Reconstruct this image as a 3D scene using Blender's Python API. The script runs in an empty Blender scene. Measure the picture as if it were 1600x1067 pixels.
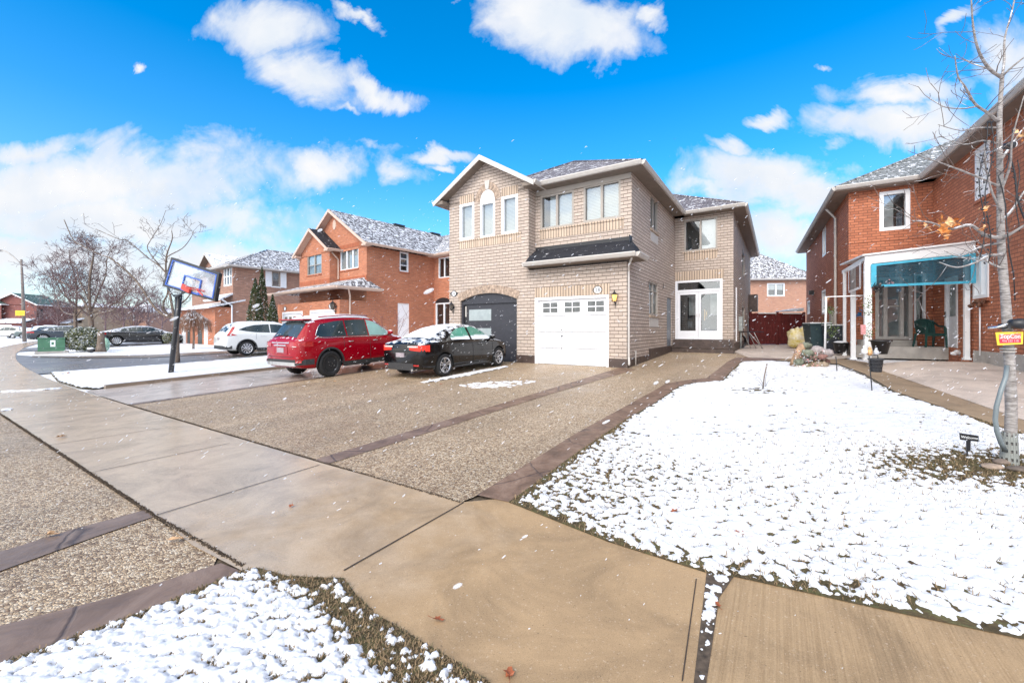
import bpy, bmesh, math, random
from math import sin, cos, tan, atan2, sqrt, pi, radians, exp
from mathutils import Vector, Matrix, noise
S = bpy.context.scene
COL = S.collection
# ------------------------------------------------------------------ camera
PXF = 644.0; HX = 515.0; PCX = 800.0; CZ = 1.56
cd = bpy.data.cameras.new('camera'); cam = bpy.data.objects.new('camera', cd); COL.objects.link(cam)
cam.location = (0, 0, CZ); cam.rotation_euler = (radians(90), 0, 0)
cd.sensor_width = 36.0; cd.lens = 36.0 * PXF / 1600.0
cd.shift_y = -(1067 / 2 - HX) / 1600.0
cd.clip_start = 0.05; cd.clip_end = 3000
S.camera = cam
# ------------------------------------------------------------------ light and exposure
SUN_EL, SUN_AZ = radians(38), radians(205)      # azimuth clockwise from +Y
S.view_settings.view_transform = 'Standard'; S.view_settings.look = 'None'
S.view_settings.gamma = 1; S.view_settings.use_curve_mapping = False
S.view_settings.exposure = 1.03
sl = bpy.data.lights.new('sun', 'SUN'); sl.energy = 1.2; sl.angle = radians(28); sl.color = (1, .93, .84)
so = bpy.data.objects.new('sun', sl); COL.objects.link(so)
so.rotation_euler = Vector((sin(SUN_AZ)*cos(SUN_EL), cos(SUN_AZ)*cos(SUN_EL), sin(SUN_EL))).to_track_quat('Z', 'Y').to_euler()
W = bpy.data.worlds.new('World'); S.world = W; W.use_nodes = True

class NT:
    """small node helper"""
    def __init__(s, tree): s.t = tree; s.n = tree.nodes; s.l = tree.links
    def add(s, typ, **kw):
        nd = s.n.new(typ)
        ins = kw.pop('ins', {})
        for k, v in kw.items(): setattr(nd, k, v)
        for k, v in ins.items():
            if hasattr(v, 'is_output') or isinstance(v, bpy.types.NodeSocket): s.l.new(v, nd.inputs[k])
            else: nd.inputs[k].default_value = v
        return nd
    def math(s, op, a, b=0.0, c=None, clamp=False):
        ins = {0: a, 1: b}
        if c is not None: ins[2] = c
        return s.add('ShaderNodeMath', operation=op, use_clamp=clamp, ins=ins).outputs[0]
    def mix(s, f, a, b, mode='MIX'):
        nd = s.add('ShaderNodeMix', data_type='RGBA', blend_type=mode)
        for i, v in ((0, f), (6, a), (7, b)):
            if isinstance(v, bpy.types.NodeSocket): s.l.new(v, nd.inputs[i])
            else: nd.inputs[i].default_value = v if i == 0 or len(v) == 4 else (*v, 1)
        return nd.outputs[2]
    def ramp(s, f, stops, interp='LINEAR'):
        nd = s.add('ShaderNodeValToRGB'); nd.color_ramp.interpolation = interp
        e = nd.color_ramp.elements
        while len(e) < len(stops): e.new(0.5)
        for i, (p, c) in enumerate(stops):
            e[i].position = p; e[i].color = (c, c, c, 1) if isinstance(c, (int, float)) else (*c, 1)
        s.l.new(f, nd.inputs[0]); return nd.outputs[0]
    def noise(s, vec, scale, detail=4, rough=.5, dist=0.0, out=0):
        nd = s.add('ShaderNodeTexNoise', ins={'Scale': scale, 'Detail': detail, 'Roughness': rough, 'Distortion': dist})
        if vec is not None: s.l.new(vec, nd.inputs['Vector'])
        return nd.outputs[out]
    def mapv(s, vec, scale=(1, 1, 1), rot=(0, 0, 0), loc=(0, 0, 0)):
        return s.add('ShaderNodeMapping', ins={0: vec, 'Scale': scale, 'Rotation': rot, 'Location': loc}).outputs[0]

def build_world():
    w = NT(W.node_tree); w.n.clear()
    sky = w.add('ShaderNodeTexSky', sky_type='NISHITA', sun_disc=False, sun_elevation=SUN_EL, sun_rotation=SUN_AZ, air_density=1.0, dust_density=.6, ozone_density=3.0)
    hsv = w.add('ShaderNodeHueSaturation', ins={'Hue': .497, 'Saturation': 1.5, 'Value': 2.35, 'Color': sky.outputs[0]})
    tc = w.add('ShaderNodeTexCoord').outputs['Generated']
    sep = w.add('ShaderNodeSeparateXYZ', ins={0: tc})
    x, y, z = sep.outputs
    ysafe = w.math('MAXIMUM', y, .02)
    gx = w.math('DIVIDE', x, ysafe); gz = w.math('DIVIDE', z, ysafe)       # cloud deck seen over the street (directions, ahead)
    P = w.add('ShaderNodeCombineXYZ', ins={0: gx, 1: gz, 2: 0.0}).outputs[0]
    nz = w.noise(P, 3.0, 8, .62, .6, out=1)
    off = w.add('ShaderNodeVectorMath', operation='SUBTRACT', ins={0: nz, 1: (.5, .5, .5)}).outputs[0]
    offs = w.add('ShaderNodeVectorMath', operation='SCALE', ins={0: off, 'Scale': .26}).outputs[0]
    Pd = w.add('ShaderNodeVectorMath', operation='ADD', ins={0: P, 1: offs}).outputs[0]
    # (px,py of centre, half width, half height, tilt, strength)
    blobs = [(40, 300, 430, 62, -.08, 1.25), (160, 340, 330, 40, .02, 1.2), (60, 222, 130, 20, 0, .8), (20, 400, 330, 45, 0, 1.1), (330, 420, 260, 50, 0, .95),
             (410, 38, 85, 38, -.1, 1.05), (480, 120, 85, 45, .45, 1.1), (575, 150, 75, 22, .15, .95), (440, 85, 60, 25, -.3, .7),
             (880, 35, 125, 52, .12, 1.3), (820, 10, 70, 35, 0, 1.2), (1018, 23, 28, 16, .2, .9), (560, 20, 38, 16, .3, .9),
             (505, 265, 62, 28, .35, .85), (615, 275, 42, 26, .3, .8), (690, 243, 48, 15, -.1, 1.0), (695, 270, 20, 9, 0, .9), (225, 105, 14, 10, .5, .8),
             (1205, 190, 32, 16, 0, 1.0), (1400, 148, 95, 22, -.03, .95), (1405, 200, 125, 34, .02, 1.2), (1505, 50, 34, 10, -.55, .85),
             (1590, 110, 60, 60, .3, .8), (1140, 232, 42, 14, .3, .85), (1180, 285, 125, 42, .12, 1.2), (1260, 300, 90, 28, .05, 1.0), (1200, 365, 75, 48, .3, 1.1), (1090, 300, 60, 25, 0, .6),
             (1350, 300, 60, 16, 0, .35), (300, 290, 60, 10, 0, .4), (560, 240, 60, 8, 0, .3), (1285, 105, 12, 8, 0, .5), (1310, 240, 30, 8, 0, .35), (530, 185, 20, 7, 0, .5), (700, 20, 12, 6, 0, .3)]
    acc = None
    for px, py, rx, ry, tl, st in blobs:
        cx, cy = (px - PCX)/PXF, (HX - py)/PXF
        m = w.mapv(Pd, loc=(-cx, -cy, 0))
        r = w.mapv(m, rot=(0, 0, tl), scale=(1, 1, 1))
        q = w.mapv(r, scale=(PXF/(rx*1.25), PXF/(ry*1.25), 0))
        ln = w.add('ShaderNodeVectorMath', operation='LENGTH', ins={0: q}).outputs['Value']
        v = w.math('MULTIPLY', w.math('SUBTRACT', 1.0, ln), st)
        acc = v if acc is None else w.math('MAXIMUM', acc, v)
    fine = w.noise(P, 9, 7, .6, .3)
    dens = w.math('ADD', acc, w.math('MULTIPLY', w.math('SUBTRACT', fine, .5), 1.35))
    front = w.ramp(dens, [(-.0, 0.0), (.2, .30), (.5, .82), (.85, 1.0)])
    ahead = w.ramp(y, [(.06, 0.0), (.2, 1.0)])
    # elsewhere: unseen broken cloud, added to whiten the blue sky light
    back = w.ramp(w.noise(w.mapv(tc, scale=(1, 1, 2.4)), 2.2, 6, .6, .3), [(.40, 0.0), (.55, 1.0)])
    mask = w.mix(ahead, back, front)
    haze = w.ramp(z, [(.0, .62), (.07, .40), (.22, .16), (.5, 0.0)])
    leftpale = w.math('MULTIPLY', w.ramp(x, [(0.0, 1.0), (.35, .0)]), .0)
    shade = w.noise(P, 5, 4, .5)
    ccol = w.mix(w.ramp(shade, [(.35, 0.0), (.65, 1.0)]), (6.2, 6.8, 7.6), (7.8, 7.8, 7.9))
    sd = w.add('ShaderNodeVectorMath', operation='DOT_PRODUCT', ins={0: tc, 1: (sin(SUN_AZ)*cos(SUN_EL), cos(SUN_AZ)*cos(SUN_EL), sin(SUN_EL))}).outputs['Value']
    fill_glow = w.ramp(sd, [(.1, 0.0), (1.0, 1.0)])       # unseen cloud round the sun, brightened further to fill the facades
    ccol = w.mix(fill_glow, ccol, (27., 26.2, 24.6))
    hz = w.mix(haze, hsv.outputs[0], (5.6, 6.9, 8.2))
    allc = w.mix(mask, hz, ccol)
    bg = w.add('ShaderNodeBackground', ins={'Color': allc, 'Strength': .062})
    out = w.add('ShaderNodeOutputWorld'); w.l.new(bg.outputs[0], out.inputs[0])
build_world()

# ------------------------------------------------------------------ frames, rays, ground
TH = radians(32.8)
def uvf(X, Y, th=TH): return (X*cos(th) - Y*sin(th), X*sin(th) + Y*cos(th))
def xyf(u, v, th=TH): return (u*cos(th) + v*sin(th), -u*sin(th) + v*cos(th))
def HV(v): return 0. if v < 2.8 else (.0345*(v-2.8) if v < 20 else .5934)
def HG(X, Y): return HV(uvf(X, Y)[1])
def ray(px, py): return ((px-PCX)/PXF, -(py-HX)/PXF)
def G(px, py, up=0.0):
    """the point of the ground seen at a place of the photograph"""
    a, b = ray(px, py); lo, hi = .5, 400
    for i in range(50):
        m = (lo+hi)/2
        if CZ + b*m - HG(a*m, m) - up > 0: lo = m
        else: hi = m
    return Vector((a*lo, lo, HG(a*lo, lo)+up))
def at(px, py, Y):
    a, b = ray(px, py); return Vector((a*Y, Y, CZ+b*Y))
class Frame:
    def __init__(s, X, Y, z, deg): s.o = Vector((X, Y, z)); s.th = radians(deg)
    def loc(s, P):
        u, v = uvf(P[0]-s.o.x, P[1]-s.o.y, s.th); return Vector((u, v, P[2]-s.o.z))
    def world(s, x, y, z):
        X, Y = xyf(x, y, s.th); return Vector((X+s.o.x, Y+s.o.y, z+s.o.z))
    def hit(s, px, py, ax, c):
        a, b = ray(px, py); c0 = s.loc((0, 0, CZ)); d = s.loc((s.o.x+a, s.o.y+1, s.o.z+b))
        t = (c - c0[ax])/d[ax]; return c0 + d*t
    def fr(s, x0, x1, y0, y1, c):       # rect on a front plane y=c : (a0,a1,z0,z1)
        a0 = s.hit(x0, 500, 1, c).x; a1 = s.hit(x1, 500, 1, c).x; m = (x0+x1)/2
        return (a0, a1, s.hit(m, y1, 1, c).z, s.hit(m, y0, 1, c).z)
    def sd(s, x0, x1, y0, y1, c):       # rect on a side plane x=c
        a0 = s.hit(x0, 500, 0, c).y; a1 = s.hit(x1, 500, 0, c).y; m = (x0+x1)/2
        z0, z1 = s.hit(m, y1, 0, c).z, s.hit(m, y0, 0, c).z
        return (min(a0, a1), max(a0, a1), z0, z1)

# ------------------------------------------------------------------ mesh builder
class MB:
    def __init__(s): s.v = []; s.f = []; s.m = []; s.sm = []
    def face(s, pts, m=0, smooth=False):
        i = len(s.v); s.v += [tuple(p) for p in pts]; s.f.append(tuple(range(i, i+len(pts)))); s.m.append(m); s.sm.append(smooth)
    def box(s, x0, x1, y0, y1, z0, z1, m=0, T=None, skip=''):
        if x0 > x1: x0, x1 = x1, x0
        if y0 > y1: y0, y1 = y1, y0
        if z0 > z1: z0, z1 = z1, z0
        c = [Vector(p) for p in ((x0,y0,z0),(x1,y0,z0),(x1,y1,z0),(x0,y1,z0),(x0,y0,z1),(x1,y0,z1),(x1,y1,z1),(x0,y1,z1))]
        if T: c = [T(p) for p in c]
        for q, k in (((0,3,2,1),'b'),((4,5,6,7),'t'),((0,1,5,4),'f'),((1,2,6,5),'r'),((2,3,7,6),'k'),((3,0,4,7),'l')):
            if k not in skip: s.face([c[i] for i in q], m)
    def prism(s, poly, d, m=0):
        """closed prism: polygon (3D points) extruded by vector d"""
        d = Vector(d); p = [Vector(q) for q in poly]; n = len(p)
        s.face(p, m); s.face([q+d for q in reversed(p)], m)
        for i in range(n): s.face([p[i], p[i]+d, p[(i+1)%n]+d, p[(i+1)%n]], m)
    def tube(s, pts, rad, n=6, m=0, cap=True, smooth=True):
        pts = [Vector(p) for p in pts]
        if not isinstance(rad, (list, tuple)): rad = [rad]*len(pts)
        base = len(s.v); up = None
        for i, p in enumerate(pts):
            d = (pts[min(i+1, len(pts)-1)] - pts[max(i-1, 0)])
            if d.length < 1e-9: d = Vector((0, 0, 1))
            d.normalize()
            if up is None: up = d.orthogonal().normalized()
            else:
                up = up - d*up.dot(d)
                up = up.normalized() if up.length > 1e-6 else d.orthogonal().normalized()
            w = d.cross(up)
            for k in range(n):
                a = 2*pi*k/n; s.v.append(tuple(p + (up*cos(a) + w*sin(a))*rad[i]))
        for i in range(len(pts)-1):
            for k in range(n):
                a = base+i*n+k; b = base+i*n+(k+1) % n
                s.f.append((a, b, b+n, a+n)); s.m.append(m); s.sm.append(smooth)
        if cap:
            s.f.append(tuple(base+k for k in reversed(range(n)))); s.m.append(m); s.sm.append(False)
            s.f.append(tuple(base+(len(pts)-1)*n+k for k in range(n))); s.m.append(m); s.sm.append(False)
    def lathe(s, prof, n=20, m=0, T=None, smooth=True):
        """profile [(r,z)] around z"""
        base = len(s.v)
        for r, z in prof:
            for k in range(n):
                a = 2*pi*k/n; p = Vector((r*cos(a), r*sin(a), z)); s.v.append(tuple(T(p) if T else p))
        for i in range(len(prof)-1):
            for k in range(n):
                a = base+i*n+k; b = base+i*n+(k+1) % n
                s.f.append((a, b, b+n, a+n)); s.m.append(m); s.sm.append(smooth)
        s.f.append(tuple(base+k for k in reversed(range(n)))); s.m.append(m); s.sm.append(False)
        s.f.append(tuple(base+(len(prof)-1)*n+k for k in range(n))); s.m.append(m); s.sm.append(False)
    def blob(s, c, r, seed=0, rough=.25, n=10, m=0, fr=1.5):
        c = Vector(c); r = Vector(r) if hasattr(r, '__len__') else Vector((r, r, r)); base = len(s.v); R = n//2+1
        sv = Vector((seed*7.13, seed*3.7, seed*1.9))
        for i in range(R+1):
            for k in range(n):
                t = pi*i/R; a = 2*pi*k/n; d = Vector((sin(t)*cos(a), sin(t)*sin(a), cos(t)))
                q = 1 + rough*noise.noise(d*fr+sv)*2
                s.v.append((c.x+d.x*r.x*q, c.y+d.y*r.y*q, c.z+d.z*r.z*q))
        for i in range(R):
            for k in range(n):
                a = base+i*n+k; b = base+i*n+(k+1) % n
                s.f.append((a, a+n, b+n, b)); s.m.append(m); s.sm.append(True)
    def build(s, name, mats, parent=None, uv=True, bevel=0, loc=None, rot=None):
        me = bpy.data.meshes.new(name); me.from_pydata(s.v, [], s.f)
        if not isinstance(mats, (list, tuple)): mats = [mats]
        for q in mats: me.materials.append(q)
        if s.m: me.polygons.foreach_set('material_index', s.m)
        me.polygons.foreach_set('use_smooth', s.sm)
        me.update()
        if uv: box_uv(me)
        o = bpy.data.objects.new(name, me); COL.objects.link(o)
        if parent: o.parent = parent
        if loc is not None: o.location = loc
        if rot is not None: o.rotation_euler = rot
        if bevel:
            b = o.modifiers.new('bevel', 'BEVEL'); b.width = bevel; b.segments = 2; b.limit_method = 'ANGLE'; b.angle_limit = radians(40)
        return o
def box_uv(me):
    l = me.uv_layers.new(name='uv'); dat = l.data; Z = Vector((0, 0, 1))
    for p in me.polygons:
        n = p.normal
        if abs(n.z) > .98: U = Vector((1, 0, 0)); V = Vector((0, 1, 0))
        else:
            U = Z.cross(n).normalized()
            if abs(U.x) >= abs(U.y):
                if U.x < 0: U = -U
            elif U.y < 0: U = -U
            V = U.cross(n); V = V if V.z > 0 else -V
        for li in p.loop_indices:
            c = me.vertices[me.loops[li].vertex_index].co
            dat[li].uv = (c.dot(U), c.dot(V))
def tag(o, label=None, cat=None, group=None, kind=None):
    for k, v in (('label', label), ('category', cat), ('group', group), ('kind', kind)):
        if v: o[k] = v
    return o
def empty(name, loc=(0, 0, 0), rz=0, label=None, cat=None, group=None):
    o = bpy.data.objects.new(name, None); COL.objects.link(o); o.location = loc; o.rotation_euler = (0, 0, rz); o.empty_display_size = .3
    return tag(o, label, cat, group)
def copy_tree(o, parent=None):
    c = o.copy(); COL.objects.link(c)
    if parent: c.parent = parent
    for ch in list(o.children): copy_tree(ch, c)
    return c
def text_mesh(name, body, size, mat, parent, T, ext=.002, align='CENTER'):
    cu = bpy.data.curves.new(name, 'FONT'); cu.body = body; cu.size = size; cu.extrude = ext; cu.align_x = align; cu.align_y = 'CENTER'
    t = bpy.data.objects.new(name, cu); COL.objects.link(t)
    dg = bpy.context.evaluated_depsgraph_get(); me = bpy.data.meshes.new_from_object(t.evaluated_get(dg))
    COL.objects.unlink(t); bpy.data.objects.remove(t)
    o = bpy.data.objects.new(name, me); COL.objects.link(o); me.materials.clear(); me.materials.append(mat)
    o.matrix_local = T; o.parent = parent; o.matrix_local = T
    return o
rnd = random.Random(7)

# ------------------------------------------------------------------ materials
def newmat(name):
    m = bpy.data.materials.new(name); m.use_nodes = True; t = NT(m.node_tree)
    b = t.n['Principled BSDF']; return m, t, b
def setb(t, b, col=None, rough=None, bump=None, bstr=.3, bdist=.01, metal=None, spec=None, coat=None):
    for k, v in (('Base Color', col), ('Roughness', rough), ('Metallic', metal), ('Specular IOR Level', spec), ('Coat Weight', coat)):
        if v is None: continue
        if isinstance(v, bpy.types.NodeSocket): t.l.new(v, b.inputs[k])
        else: b.inputs[k].default_value = (*v, 1) if k == 'Base Color' and len(v) == 3 else v
    if bump is not None:
        bn = t.add('ShaderNodeBump', ins={'Strength': bstr, 'Distance': bdist, 'Height': bump}); t.l.new(bn.outputs[0], b.inputs['Normal'])
def objc(t): return t.add('ShaderNodeTexCoord').outputs['Object']
def uvc(t): return t.add('ShaderNodeTexCoord').outputs['UV']
def worldpos(t): return t.add('ShaderNodeNewGeometry').outputs['Position']
def plain(name, col, rough=.6, var=.08, metal=0, spec=.5, sc=6, bump=.1, coat=0):
    m, t, b = newmat(name); c = objc(t)
    n = t.noise(c, sc, 5, .6)
    d = tuple(max(0, x*(1-var*1.6)) for x in col); e = tuple(min(1, x*(1+var)) for x in col)
    cc = t.mix(t.ramp(n, [(.3, 0.0), (.7, 1.0)]), d, e)
    rr = t.math('ADD', rough-.06, t.math('MULTIPLY', t.noise(c, sc*3, 3), .12))
    setb(t, b, cc, rr, t.noise(c, sc*12, 3) if bump else None, bump, .004, metal, spec, coat)
    return m
def snowmask(t, scale=3, thr=.5, soft=.05, vec=None, nz=None):
    """1 where snow lies: noise and an upward facing surface"""
    v = vec if vec is not None else objc(t)
    n = t.noise(v, scale, 6, .62, .3)
    m = t.ramp(n, [(max(0, thr-soft), 0.0), (min(1, thr+soft), 1.0)])
    if nz is not None:
        g = t.add('ShaderNodeSeparateXYZ', ins={0: t.add('ShaderNodeNewGeometry').outputs['Normal']}).outputs[2]
        m = t.math('MULTIPLY', m, t.ramp(g, [(max(0, nz-.12), 0.0), (nz+.05, 1.0)]))
    return m
SNOW = (.78, .79, .82)
def brickmat(name, c1, c2, mort, bw=.29, bh=.125, ms=.012, var=.25, soldier=False, bump=.5, joint=(.14, .115, .10)):
    m, t, b = newmat(name); u = uvc(t)
    bt = t.add('ShaderNodeTexBrick', offset=0.0 if soldier else .5, squash=1.0, ins={'Vector': u, 'Color1': (*c1, 1), 'Color2': (*c2, 1), 'Mortar': (*mort, 1), 'Scale': 1.0, 'Mortar Size': ms, 'Mortar Smooth': .15, 'Bias': 0.0, 'Brick Width': bw, 'Row Height': bh})
    big = t.noise(u, .7, 4, .6); sm = t.noise(u, 22, 4, .7)
    uu = t.add('ShaderNodeSeparateXYZ', ins={0: u}); ax = uu.outputs[0 if soldier else 1]; per = bw if soldier else bh
    fr_ = t.math('FRACT', t.math('ADD', t.math('DIVIDE', ax, per), .5)); bed_shade = t.ramp(t.math('ABSOLUTE', t.math('SUBTRACT', fr_, .5)), [(ms/per*.55, 1.0), (ms/per*1.0, 0.0)])
    f = t.math('ADD', t.math('MULTIPLY', big, var), t.math('MULTIPLY', sm, var*1.2))
    f = t.math('ADD', f, 1-var*1.1)
    col = t.mix(1.0, bt.outputs[0], t.add('ShaderNodeCombineColor', ins={0: f, 1: f, 2: f}).outputs[0], 'MULTIPLY')
    col = t.mix(bed_shade, col, joint)  # bed joints kept dark, shadow lines of raked joints painted into the colour
    h = t.math('ADD', t.math('MULTIPLY', bt.outputs[1], -1.0), t.math('MULTIPLY', sm, .35))
    setb(t, b, col, .85, h, bump, .012, spec=.3)
    return m
def roofmat(name, c1, c2, snow=.5, diag=.0):
    m, t, b = newmat(name); u = uvc(t)
    bt = t.add('ShaderNodeTexBrick', offset=.5, ins={'Vector': u, 'Color1': (*c1, 1), 'Color2': (*c2, 1), 'Mortar': (.02, .02, .022, 1), 'Scale': 1.0, 'Mortar Size': .012, 'Mortar Smooth': .2, 'Bias': 0.0, 'Brick Width': .33, 'Row Height': .15})
    sv = t.mapv(u, scale=(1.0, .62, 1), rot=(0, 0, diag))
    n = t.noise(sv, 6.0, 5, .68, .6)
    tab = t.noise(t.mapv(u, scale=(2.2, 6.6, 1)), 1.0, 1, .5)
    k = t.math('ADD', t.math('MULTIPLY', n, .8), t.math('MULTIPLY', tab, .25))
    msk = t.ramp(k, [(snow-.03, 0.0), (snow+.04, .95)])
    col = t.mix(msk, bt.outputs[0], SNOW)
    h = t.math('ADD', t.math('MULTIPLY', bt.outputs[1], -.5), t.math('MULTIPLY', msk, 1.0))
    setb(t, b, col, .8, h, .6, .02, spec=.3)
    return m
M = {}
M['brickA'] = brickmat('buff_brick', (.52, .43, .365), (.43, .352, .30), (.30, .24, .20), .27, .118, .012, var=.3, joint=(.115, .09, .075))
M['brickA_s'] = brickmat('buff_brick_upright', (.57, .445, .34), (.46, .355, .27), (.2, .16, .13), .105, 9, .013, soldier=True)
M['brickR'] = brickmat('red_brick', (.52, .20, .11), (.40, .145, .08), (.34, .22, .16), .26, .095, .010, bump=.4, joint=(.27, .15, .10))
M['brickR_s'] = brickmat('red_brick_upright', (.44, .13, .06), (.35, .10, .045), (.2, .13, .1), .1, 9, .009, soldier=True)
M['brickB'] = brickmat('rust_brick', (.50, .185, .10), (.38, .135, .075), (.20, .09, .06), .25, .1, .009, bump=.7, joint=(.17, .07, .045))
M['brickE'] = brickmat('brown_brick', (.44, .24, .17), (.31, .165, .12), (.27, .2, .16), .27, .1, .011)
M['brickF'] = brickmat('pink_brick', (.52, .28, .19), (.43, .22, .15), (.45, .3, .22), .27, .1, .011)
M['brickT'] = brickmat('tan_brick', (.45, .33, .22), (.37, .27, .19), (.35, .28, .22), .27, .1, .011)
M['brickM'] = brickmat('maroon_brick', (.26, .085, .07), (.19, .06, .055), (.24, .14, .12), .27, .1, .011)
M['roofA'] = roofmat('grey_shingle', (.20, .18, .195), (.12, .11, .125), .60)
M['roofD'] = roofmat('snowy_shingle', (.19, .175, .185), (.10, .095, .10), .54, .5)
M['roofB'] = roofmat('weathered_shingle', (.24, .25, .25), (.15, .16, .16), .59, .2)
M['roofK'] = roofmat('black_shingle', (.022, .024, .032), (.012, .013, .02), .66)
M['roofG'] = roofmat('green_shingle', (.10, .16, .13), (.07, .12, .1), .62)
M['roofW'] = roofmat('white_shingle', (.10, .095, .1), (.07, .07, .075), .44)
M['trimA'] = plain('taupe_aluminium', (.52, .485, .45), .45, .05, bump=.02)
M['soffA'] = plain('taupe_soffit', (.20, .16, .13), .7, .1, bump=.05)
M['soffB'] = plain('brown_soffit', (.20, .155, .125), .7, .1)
M['trimD'] = plain('beige_fascia', (.56, .42, .34), .5, .06)
M['trimB'] = plain('grey_fascia', (.50, .47, .44), .5, .06)
M['white'] = plain('white_vinyl', (.80, .81, .83), .35, .03, bump=.02)
M['doorwhite'] = plain('white_door_paint', (.82, .82, .85), .4, .02, bump=.02)
M['taupe'] = plain('taupe_window_frame', (.36, .32, .28), .45, .04, bump=.02)
M['black'] = plain('black_metal', (.02, .02, .023), .4, .1)
M['charcoal'] = plain('charcoal_door', (.032, .033, .043), .5, .1, bump=.1)
M['base'] = plain('dark_parging', (.075, .05, .042), .5, .3, sc=4, bump=.5)
M['conc'] = plain('grey_concrete', (.40, .37, .34), .75, .15, sc=3, bump=.3)
def glassmat(name, tint=(.04, .05, .055), refl=.32, rough=.03):
    m, t, b = newmat(name); t.n.remove(b)
    tr = t.add('ShaderNodeBsdfTransparent', ins={0: (.88, .91, .91, 1)})
    gl = t.add('ShaderNodeBsdfGlossy', ins={0: (.9, .95, 1, 1), 'Roughness': rough})
    nb = t.noise(objc(t), .8, 2, .5); bn = t.add('ShaderNodeBump', ins={'Strength': .05, 'Distance': .05, 'Height': nb}); t.l.new(bn.outputs[0], gl.inputs['Normal'])
    lw = t.add('ShaderNodeLayerWeight', ins={0: .35}).outputs[0]
    f = t.math('ADD', t.math('MULTIPLY', lw, .7), refl*.5, clamp=True)
    mx = t.add('ShaderNodeMixShader', ins={0: f, 1: tr.outputs[0], 2: gl.outputs[0]})
    t.l.new(mx.outputs[0], t.n['Material Output'].inputs[0]); return m
M['glass'] = glassmat('window_glass')
M['blind'] = plain('pale_blind', (.66, .68, .68), .8, .04, sc=2)
M['curtain'] = plain('grey_curtain', (.42, .44, .45), .8, .15, sc=3)
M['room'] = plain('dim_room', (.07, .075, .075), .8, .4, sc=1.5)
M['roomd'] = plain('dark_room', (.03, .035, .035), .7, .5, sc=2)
def slatblind():
    m, t, b = newmat('slatted_blind'); s = t.add('ShaderNodeSeparateXYZ', ins={0: objc(t)}).outputs[2]
    w = t.math('SINE', t.math('MULTIPLY', s, 2*pi/.05))
    setb(t, b, t.mix(t.ramp(w, [(.0, 0.0), (.6, 1.0)]), (.42, .45, .45), (.70, .72, .72)), .7, w, .5, .01); return m
M['slat'] = slatblind()

# ---- ground materials (position based, metres)
def aggregate():
    m, t, b = newmat('exposed_aggregate'); p = worldpos(t)
    vor = t.add('ShaderNodeTexVoronoi', feature='F1', ins={'Vector': p, 'Scale': 62.0, 'Randomness': 1.0})
    ve = t.add('ShaderNodeTexVoronoi', feature='DISTANCE_TO_EDGE', ins={'Vector': p, 'Scale': 62.0, 'Randomness': 1.0})
    hue = t.add('ShaderNodeSeparateColor', ins={0: vor.outputs['Color']})
    col = t.ramp(hue.outputs[0], [(.0, (.17, .10, .055)), (.3, (.36, .25, .15)), (.55, (.60, .44, .275)), (.8, (.74, .585, .40)), (1.0, (.78, .67, .52))])
    gap = t.ramp(ve.outputs[0], [(.0, 0.0), (.12, 1.0)])
    big = t.noise(p, .6, 5, .6); mid = t.noise(p, 5, 4, .6)
    col = t.mix(gap, (.20, .135, .085), col)
    track = t.ramp(t.noise(t.mapv(t.mapv(p, rot=(0, 0, radians(32.8))), scale=(1, .12, 1)), .9, 4, .6), [(.42, 1.0), (.62, .82)]); col = t.mix(1.0, col, t.add('ShaderNodeCombineColor', ins={0: track, 1: track, 2: track}).outputs[0], 'MULTIPLY')
    col = t.mix(t.ramp(big, [(.35, 0.0), (.7, .3)]), col, t.mix(1.0, col, (.74, .65, .56), 'MULTIPLY'))
    wet = t.ramp(t.math('ADD', t.math('MULTIPLY', big, .7), t.math('MULTIPLY', mid, .3)), [(.40, .62), (.62, .28)])
    h = t.math('ADD', t.math('MULTIPLY', t.ramp(ve.outputs[0], [(0.0, 0.0), (.35, 1.0)]), 1.0), t.math('MULTIPLY', mid, .4))
    setb(t, b, col, wet, h, .7, .008, spec=.5); return m
M['agg'] = aggregate()
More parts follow.
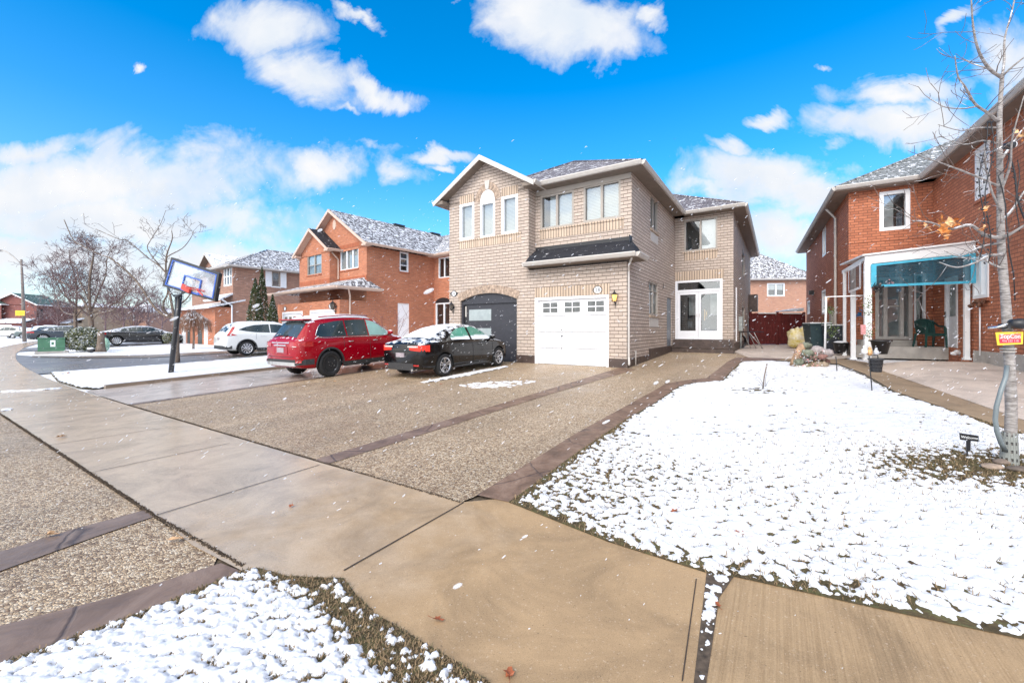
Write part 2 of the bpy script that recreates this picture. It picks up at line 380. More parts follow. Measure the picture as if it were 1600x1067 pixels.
def concrete(name, dry, wetc, broom=None, wetness=.5, lo=.12):
    m, t, b = newmat(name); p = worldpos(t)
    big = t.noise(p, .45, 5, .6, .4); mid = t.noise(p, 3.5, 5, .65); fine = t.noise(p, 160, 3, .7)
    # the far, left part of the walk lies wet, the near right part has dried
    sx = t.add('ShaderNodeSeparateXYZ', ins={0: p}); lr = t.math('MULTIPLY', t.math('ADD', sx.outputs[0], 1.4), -.24)
    wv = t.math('ADD', t.math('ADD', t.math('MULTIPLY', big, 1.3), t.math('MULTIPLY', mid, .35)), lr)
    wet = t.ramp(wv, [(.55, 0.0), (1.25, 1.0)])
    wet = t.math('MULTIPLY', wet, wetness*2, clamp=True)
    c = t.mix(wet, dry, wetc)
    blot = t.ramp(t.noise(p, 1.3, 6, .7, .8), [(.36, .72), (.56, 1.0)]); pore = t.math('MULTIPLY', t.ramp(t.noise(p, 240, 2, .6), [(.30, .6), (.42, 1.0)]), t.ramp(t.noise(p, 70, 3, .6), [(.27, .45), (.33, 1.0)]))
    f = t.math('ADD', t.math('MULTIPLY', t.ramp(fine, [(.3, 0.0), (.7, 1.0)]), .34), t.math('ADD', t.math('MULTIPLY', mid, .36), .66))
    f = t.math('MULTIPLY', f, t.math('MULTIPLY', blot, pore))
    c = t.mix(1.0, c, t.add('ShaderNodeCombineColor', ins={0: f, 1: f, 2: f}).outputs[0], 'MULTIPLY')
    stones = t.ramp(t.noise(p, 75, 2, .5), [(.66, 0.0), (.72, 1.0)])
    c = t.mix(t.math('MULTIPLY', stones, .5), c, (.62, .5, .38))
    ro = t.math('SUBTRACT', .72, t.math('MULTIPLY', wet, .72-lo))
    ro = t.math('ADD', ro, t.math('MULTIPLY', mid, .08))
    h = t.math('ADD', t.math('MULTIPLY', fine, .5), t.math('MULTIPLY', mid, .5))
    if broom:
        bm = t.noise(t.mapv(t.mapv(p, rot=(0, 0, radians(32.8))), scale=(1, .012, 1)), 95, 3, .6)
        h = t.math('ADD', h, t.math('MULTIPLY', bm, 3.0))
        c = t.mix(t.ramp(bm, [(.35, .5), (.6, 0.0)]), c, t.mix(1.0, c, (.62, .58, .52), 'MULTIPLY'))
    setb(t, b, c, ro, h, .25, .003, spec=.5); return m
M['walk'] = concrete('damp_concrete', (.40, .266, .142), (.48, .365, .25), None, .55, .17)
M['walk2'] = concrete('broomed_concrete', (.39, .265, .145), (.34, .26, .2), True, .2)
M['slab'] = concrete('pale_concrete', (.56, .47, .40), (.48, .41, .36), None, .6, .2)
M['strip_walk'] = concrete('tan_concrete_path', (.30, .215, .135), (.25, .19, .14), None, .5, .3)
def stamped():
    m, t, b = newmat('stamped_slate_concrete'); p = worldpos(t)
    n = t.noise(p, 3, 6, .65, .8); f = t.noise(p, 20, 4, .6)
    c = t.ramp(n, [(.3, (.10, .058, .035)), (.5, (.19, .115, .075)), (.7, (.28, .185, .13))])
    sx = t.add('ShaderNodeSeparateXYZ', ins={0: p}).outputs[0]
    c = t.mix(t.ramp(t.math('ADD', t.math('MULTIPLY', sx, -.16), t.math('MULTIPLY', n, .4)), [(.3, 0.0), (.9, .5)]), c, (.19, .165, .15))
    vor = t.add('ShaderNodeTexVoronoi', feature='DISTANCE_TO_EDGE', ins={'Vector': t.add('ShaderNodeVectorMath', operation='ADD', ins={0: p, 1: t.mix(.12, (0, 0, 0), t.noise(p, 2.5, 3, .6, out=1))}).outputs[0], 'Scale': 1.15})
    cr = t.ramp(vor.outputs[0], [(.0, 1.0), (.018, 0.0)])
    c = t.mix(t.math('MULTIPLY', cr, .7), c, (.03, .02, .02))
    setb(t, b, c, t.ramp(f, [(.3, .42), (.7, .62)]), t.math('SUBTRACT', n, t.math('MULTIPLY', cr, .5)), .5, .02); return m
M['stamp'] = stamped()
def asphalt():
    m, t, b = newmat('wet_asphalt'); p = worldpos(t)
    big = t.noise(p, .35, 5, .6); fine = t.noise(p, 90, 3, .7)
    c = t.mix(fine, (.12, .115, .115), (.24, .225, .22))
    setb(t, b, c, t.ramp(big, [(.35, .22), (.65, .5)]), fine, .25, .005); return m
M['asph'] = asphalt()
def grassland():
    m, t, b = newmat('frozen_turf'); p = worldpos(t)
    n = t.noise(p, 12, 6, .7); k = t.noise(p, 1.8, 4, .6)
    c = t.ramp(n, [(.3, (.045, .03, .018)), (.5, (.11, .075, .04)), (.62, (.13, .12, .05)), (.75, (.24, .18, .1))])
    c = t.mix(t.ramp(k, [(.4, 0.0), (.7, .5)]), c, (.06, .065, .03))
    setb(t, b, c, .9, n, .9, .03, spec=.2); return m
M['turf'] = grassland()
def farlawn():
    m, t, b = newmat('snowy_lawn'); p = worldpos(t)
    n = t.noise(p, 7, 7, .72); k = t.noise(p, .5, 4, .6)
    s = t.math('ADD', t.math('MULTIPLY', n, .75), t.math('MULTIPLY', k, .3))
    msk = t.ramp(s, [(.36, 0.0), (.42, 1.0)])
    c = t.mix(msk, (.10, .075, .045), SNOW)
    setb(t, b, c, .8, t.math('ADD', n, msk), .6, .03); return m
M['farlawn'] = farlawn()
def snowmat():
    m, t, b = newmat('fresh_snow'); p = worldpos(t)
    n = t.noise(p, 40, 5, .7)
    setb(t, b, t.mix(n, (.62, .63, .66), (.78, .785, .80)), .7, n, .5, .01, spec=.3)
    b.inputs['Subsurface Weight'].default_value = .15; b.inputs['Subsurface Radius'].default_value = (.05, .05, .05); b.inputs['Subsurface Scale'].default_value = .1
    return m
M['snow'] = snowmat()
# ------------------------------------------------------------------ the setting
def sheet(name, pts, off, mat, kind='structure', label=None, cat=None, hf=HG):
    """a sheet draped on the ground; pts are (X,Y)"""
    bm = bmesh.new()
    bm.faces.new([bm.verts.new((p[0], p[1], 0)) for p in pts])
    vd = Vector((sin(TH), cos(TH), 0))
    for c in (2.8, 5, 8, 11, 14, 17, 20):
        bmesh.ops.bisect_plane(bm, geom=bm.verts[:]+bm.edges[:]+bm.faces[:], plane_co=vd*c, plane_no=vd)
    for v in bm.verts: v.co.z = hf(v.co.x, v.co.y) + off
    bmesh.ops.recalc_face_normals(bm, faces=bm.faces[:])
    for f in bm.faces:
        if f.normal.z < 0: f.normal_flip()
    me = bpy.data.meshes.new(name); bm.to_mesh(me); bm.free(); me.materials.append(mat)
    o = bpy.data.objects.new(name, me); COL.objects.link(o)
    return tag(o, label, cat, kind=kind)
def gp(*l): return [G(*p)[:2] for p in l]
def uvp(*l): return [xyf(*p) for p in l]
# terrain to the horizon
mb = MB(); us = [-900, -400, -200, -120, -80, -50, -30, -15, -5, 5, 15, 30, 60, 120, 300, 700]; vs = [-500, -120, -30, -5, 2.8, 6, 10, 15, 20, 28, 40, 70, 130, 300, 900]
for i in range(len(us)-1):
    for j in range(len(vs)-1):
        mb.face([Vector((*xyf(u, v), HV(v)-.03)) for u, v in ((us[i], vs[j]), (us[i+1], vs[j]), (us[i+1], vs[j+1]), (us[i], vs[j+1]))])
tag(mb.build('ground', M['farlawn'], uv=False), kind='structure')
def vfar(u): return 2.84 + (.0024*(u+11)**2 if u < -11 else 0)
ul = [-4.35, -8, -11, -14, -17, -20, -24, -28, -33, -40, -50, -60, -70, -85, -100, -120]
# road curving away to the left
mb = []
sheet('road', [xyf(u, vfar(u)-3.6) for u in ul[2:]] + [xyf(u, vfar(u)-12.5) for u in reversed(ul[2:])], -.012, M['asph'], hf=lambda X, Y: HG(X, Y) - .02)
sheet('soil', [xyf(-13.5, -1.5), xyf(-13.5, 2.9), xyf(-4, 3.3), xyf(-1.9, 3.3), (2.5, 2.6), (2.2, -1), xyf(-2, -1.6)], -.016, plain('edge_soil', (.10, .075, .05), .95, .4, sc=30))
# boulevard driveway apron in front of the walk
sheet('driveway_apron', [xyf(-13, 1.27), xyf(-4.4, 1.27), G(340, 868)[:2], xyf(-2.2, .62), xyf(-2.2, -1.4), xyf(-13, -1.4)], -.006, M['agg'])
sheet('sidewalk', [G(725, 785)[:2]] + [xyf(u, vfar(u)) for u in ul] + [xyf(u, vfar(u)-1.55) for u in reversed(ul)] + gp((300, 852), (380, 893), (460, 925), (537, 910)), .004, M['walk'])
sheet('sidewalk', [G(725, 785)[:2], G(800, 778)[:2], G(950, 838)[:2], G(1106, 890)[:2], G(1085, 1067)[:2], (.46, 1.2), (.2, .6), (-.9, .6), (-.55, 1.5)] + gp((720, 1067), (600, 990), (548, 945), (533, 900), (537, 892)), .006, M['walk'])
sheet('sidewalk', gp((1140, 900), (1600, 995)) + [(3.9, 1.9), (6.5, .5), (6, -1), (.2, -.6), (.5, 1.2)] + gp((1103, 1067), (1122, 935)), .004, M['walk2'])
E1 = gp((745, 775), (900, 678), (980, 634), (1020, 612), (1040, 600), (1070, 595), (1104, 591), (1120, 579), (1136, 566), (1150, 559), (1220, 557))
E2 = gp((795, 786), (900, 709), (980, 654), (1020, 632), (1060, 604), (1080, 599), (1128, 595), (1140, 582), (1158, 565), (1220, 563))
sheet('driveway', [xyf(-2.4, 2.86)] + E1 + [xyf(1.3, 20), xyf(-1.6, 20.2), xyf(-3.97, 20.2), xyf(-3.97, 12.87), xyf(-11.25, 12.87), xyf(-11.3, 2.88)], .006, M['agg'])
sheet('driveway_border_strip', E1 + E2[::-1], .012, M['stamp'])
sheet('driveway_border_strip', [xyf(-4.63, 2.85), xyf(-4.36, 2.85), xyf(-4.06, 8.2), xyf(-3.62, 12.55), xyf(-4.2, 12.86), xyf(-4.4, 8.2)], .012, M['stamp'])
sheet('driveway_border_strip', gp((225, 797), (243, 806), (150, 838), (0, 892), (-120, 935), (-120, 905), (0, 862), (110, 828)), .002, M['stamp'])
sheet('driveway_border_strip', gp((345, 880), (378, 893), (250, 948), (120, 995), (0, 1042), (-150, 1095), (-150, 1025), (0, 978), (180, 932)), .003, M['stamp'])
sheet('driveway_border_strip', [xyf(-11.34, 2.88), xyf(-11.14, 2.88), xyf(-11.14, 12.8), xyf(-11.34, 12.8)], .012, M['stamp'])
sheet('driveway_slab', [xyf(-14.75, 2.92), xyf(-11.3, 2.88), xyf(-11.3, 12.9), xyf(-14.75, 12.9)], .004, M['slab'])
sheet('neighbour_driveway', [xyf(u, vfar(u)+.01) for u in (-38, -35, -31, -27, -24, -21.6)] + gp((234, 571), (330, 564), (412, 557), (520, 551)) + [xyf(-22.0, 17), xyf(-27, 17)] + gp((420, 548), (337, 553), (234, 559), (120, 559), (70, 558)), .004, M['asph'])
sheet('far_driveway', [xyf(-49, vfar(-49)+.05), xyf(-42.5, vfar(-42.5)+.05), xyf(-43.5, 14), xyf(-45, 24), xyf(-52, 24)], .004, M['asph'])
sheet('back_pad', [xyf(-1.58, 20.0), xyf(-.9, 17.6), xyf(1.4, 17.75), xyf(3.1, 19.8), xyf(2.2, 40), xyf(-1.58, 40)], .016, M['slab'])
# concrete path and raised pale slab of the house on the right
sheet('path', gp((1400, 613), (1600, 678)) + [(8, 3.4), (9.5, 2.2), (10.5, 3.2)] + gp((1600, 653), (1400, 579)) + gp((1352, 566), (1310, 560), (1250, 556), (1165, 556), (1160, 561), (1250, 565), (1310, 569), (1350, 584)), .009, M['strip_walk'])
FB = Frame(*xyf(0, 0), 0, 30.1)
def HB(X, Y):
    v = uvf(X, Y, radians(30.1))[1]; q = min(1, max(0, (v-9)/6)); return HG(X, Y) + .018 + .17*q*q*(3-2*q)
def ub(u, v): return xyf(u, v, radians(30.1))
mb = MB(); cols = [2.95, 4.2, 5.5]; vv = [2.5, 4, 6, 8, 10, 12, 14, 16.3]
def edgeu(v): return 3.05+.06*(16-v)
for i in range(len(vv)-1):
    a, b = vv[i], vv[i+1]
    HE_ = lambda X, Y: HG(X, Y)+.018
    P = [(edgeu(a), a), (edgeu(a)+1.1, a), (edgeu(b)+1.1, b), (edgeu(b), b)]; mb.face([Vector((*ub(*p), (HE_ if k in (0, 3) else HB)(*ub(*p)))) for k, p in enumerate(P)])
    P2 = [(edgeu(a)+1.1, a), (9.5 if a < 9 else 5.55, a), (9.5 if a < 9 else 5.55, b), (edgeu(b)+1.1, b)]; mb.face([Vector((*ub(*p), HB(*ub(*p)))) for p in P2])
    if True:
        q0, q1 = ub(*P[0]), ub(*P[3])
        mb.face([Vector((*q0, HE_(*q0))), Vector((*q1, HE_(*q1))), Vector((*q1, HG(*q1)-.02)), Vector((*q0, HG(*q0)-.02))])
tag(mb.build('pale_driveway', M['slab'], uv=False), kind='structure')
# sidewalk joints
def line(name, a, b, w, off, mat):
    a, b = Vector(a[:2]), Vector(b[:2]); d = (b-a).normalized(); n = Vector((-d.y, d.x))*w/2
    sheet(name, [a+n, b+n, b-n, a-n], off, mat)
jm = plain('joint_shadow_dirt', (.055, .04, .03), .9, .3, sc=20)
for pa, pb in (((203, 639), (17, 661)), ((262, 668), (72, 697)), ((359, 693), (128, 742)), ((499, 727), (244, 806)), ((724, 786), (537, 893))):
    line('sidewalk_joint', G(*pa), G(*pb), .011 if pa[0] != 724 else .014, .010, jm)
for u in [-13.2-1.5*i for i in range(18)]:
    line('sidewalk_joint', xyf(u, vfar(u)), xyf(u+.004*(u+11), vfar(u)-1.54), .012, .010, jm)
line('sidewalk_joint', G(1088, 906), G(1066, 1067), .006, .0105, jm)
for v in (6.2, 9.4): line('driveway_joint', xyf(-14.7, v), xyf(-11.4, v), .012, .009, jm)
for k in range(6): line('path_joint', ub(2.6+.06*(14-k*2), 4+2*k), ub(3.3+.06*(12-k*2), 4+2*k), .01, .014, jm)
# low kerbs beside the lawns
def kerb(pts, w, h, name='kerb'):
    mb = MB()
    for a, b in zip(pts[:-1], pts[1:]):
        a, b = Vector(a), Vector(b); d = (b-a).normalized(); n = Vector((-d.y, d.x))*w
        q = [Vector((*p, HG(*p))) for p in (a, b, b+n, a+n)]
        top = [p+Vector((0, 0, h)) for p in q]; lo = [p-Vector((0, 0, .05)) for p in q]
        mb.face(top)
        for i in range(4): mb.face([lo[i], lo[(i+1) % 4], top[(i+1) % 4], top[i]])
    tag(mb.build(name, M['strip_walk'], uv=False), kind='structure')
kerb([xyf(-14.75, 3.3), xyf(-14.75, 8), xyf(-14.8, 13.5)], .16, .09)
sheet('kerb', gp((50, 558.5), (120, 559.6), (234, 559.3), (337, 553.3), (420, 548), (420, 545.5), (337, 549.5), (234, 555), (120, 557), (50, 556.5)), .03, M['strip_walk'])
# ragged dirt in the open joint between walk and driveway, and walk and apron
def grit(name, pts, w, n, mat, seed, hmin=.001, hmax=.008):
    r = random.Random(seed); mb = MB(); L = []
    for a, b in zip(pts[:-1], pts[1:]): L.append((Vector(a[:2]), Vector(b[:2])))
    tot = sum((b-a).length for a, b in L)
    for a, b in L:
        for i in range(int(n*(b-a).length/tot)):
            p = a.lerp(b, r.random()); d = (b-a).normalized(); p = p + Vector((-d.y, d.x))*r.gauss(0, w*.4)
            s = r.uniform(.004, .012); an = r.uniform(0, pi)
            z = HG(*p)
            c = [Vector((p.x+cos(an+k*2.1)*s*r.uniform(.6, 1.3), p.y+sin(an+k*2.1)*s*r.uniform(.6, 1.3), z)) for k in range(3)]
            t = Vector((p.x, p.y, z+r.uniform(hmin, hmax)+.01))
            for k in range(3): mb.face([c[k], c[(k+1) % 3], t])
    return tag(mb.build(name, mat, uv=False), kind='stuff')
dirt = plain('joint_soil', (.09, .065, .045), .95, .4, sc=30)
o = grit('joint_dirt', [xyf(-11.3, 2.86), xyf(-4.7, 2.86), xyf(-2.4, 2.87)], .016, 3000, dirt, 1)
tag(o, 'dark crumbly soil caught in the joint between sidewalk and driveway', 'soil')
o = grit('joint_dirt', [xyf(-11.8, 1.28), xyf(-4.4, 1.28), G(300, 840), G(380, 885)], .018, 3600, dirt, 2)
tag(o, 'dark crumbly soil in the joint between sidewalk and street side apron', 'soil')

# ------------------------------------------------------------------ turf and thin snow as real relief
def inside(x, y, P):
    c = False; j = len(P)-1
    for i in range(len(P)):
        xi, yi = P[i]; xj, yj = P[j]
        if (yi > y) != (yj > y) and x < (xj-xi)*(y-yi)/(yj-yi)+xi: c = not c
        j = i
    return c
def edged(x, y, P):
    m = 1e9
    for i in range(len(P)):
        x0, y0 = P[i]; x1, y1 = P[(i+1) % len(P)]; dx, dy = x1-x0, y1-y0
        t = max(0, min(1, ((x-x0)*dx+(y-y0)*dy)/(dx*dx+dy*dy+1e-9))); d = (x-x0-t*dx)**2+(y-y0-t*dy)**2
        if d < m: m = d
    return sqrt(m)
def snow_n(x, y, f=9):
    q = Vector((x*.94+y*.34, (y*.94-x*.34)*1.0, 0))
    a = noise.fractal(q*f, .62, 2.1, 6)
    b = noise.noise(Vector((x*.9, y*.9, 3.3)))
    c = noise.noise(q*f*3.1+Vector((9, 4, 2)))
    return a*.50 + b*.16 + c*.10
def snow_patch(name, P, cell, amp, base, bias, zoff=.012, win=None, label=None, f=9):
    x0 = min(p[0] for p in P); x1 = max(p[0] for p in P); y0 = min(p[1] for p in P); y1 = max(p[1] for p in P)
    if win: x0, x1, y0, y1 = max(x0, win[0]), min(x1, win[1]), max(y0, win[2]), min(y1, win[3])
    nx = int((x1-x0)/cell)+2; ny = int((y1-y0)/cell)+2; idx = {}; V = []; F = []
    for j in range(ny):
        for i in range(nx):
            x = x0+i*cell; y = y0+j*cell
            if not inside(x, y, P): continue
            if win and win[4] and inside(x, y, win[4]): continue
            d = edged(x, y, P)
            h = base + snow_n(x, y, f) + bias(x, y) - .5*exp(-d/.05) - .12*exp(-d/.25)
            z = HG(x, y) + zoff + (max(-.02, h*amp*1.6) if h < .1 else amp*.16 + (h-.1)*amp*.35)
            idx[(i, j)] = len(V); V.append((x + cell*.3*noise.noise(Vector((x*40, y*40, 1))), y + cell*.3*noise.noise(Vector((x*40, y*40, 5))), z))
    for (i, j), a in idx.items():
        b = idx.get((i+1, j)); c = idx.get((i+1, j+1)); d = idx.get((i, j+1))
        if b is not None and c is not None and d is not None:
            if max(V[k][2] - HG(V[k][0], V[k][1]) for k in (a, b, c, d)) > zoff - .008: F.append((a, b, c, d))
    me = bpy.data.meshes.new(name); me.from_pydata(V, [], F); me.materials.append(M['snow'])
    me.polygons.foreach_set('use_smooth', [True]*len(F)); me.update()
    o = bpy.data.objects.new(name, me); COL.objects.link(o)
    return tag(o, label, 'snow', kind='stuff')
def blades(name, P, n, bias, seed, label, hh=(.02, .055), thr=.0, f=9, base=0, zoff=.008, win=None):
    r = random.Random(seed); mb = MB()
    x0 = min(p[0] for p in P); x1 = max(p[0] for p in P); y0 = min(p[1] for p in P); y1 = max(p[1] for p in P); k = 0; tries = 0
    if win: x0, x1, y0, y1 = win
    while k < n and tries < n*14:
        tries += 1
        x = r.uniform(x0, x1); y = r.uniform(y0, y1)
        if not inside(x, y, P): continue
        d = edged(x, y, P)
        h = base + snow_n(x, y, f) + bias(x, y) - .5*exp(-d/.05) - .12*exp(-d/.25)
        if h > thr and r.random() > .05: continue
        k += 1; z = HG(x, y)+zoff-.004; L = r.uniform(*hh); a = r.uniform(0, 2*pi); w = .0022; le = r.uniform(.2, 1.3)
        t = Vector((x+cos(a)*L*le, y+sin(a)*L*le, z+L*.6)); s = Vector((-sin(a), cos(a), 0))*w; b = Vector((x, y, z))
        mid = b.lerp(t, .55)+Vector((0, 0, L*.18))
        m = 0 if r.random() < .62 else (1 if r.random() < .6 else 2)
        mb.face([b-s, b+s, mid+s*.8, mid-s*.8], m); mb.face([mid-s*.8, mid+s*.8, t], m)
    o = mb.build(name, [gm1, gm2, gm3], uv=False); return tag(o, label, 'grass', kind='stuff')
gm1 = plain('dead_grass', (.30, .205, .11), .8, .3, sc=30, bump=0); gm2 = plain('olive_grass', (.13, .11, .05), .8, .3, sc=30, bump=0); gm3 = plain('dark_grass', (.05, .04, .022), .9, .3, sc=30, bump=0)
TREE = G(1577, 725)
# boulevard corner in the foreground
PB = gp((378, 893), (400, 888), (450, 902), (537, 905), (556, 930), (586, 960), (640, 993), (700, 1028), (765, 1067)) + [(-.03, 1.6), (.05, 1.3), (-.2, .6), (-3.2, .6), (-3.3, 1.2)] + gp((0, 1040), (250, 947))
sheet('boulevard_turf', PB, .010, M['turf'])
def biasB(x, y):
    a, b = Vector(G(470, 905)[:2]), Vector((-.35, 1.75)); p = Vector((x, y)); d = (b-a).normalized(); q = abs((p-a).dot(Vector((-d.y, d.x))))
    return .055 - .32*exp(-(q/.06)**2) - .13*exp(-(q/.18)**2)
snow_patch('snow_cover', PB, .0085, .055, .12, biasB, .022, win=(-3.2, 0, 1.0, 3.2, None), label='thin crumbly snow over the turf corner at the street edge', f=19)
blades('grass', PB, 15000, biasB, 3, 'dead and olive grass showing through snow in the near corner', (.008, .026), -.02, 19, .12, .014, (-2.6, 0, 1.5, 3))
# front lawn
PL = E2[:9] + gp((1200, 564), (1250, 567), (1310, 572), (1350, 586), (1400, 614), (1600, 679)) + [(8.2, 3.3), (5.6, 2.9)] + gp((1600, 1001), (1350, 948), (1150, 903), (1118, 903), (1108, 898), (950, 848))
PL = [tuple(p) for p in PL]
sheet('lawn_turf', PL, .010, M['turf'])
def biasL(x, y):
    d = sqrt((x-TREE.x+.35)**2*.35 + (y-TREE.y+.12)**2*1.8)
    e = sqrt((x-G(1190, 610).x)**2*.5+(y-G(1190, 610).y)**2)
    return -.012 + .05*noise.noise(Vector((x*.35, y*.35, 7))) - .42*exp(-(d/.75)**2) - .30*exp(-(e/.45)**2) - .10*exp(-((x-.9)**2/.7+(y-4.7)**2/3))
NEAR = [( -1, 1), (9, 1), (9, 5.6), (-1, 5.6)]
snow_patch('snow_cover', PL, .0145, .05, .12, biasL, .020, win=(-1, 8.2, 1.5, 5.62, None), label='thin snow with bare tufts over the near half of the front lawn', f=15)
snow_patch('snow_cover', PL, .045, .05, .14, biasL, .020, win=(-1, 12, 5.6, 16.5, None), label='thin snow over the far half of the front lawn by the entry', f=8)
blades('grass', PL, 26000, biasL, 5, 'sparse dead grass poking through the snow of the front lawn', (.015, .05), -.03, 15, .12, .014, (-.5, 7.5, 2.3, 6.8))
# snow in the open joint between the two walk panels and a strip on the apron line
PJ = gp((1104, 895), (1150, 897), (1124, 935), (1104, 1067)) + [(.52, 1.2), (.45, 1.2)] + gp((1084, 1067),)
sheet('joint_soil', PJ, .008, dirt)
snow_patch('snow_cover', PJ, .008, .05, .32, lambda x, y: .15*sin(y*9), .016, win=(.3, 1.6, 1.2, 2.7, None), label='line of snow in the gap between two sidewalk panels', f=14)
# the snow lawn with the basketball hoop, and melted-in patches on the driveway
PK = [xyf(*p) for p in ((-14.95, 3.1), (-14.95, 8), (-14.95, 12.5), (-21.5, 13.4))] + gp((412, 557.6), (330, 564.6), (234, 571.8), (78, 582.8)) + [xyf(-18, vfar(-18)+.02), xyf(-15.6, 2.95)]
sheet('lawn_turf', PK, .012, M['turf'])
HO = G(268, 583)
snow_patch('snow_cover', PK, .05, .06, .22, lambda x, y: .2-.5*exp(-(((x-G(285, 568).x)**2*.25+(y-G(285, 568).y)**2*1.2)/.5)), .03, win=(-18, -5, 8, 25, None), label='snow over the narrow lawn around the basketball stand', f=4)
PP = gp((712, 602), (760, 596), (835, 593), (845, 597), (800, 606), (735, 608))
snow_patch('snow_cover', PP, .02, .06, -.05, lambda x, y: .0, .012, win=(-5, 6, 8, 14, None), label='thin patch of snow on the aggregate before the garages', f=5)
PW = gp((655, 598), (665, 599), (735, 587), (795, 574), (790, 572), (730, 583))
snow_patch('snow_cover', PW, .02, .06, .35, lambda x, y: .35, .014, win=(-5, 6, 8, 17, None), label='narrow white line of snow beside the black sedan', f=5)
for pp_ in ((((0, 612), (60, 609), (98, 606), (98, 607.2), (60, 610.5), (0, 614))), ((0, 640), (22, 638), (22, 640), (0, 644))):
    snow_patch('snow_cover', gp(*pp_), .02, .06, .25, lambda x, y: .2, .014, win=(-17, -7, 6, 15, None), label='thin white line of snow along a joint at the far left walk, %s' % ('farther' if pp_[0][1] < 620 else 'nearer'), f=5)
# fallen leaves
leafm = plain('brown_leaf', (.33, .09, .03), .6, .3, sc=30)
leafm2 = plain('tan_leaf', (.45, .27, .14), .6, .3, sc=30)
def leaf_mesh(seed, size):
    r = random.Random(seed); mb = MB(); n = 13; c = Vector((0, 0, .006)); P = []
    for i in range(n):
        a = 2*pi*i/n; rr = size*(1.0 if i % 2 == 0 else .5)*r.uniform(.75, 1.15)*(1+.5*cos(a))
        P.append(Vector((cos(a)*rr, sin(a)*rr*.75, .004+r.uniform(0, .55)*size*abs(sin(a)))))
    for i in range(n): mb.face([c, P[i], P[(i+1) % n]], 0, True)
    mb.tube([c, Vector((-size*.9, size*.1, .01)), Vector((-size*1.7, size*.2, .02))], .0012, 4)
    return mb
for i, (px, py, sz, mt, lb) in enumerate((
        (682, 968, .028, leafm, 'curled red brown leaf lying on the middle of the sidewalk'),
        (796, 1056, .04, leafm, 'rust coloured leaf at the bottom edge of the sidewalk'),
        (281, 842, .05, leafm2, 'pale tan leaf at the joint beside the street apron'),
        (455, 790, .03, leafm, 'small dark leaf on the left sidewalk panel'),
        (75, 836, .05, leafm2, 'orange tan leaf beside the slate strip of the apron'),
        (1158, 834, .05, leafm, 'brown leaf on the snow near the sidewalk corner'),
        (1055, 798, .04, leafm, 'brown leaf on the snow left of the lawn middle'),
        (1425, 679, .05, leafm2, 'tan leaf on the snow left of the small black sign'),
        (92, 683, .07, leafm2, 'brown leaf on the wet sidewalk far left'),
        (103, 585, .16, leafm, 'clump of brown leaves on snow by the neighbour driveway'),
        (690, 600, .04, leafm, 'dark leaf on the aggregate beside the snow patch'),
        (522, 596, .06, leafm2, 'flat brown leaf behind the red car wheel'),
        (1123, 948, .03, leafm, 'dark leaf at the snow filled gap between panels'))):
    o = leaf_mesh(i, sz).build('fallen_leaf', mt, uv=False); p = G(px, py, .014); o.location = p; o.rotation_euler = (0, 0, i*1.7)
    tag(o, lb, 'leaf', 'fallen leaves')
# ------------------------------------------------------------------ building helpers
def TF(c): return lambda a, d, z: Vector((a, c+d, z))      # wall facing the street
def TR(c): return lambda a, d, z: Vector((c-d, a, z))      # wall facing right
def TL(c): return lambda a, d, z: Vector((c+d, a, z))      # wall facing left
def wall(mb, T, a0, a1, z0, z1, ops=(), rev=.13, m=0):
    A = sorted({a0, a1, *[min(max(o[i], a0), a1) for o in ops for i in (0, 1)]}); Zs = sorted({z0, z1, *[min(max(o[i], z0), z1) for o in ops for i in (2, 3)]})
    for i in range(len(A)-1):
        for j in range(len(Zs)-1):
            x = (A[i]+A[i+1])/2; z = (Zs[j]+Zs[j+1])/2
            if any(o[0] < x < o[1] and o[2] < z < o[3] for o in ops): continue
            mb.face([T(A[i], 0, Zs[j]), T(A[i+1], 0, Zs[j]), T(A[i+1], 0, Zs[j+1]), T(A[i], 0, Zs[j+1])], m)
    for o in ops:
        p0, p1, q0, q1 = o[:4]
        for (u0, v0), (u1, v1) in (((p0, q0), (p1, q0)), ((p1, q0), (p1, q1)), ((p1, q1), (p0, q1)), ((p0, q1), (p0, q0))):
            mb.face([T(u0, 0, v0), T(u1, 0, v1), T(u1, rev, v1), T(u0, rev, v0)], m)
def tbox(mb, T, a0, a1, d0, d1, z0, z1, m=0):
    c = [T(a, d, z) for z in (z0, z1) for a, d in ((a0, d0), (a1, d0), (a1, d1), (a0, d1))]
    for q in ((0, 3, 2, 1), (4, 5, 6, 7), (0, 1, 5, 4), (1, 2, 6, 5), (2, 3, 7, 6), (3, 0, 4, 7)): mb.face([c[i] for i in q], m)
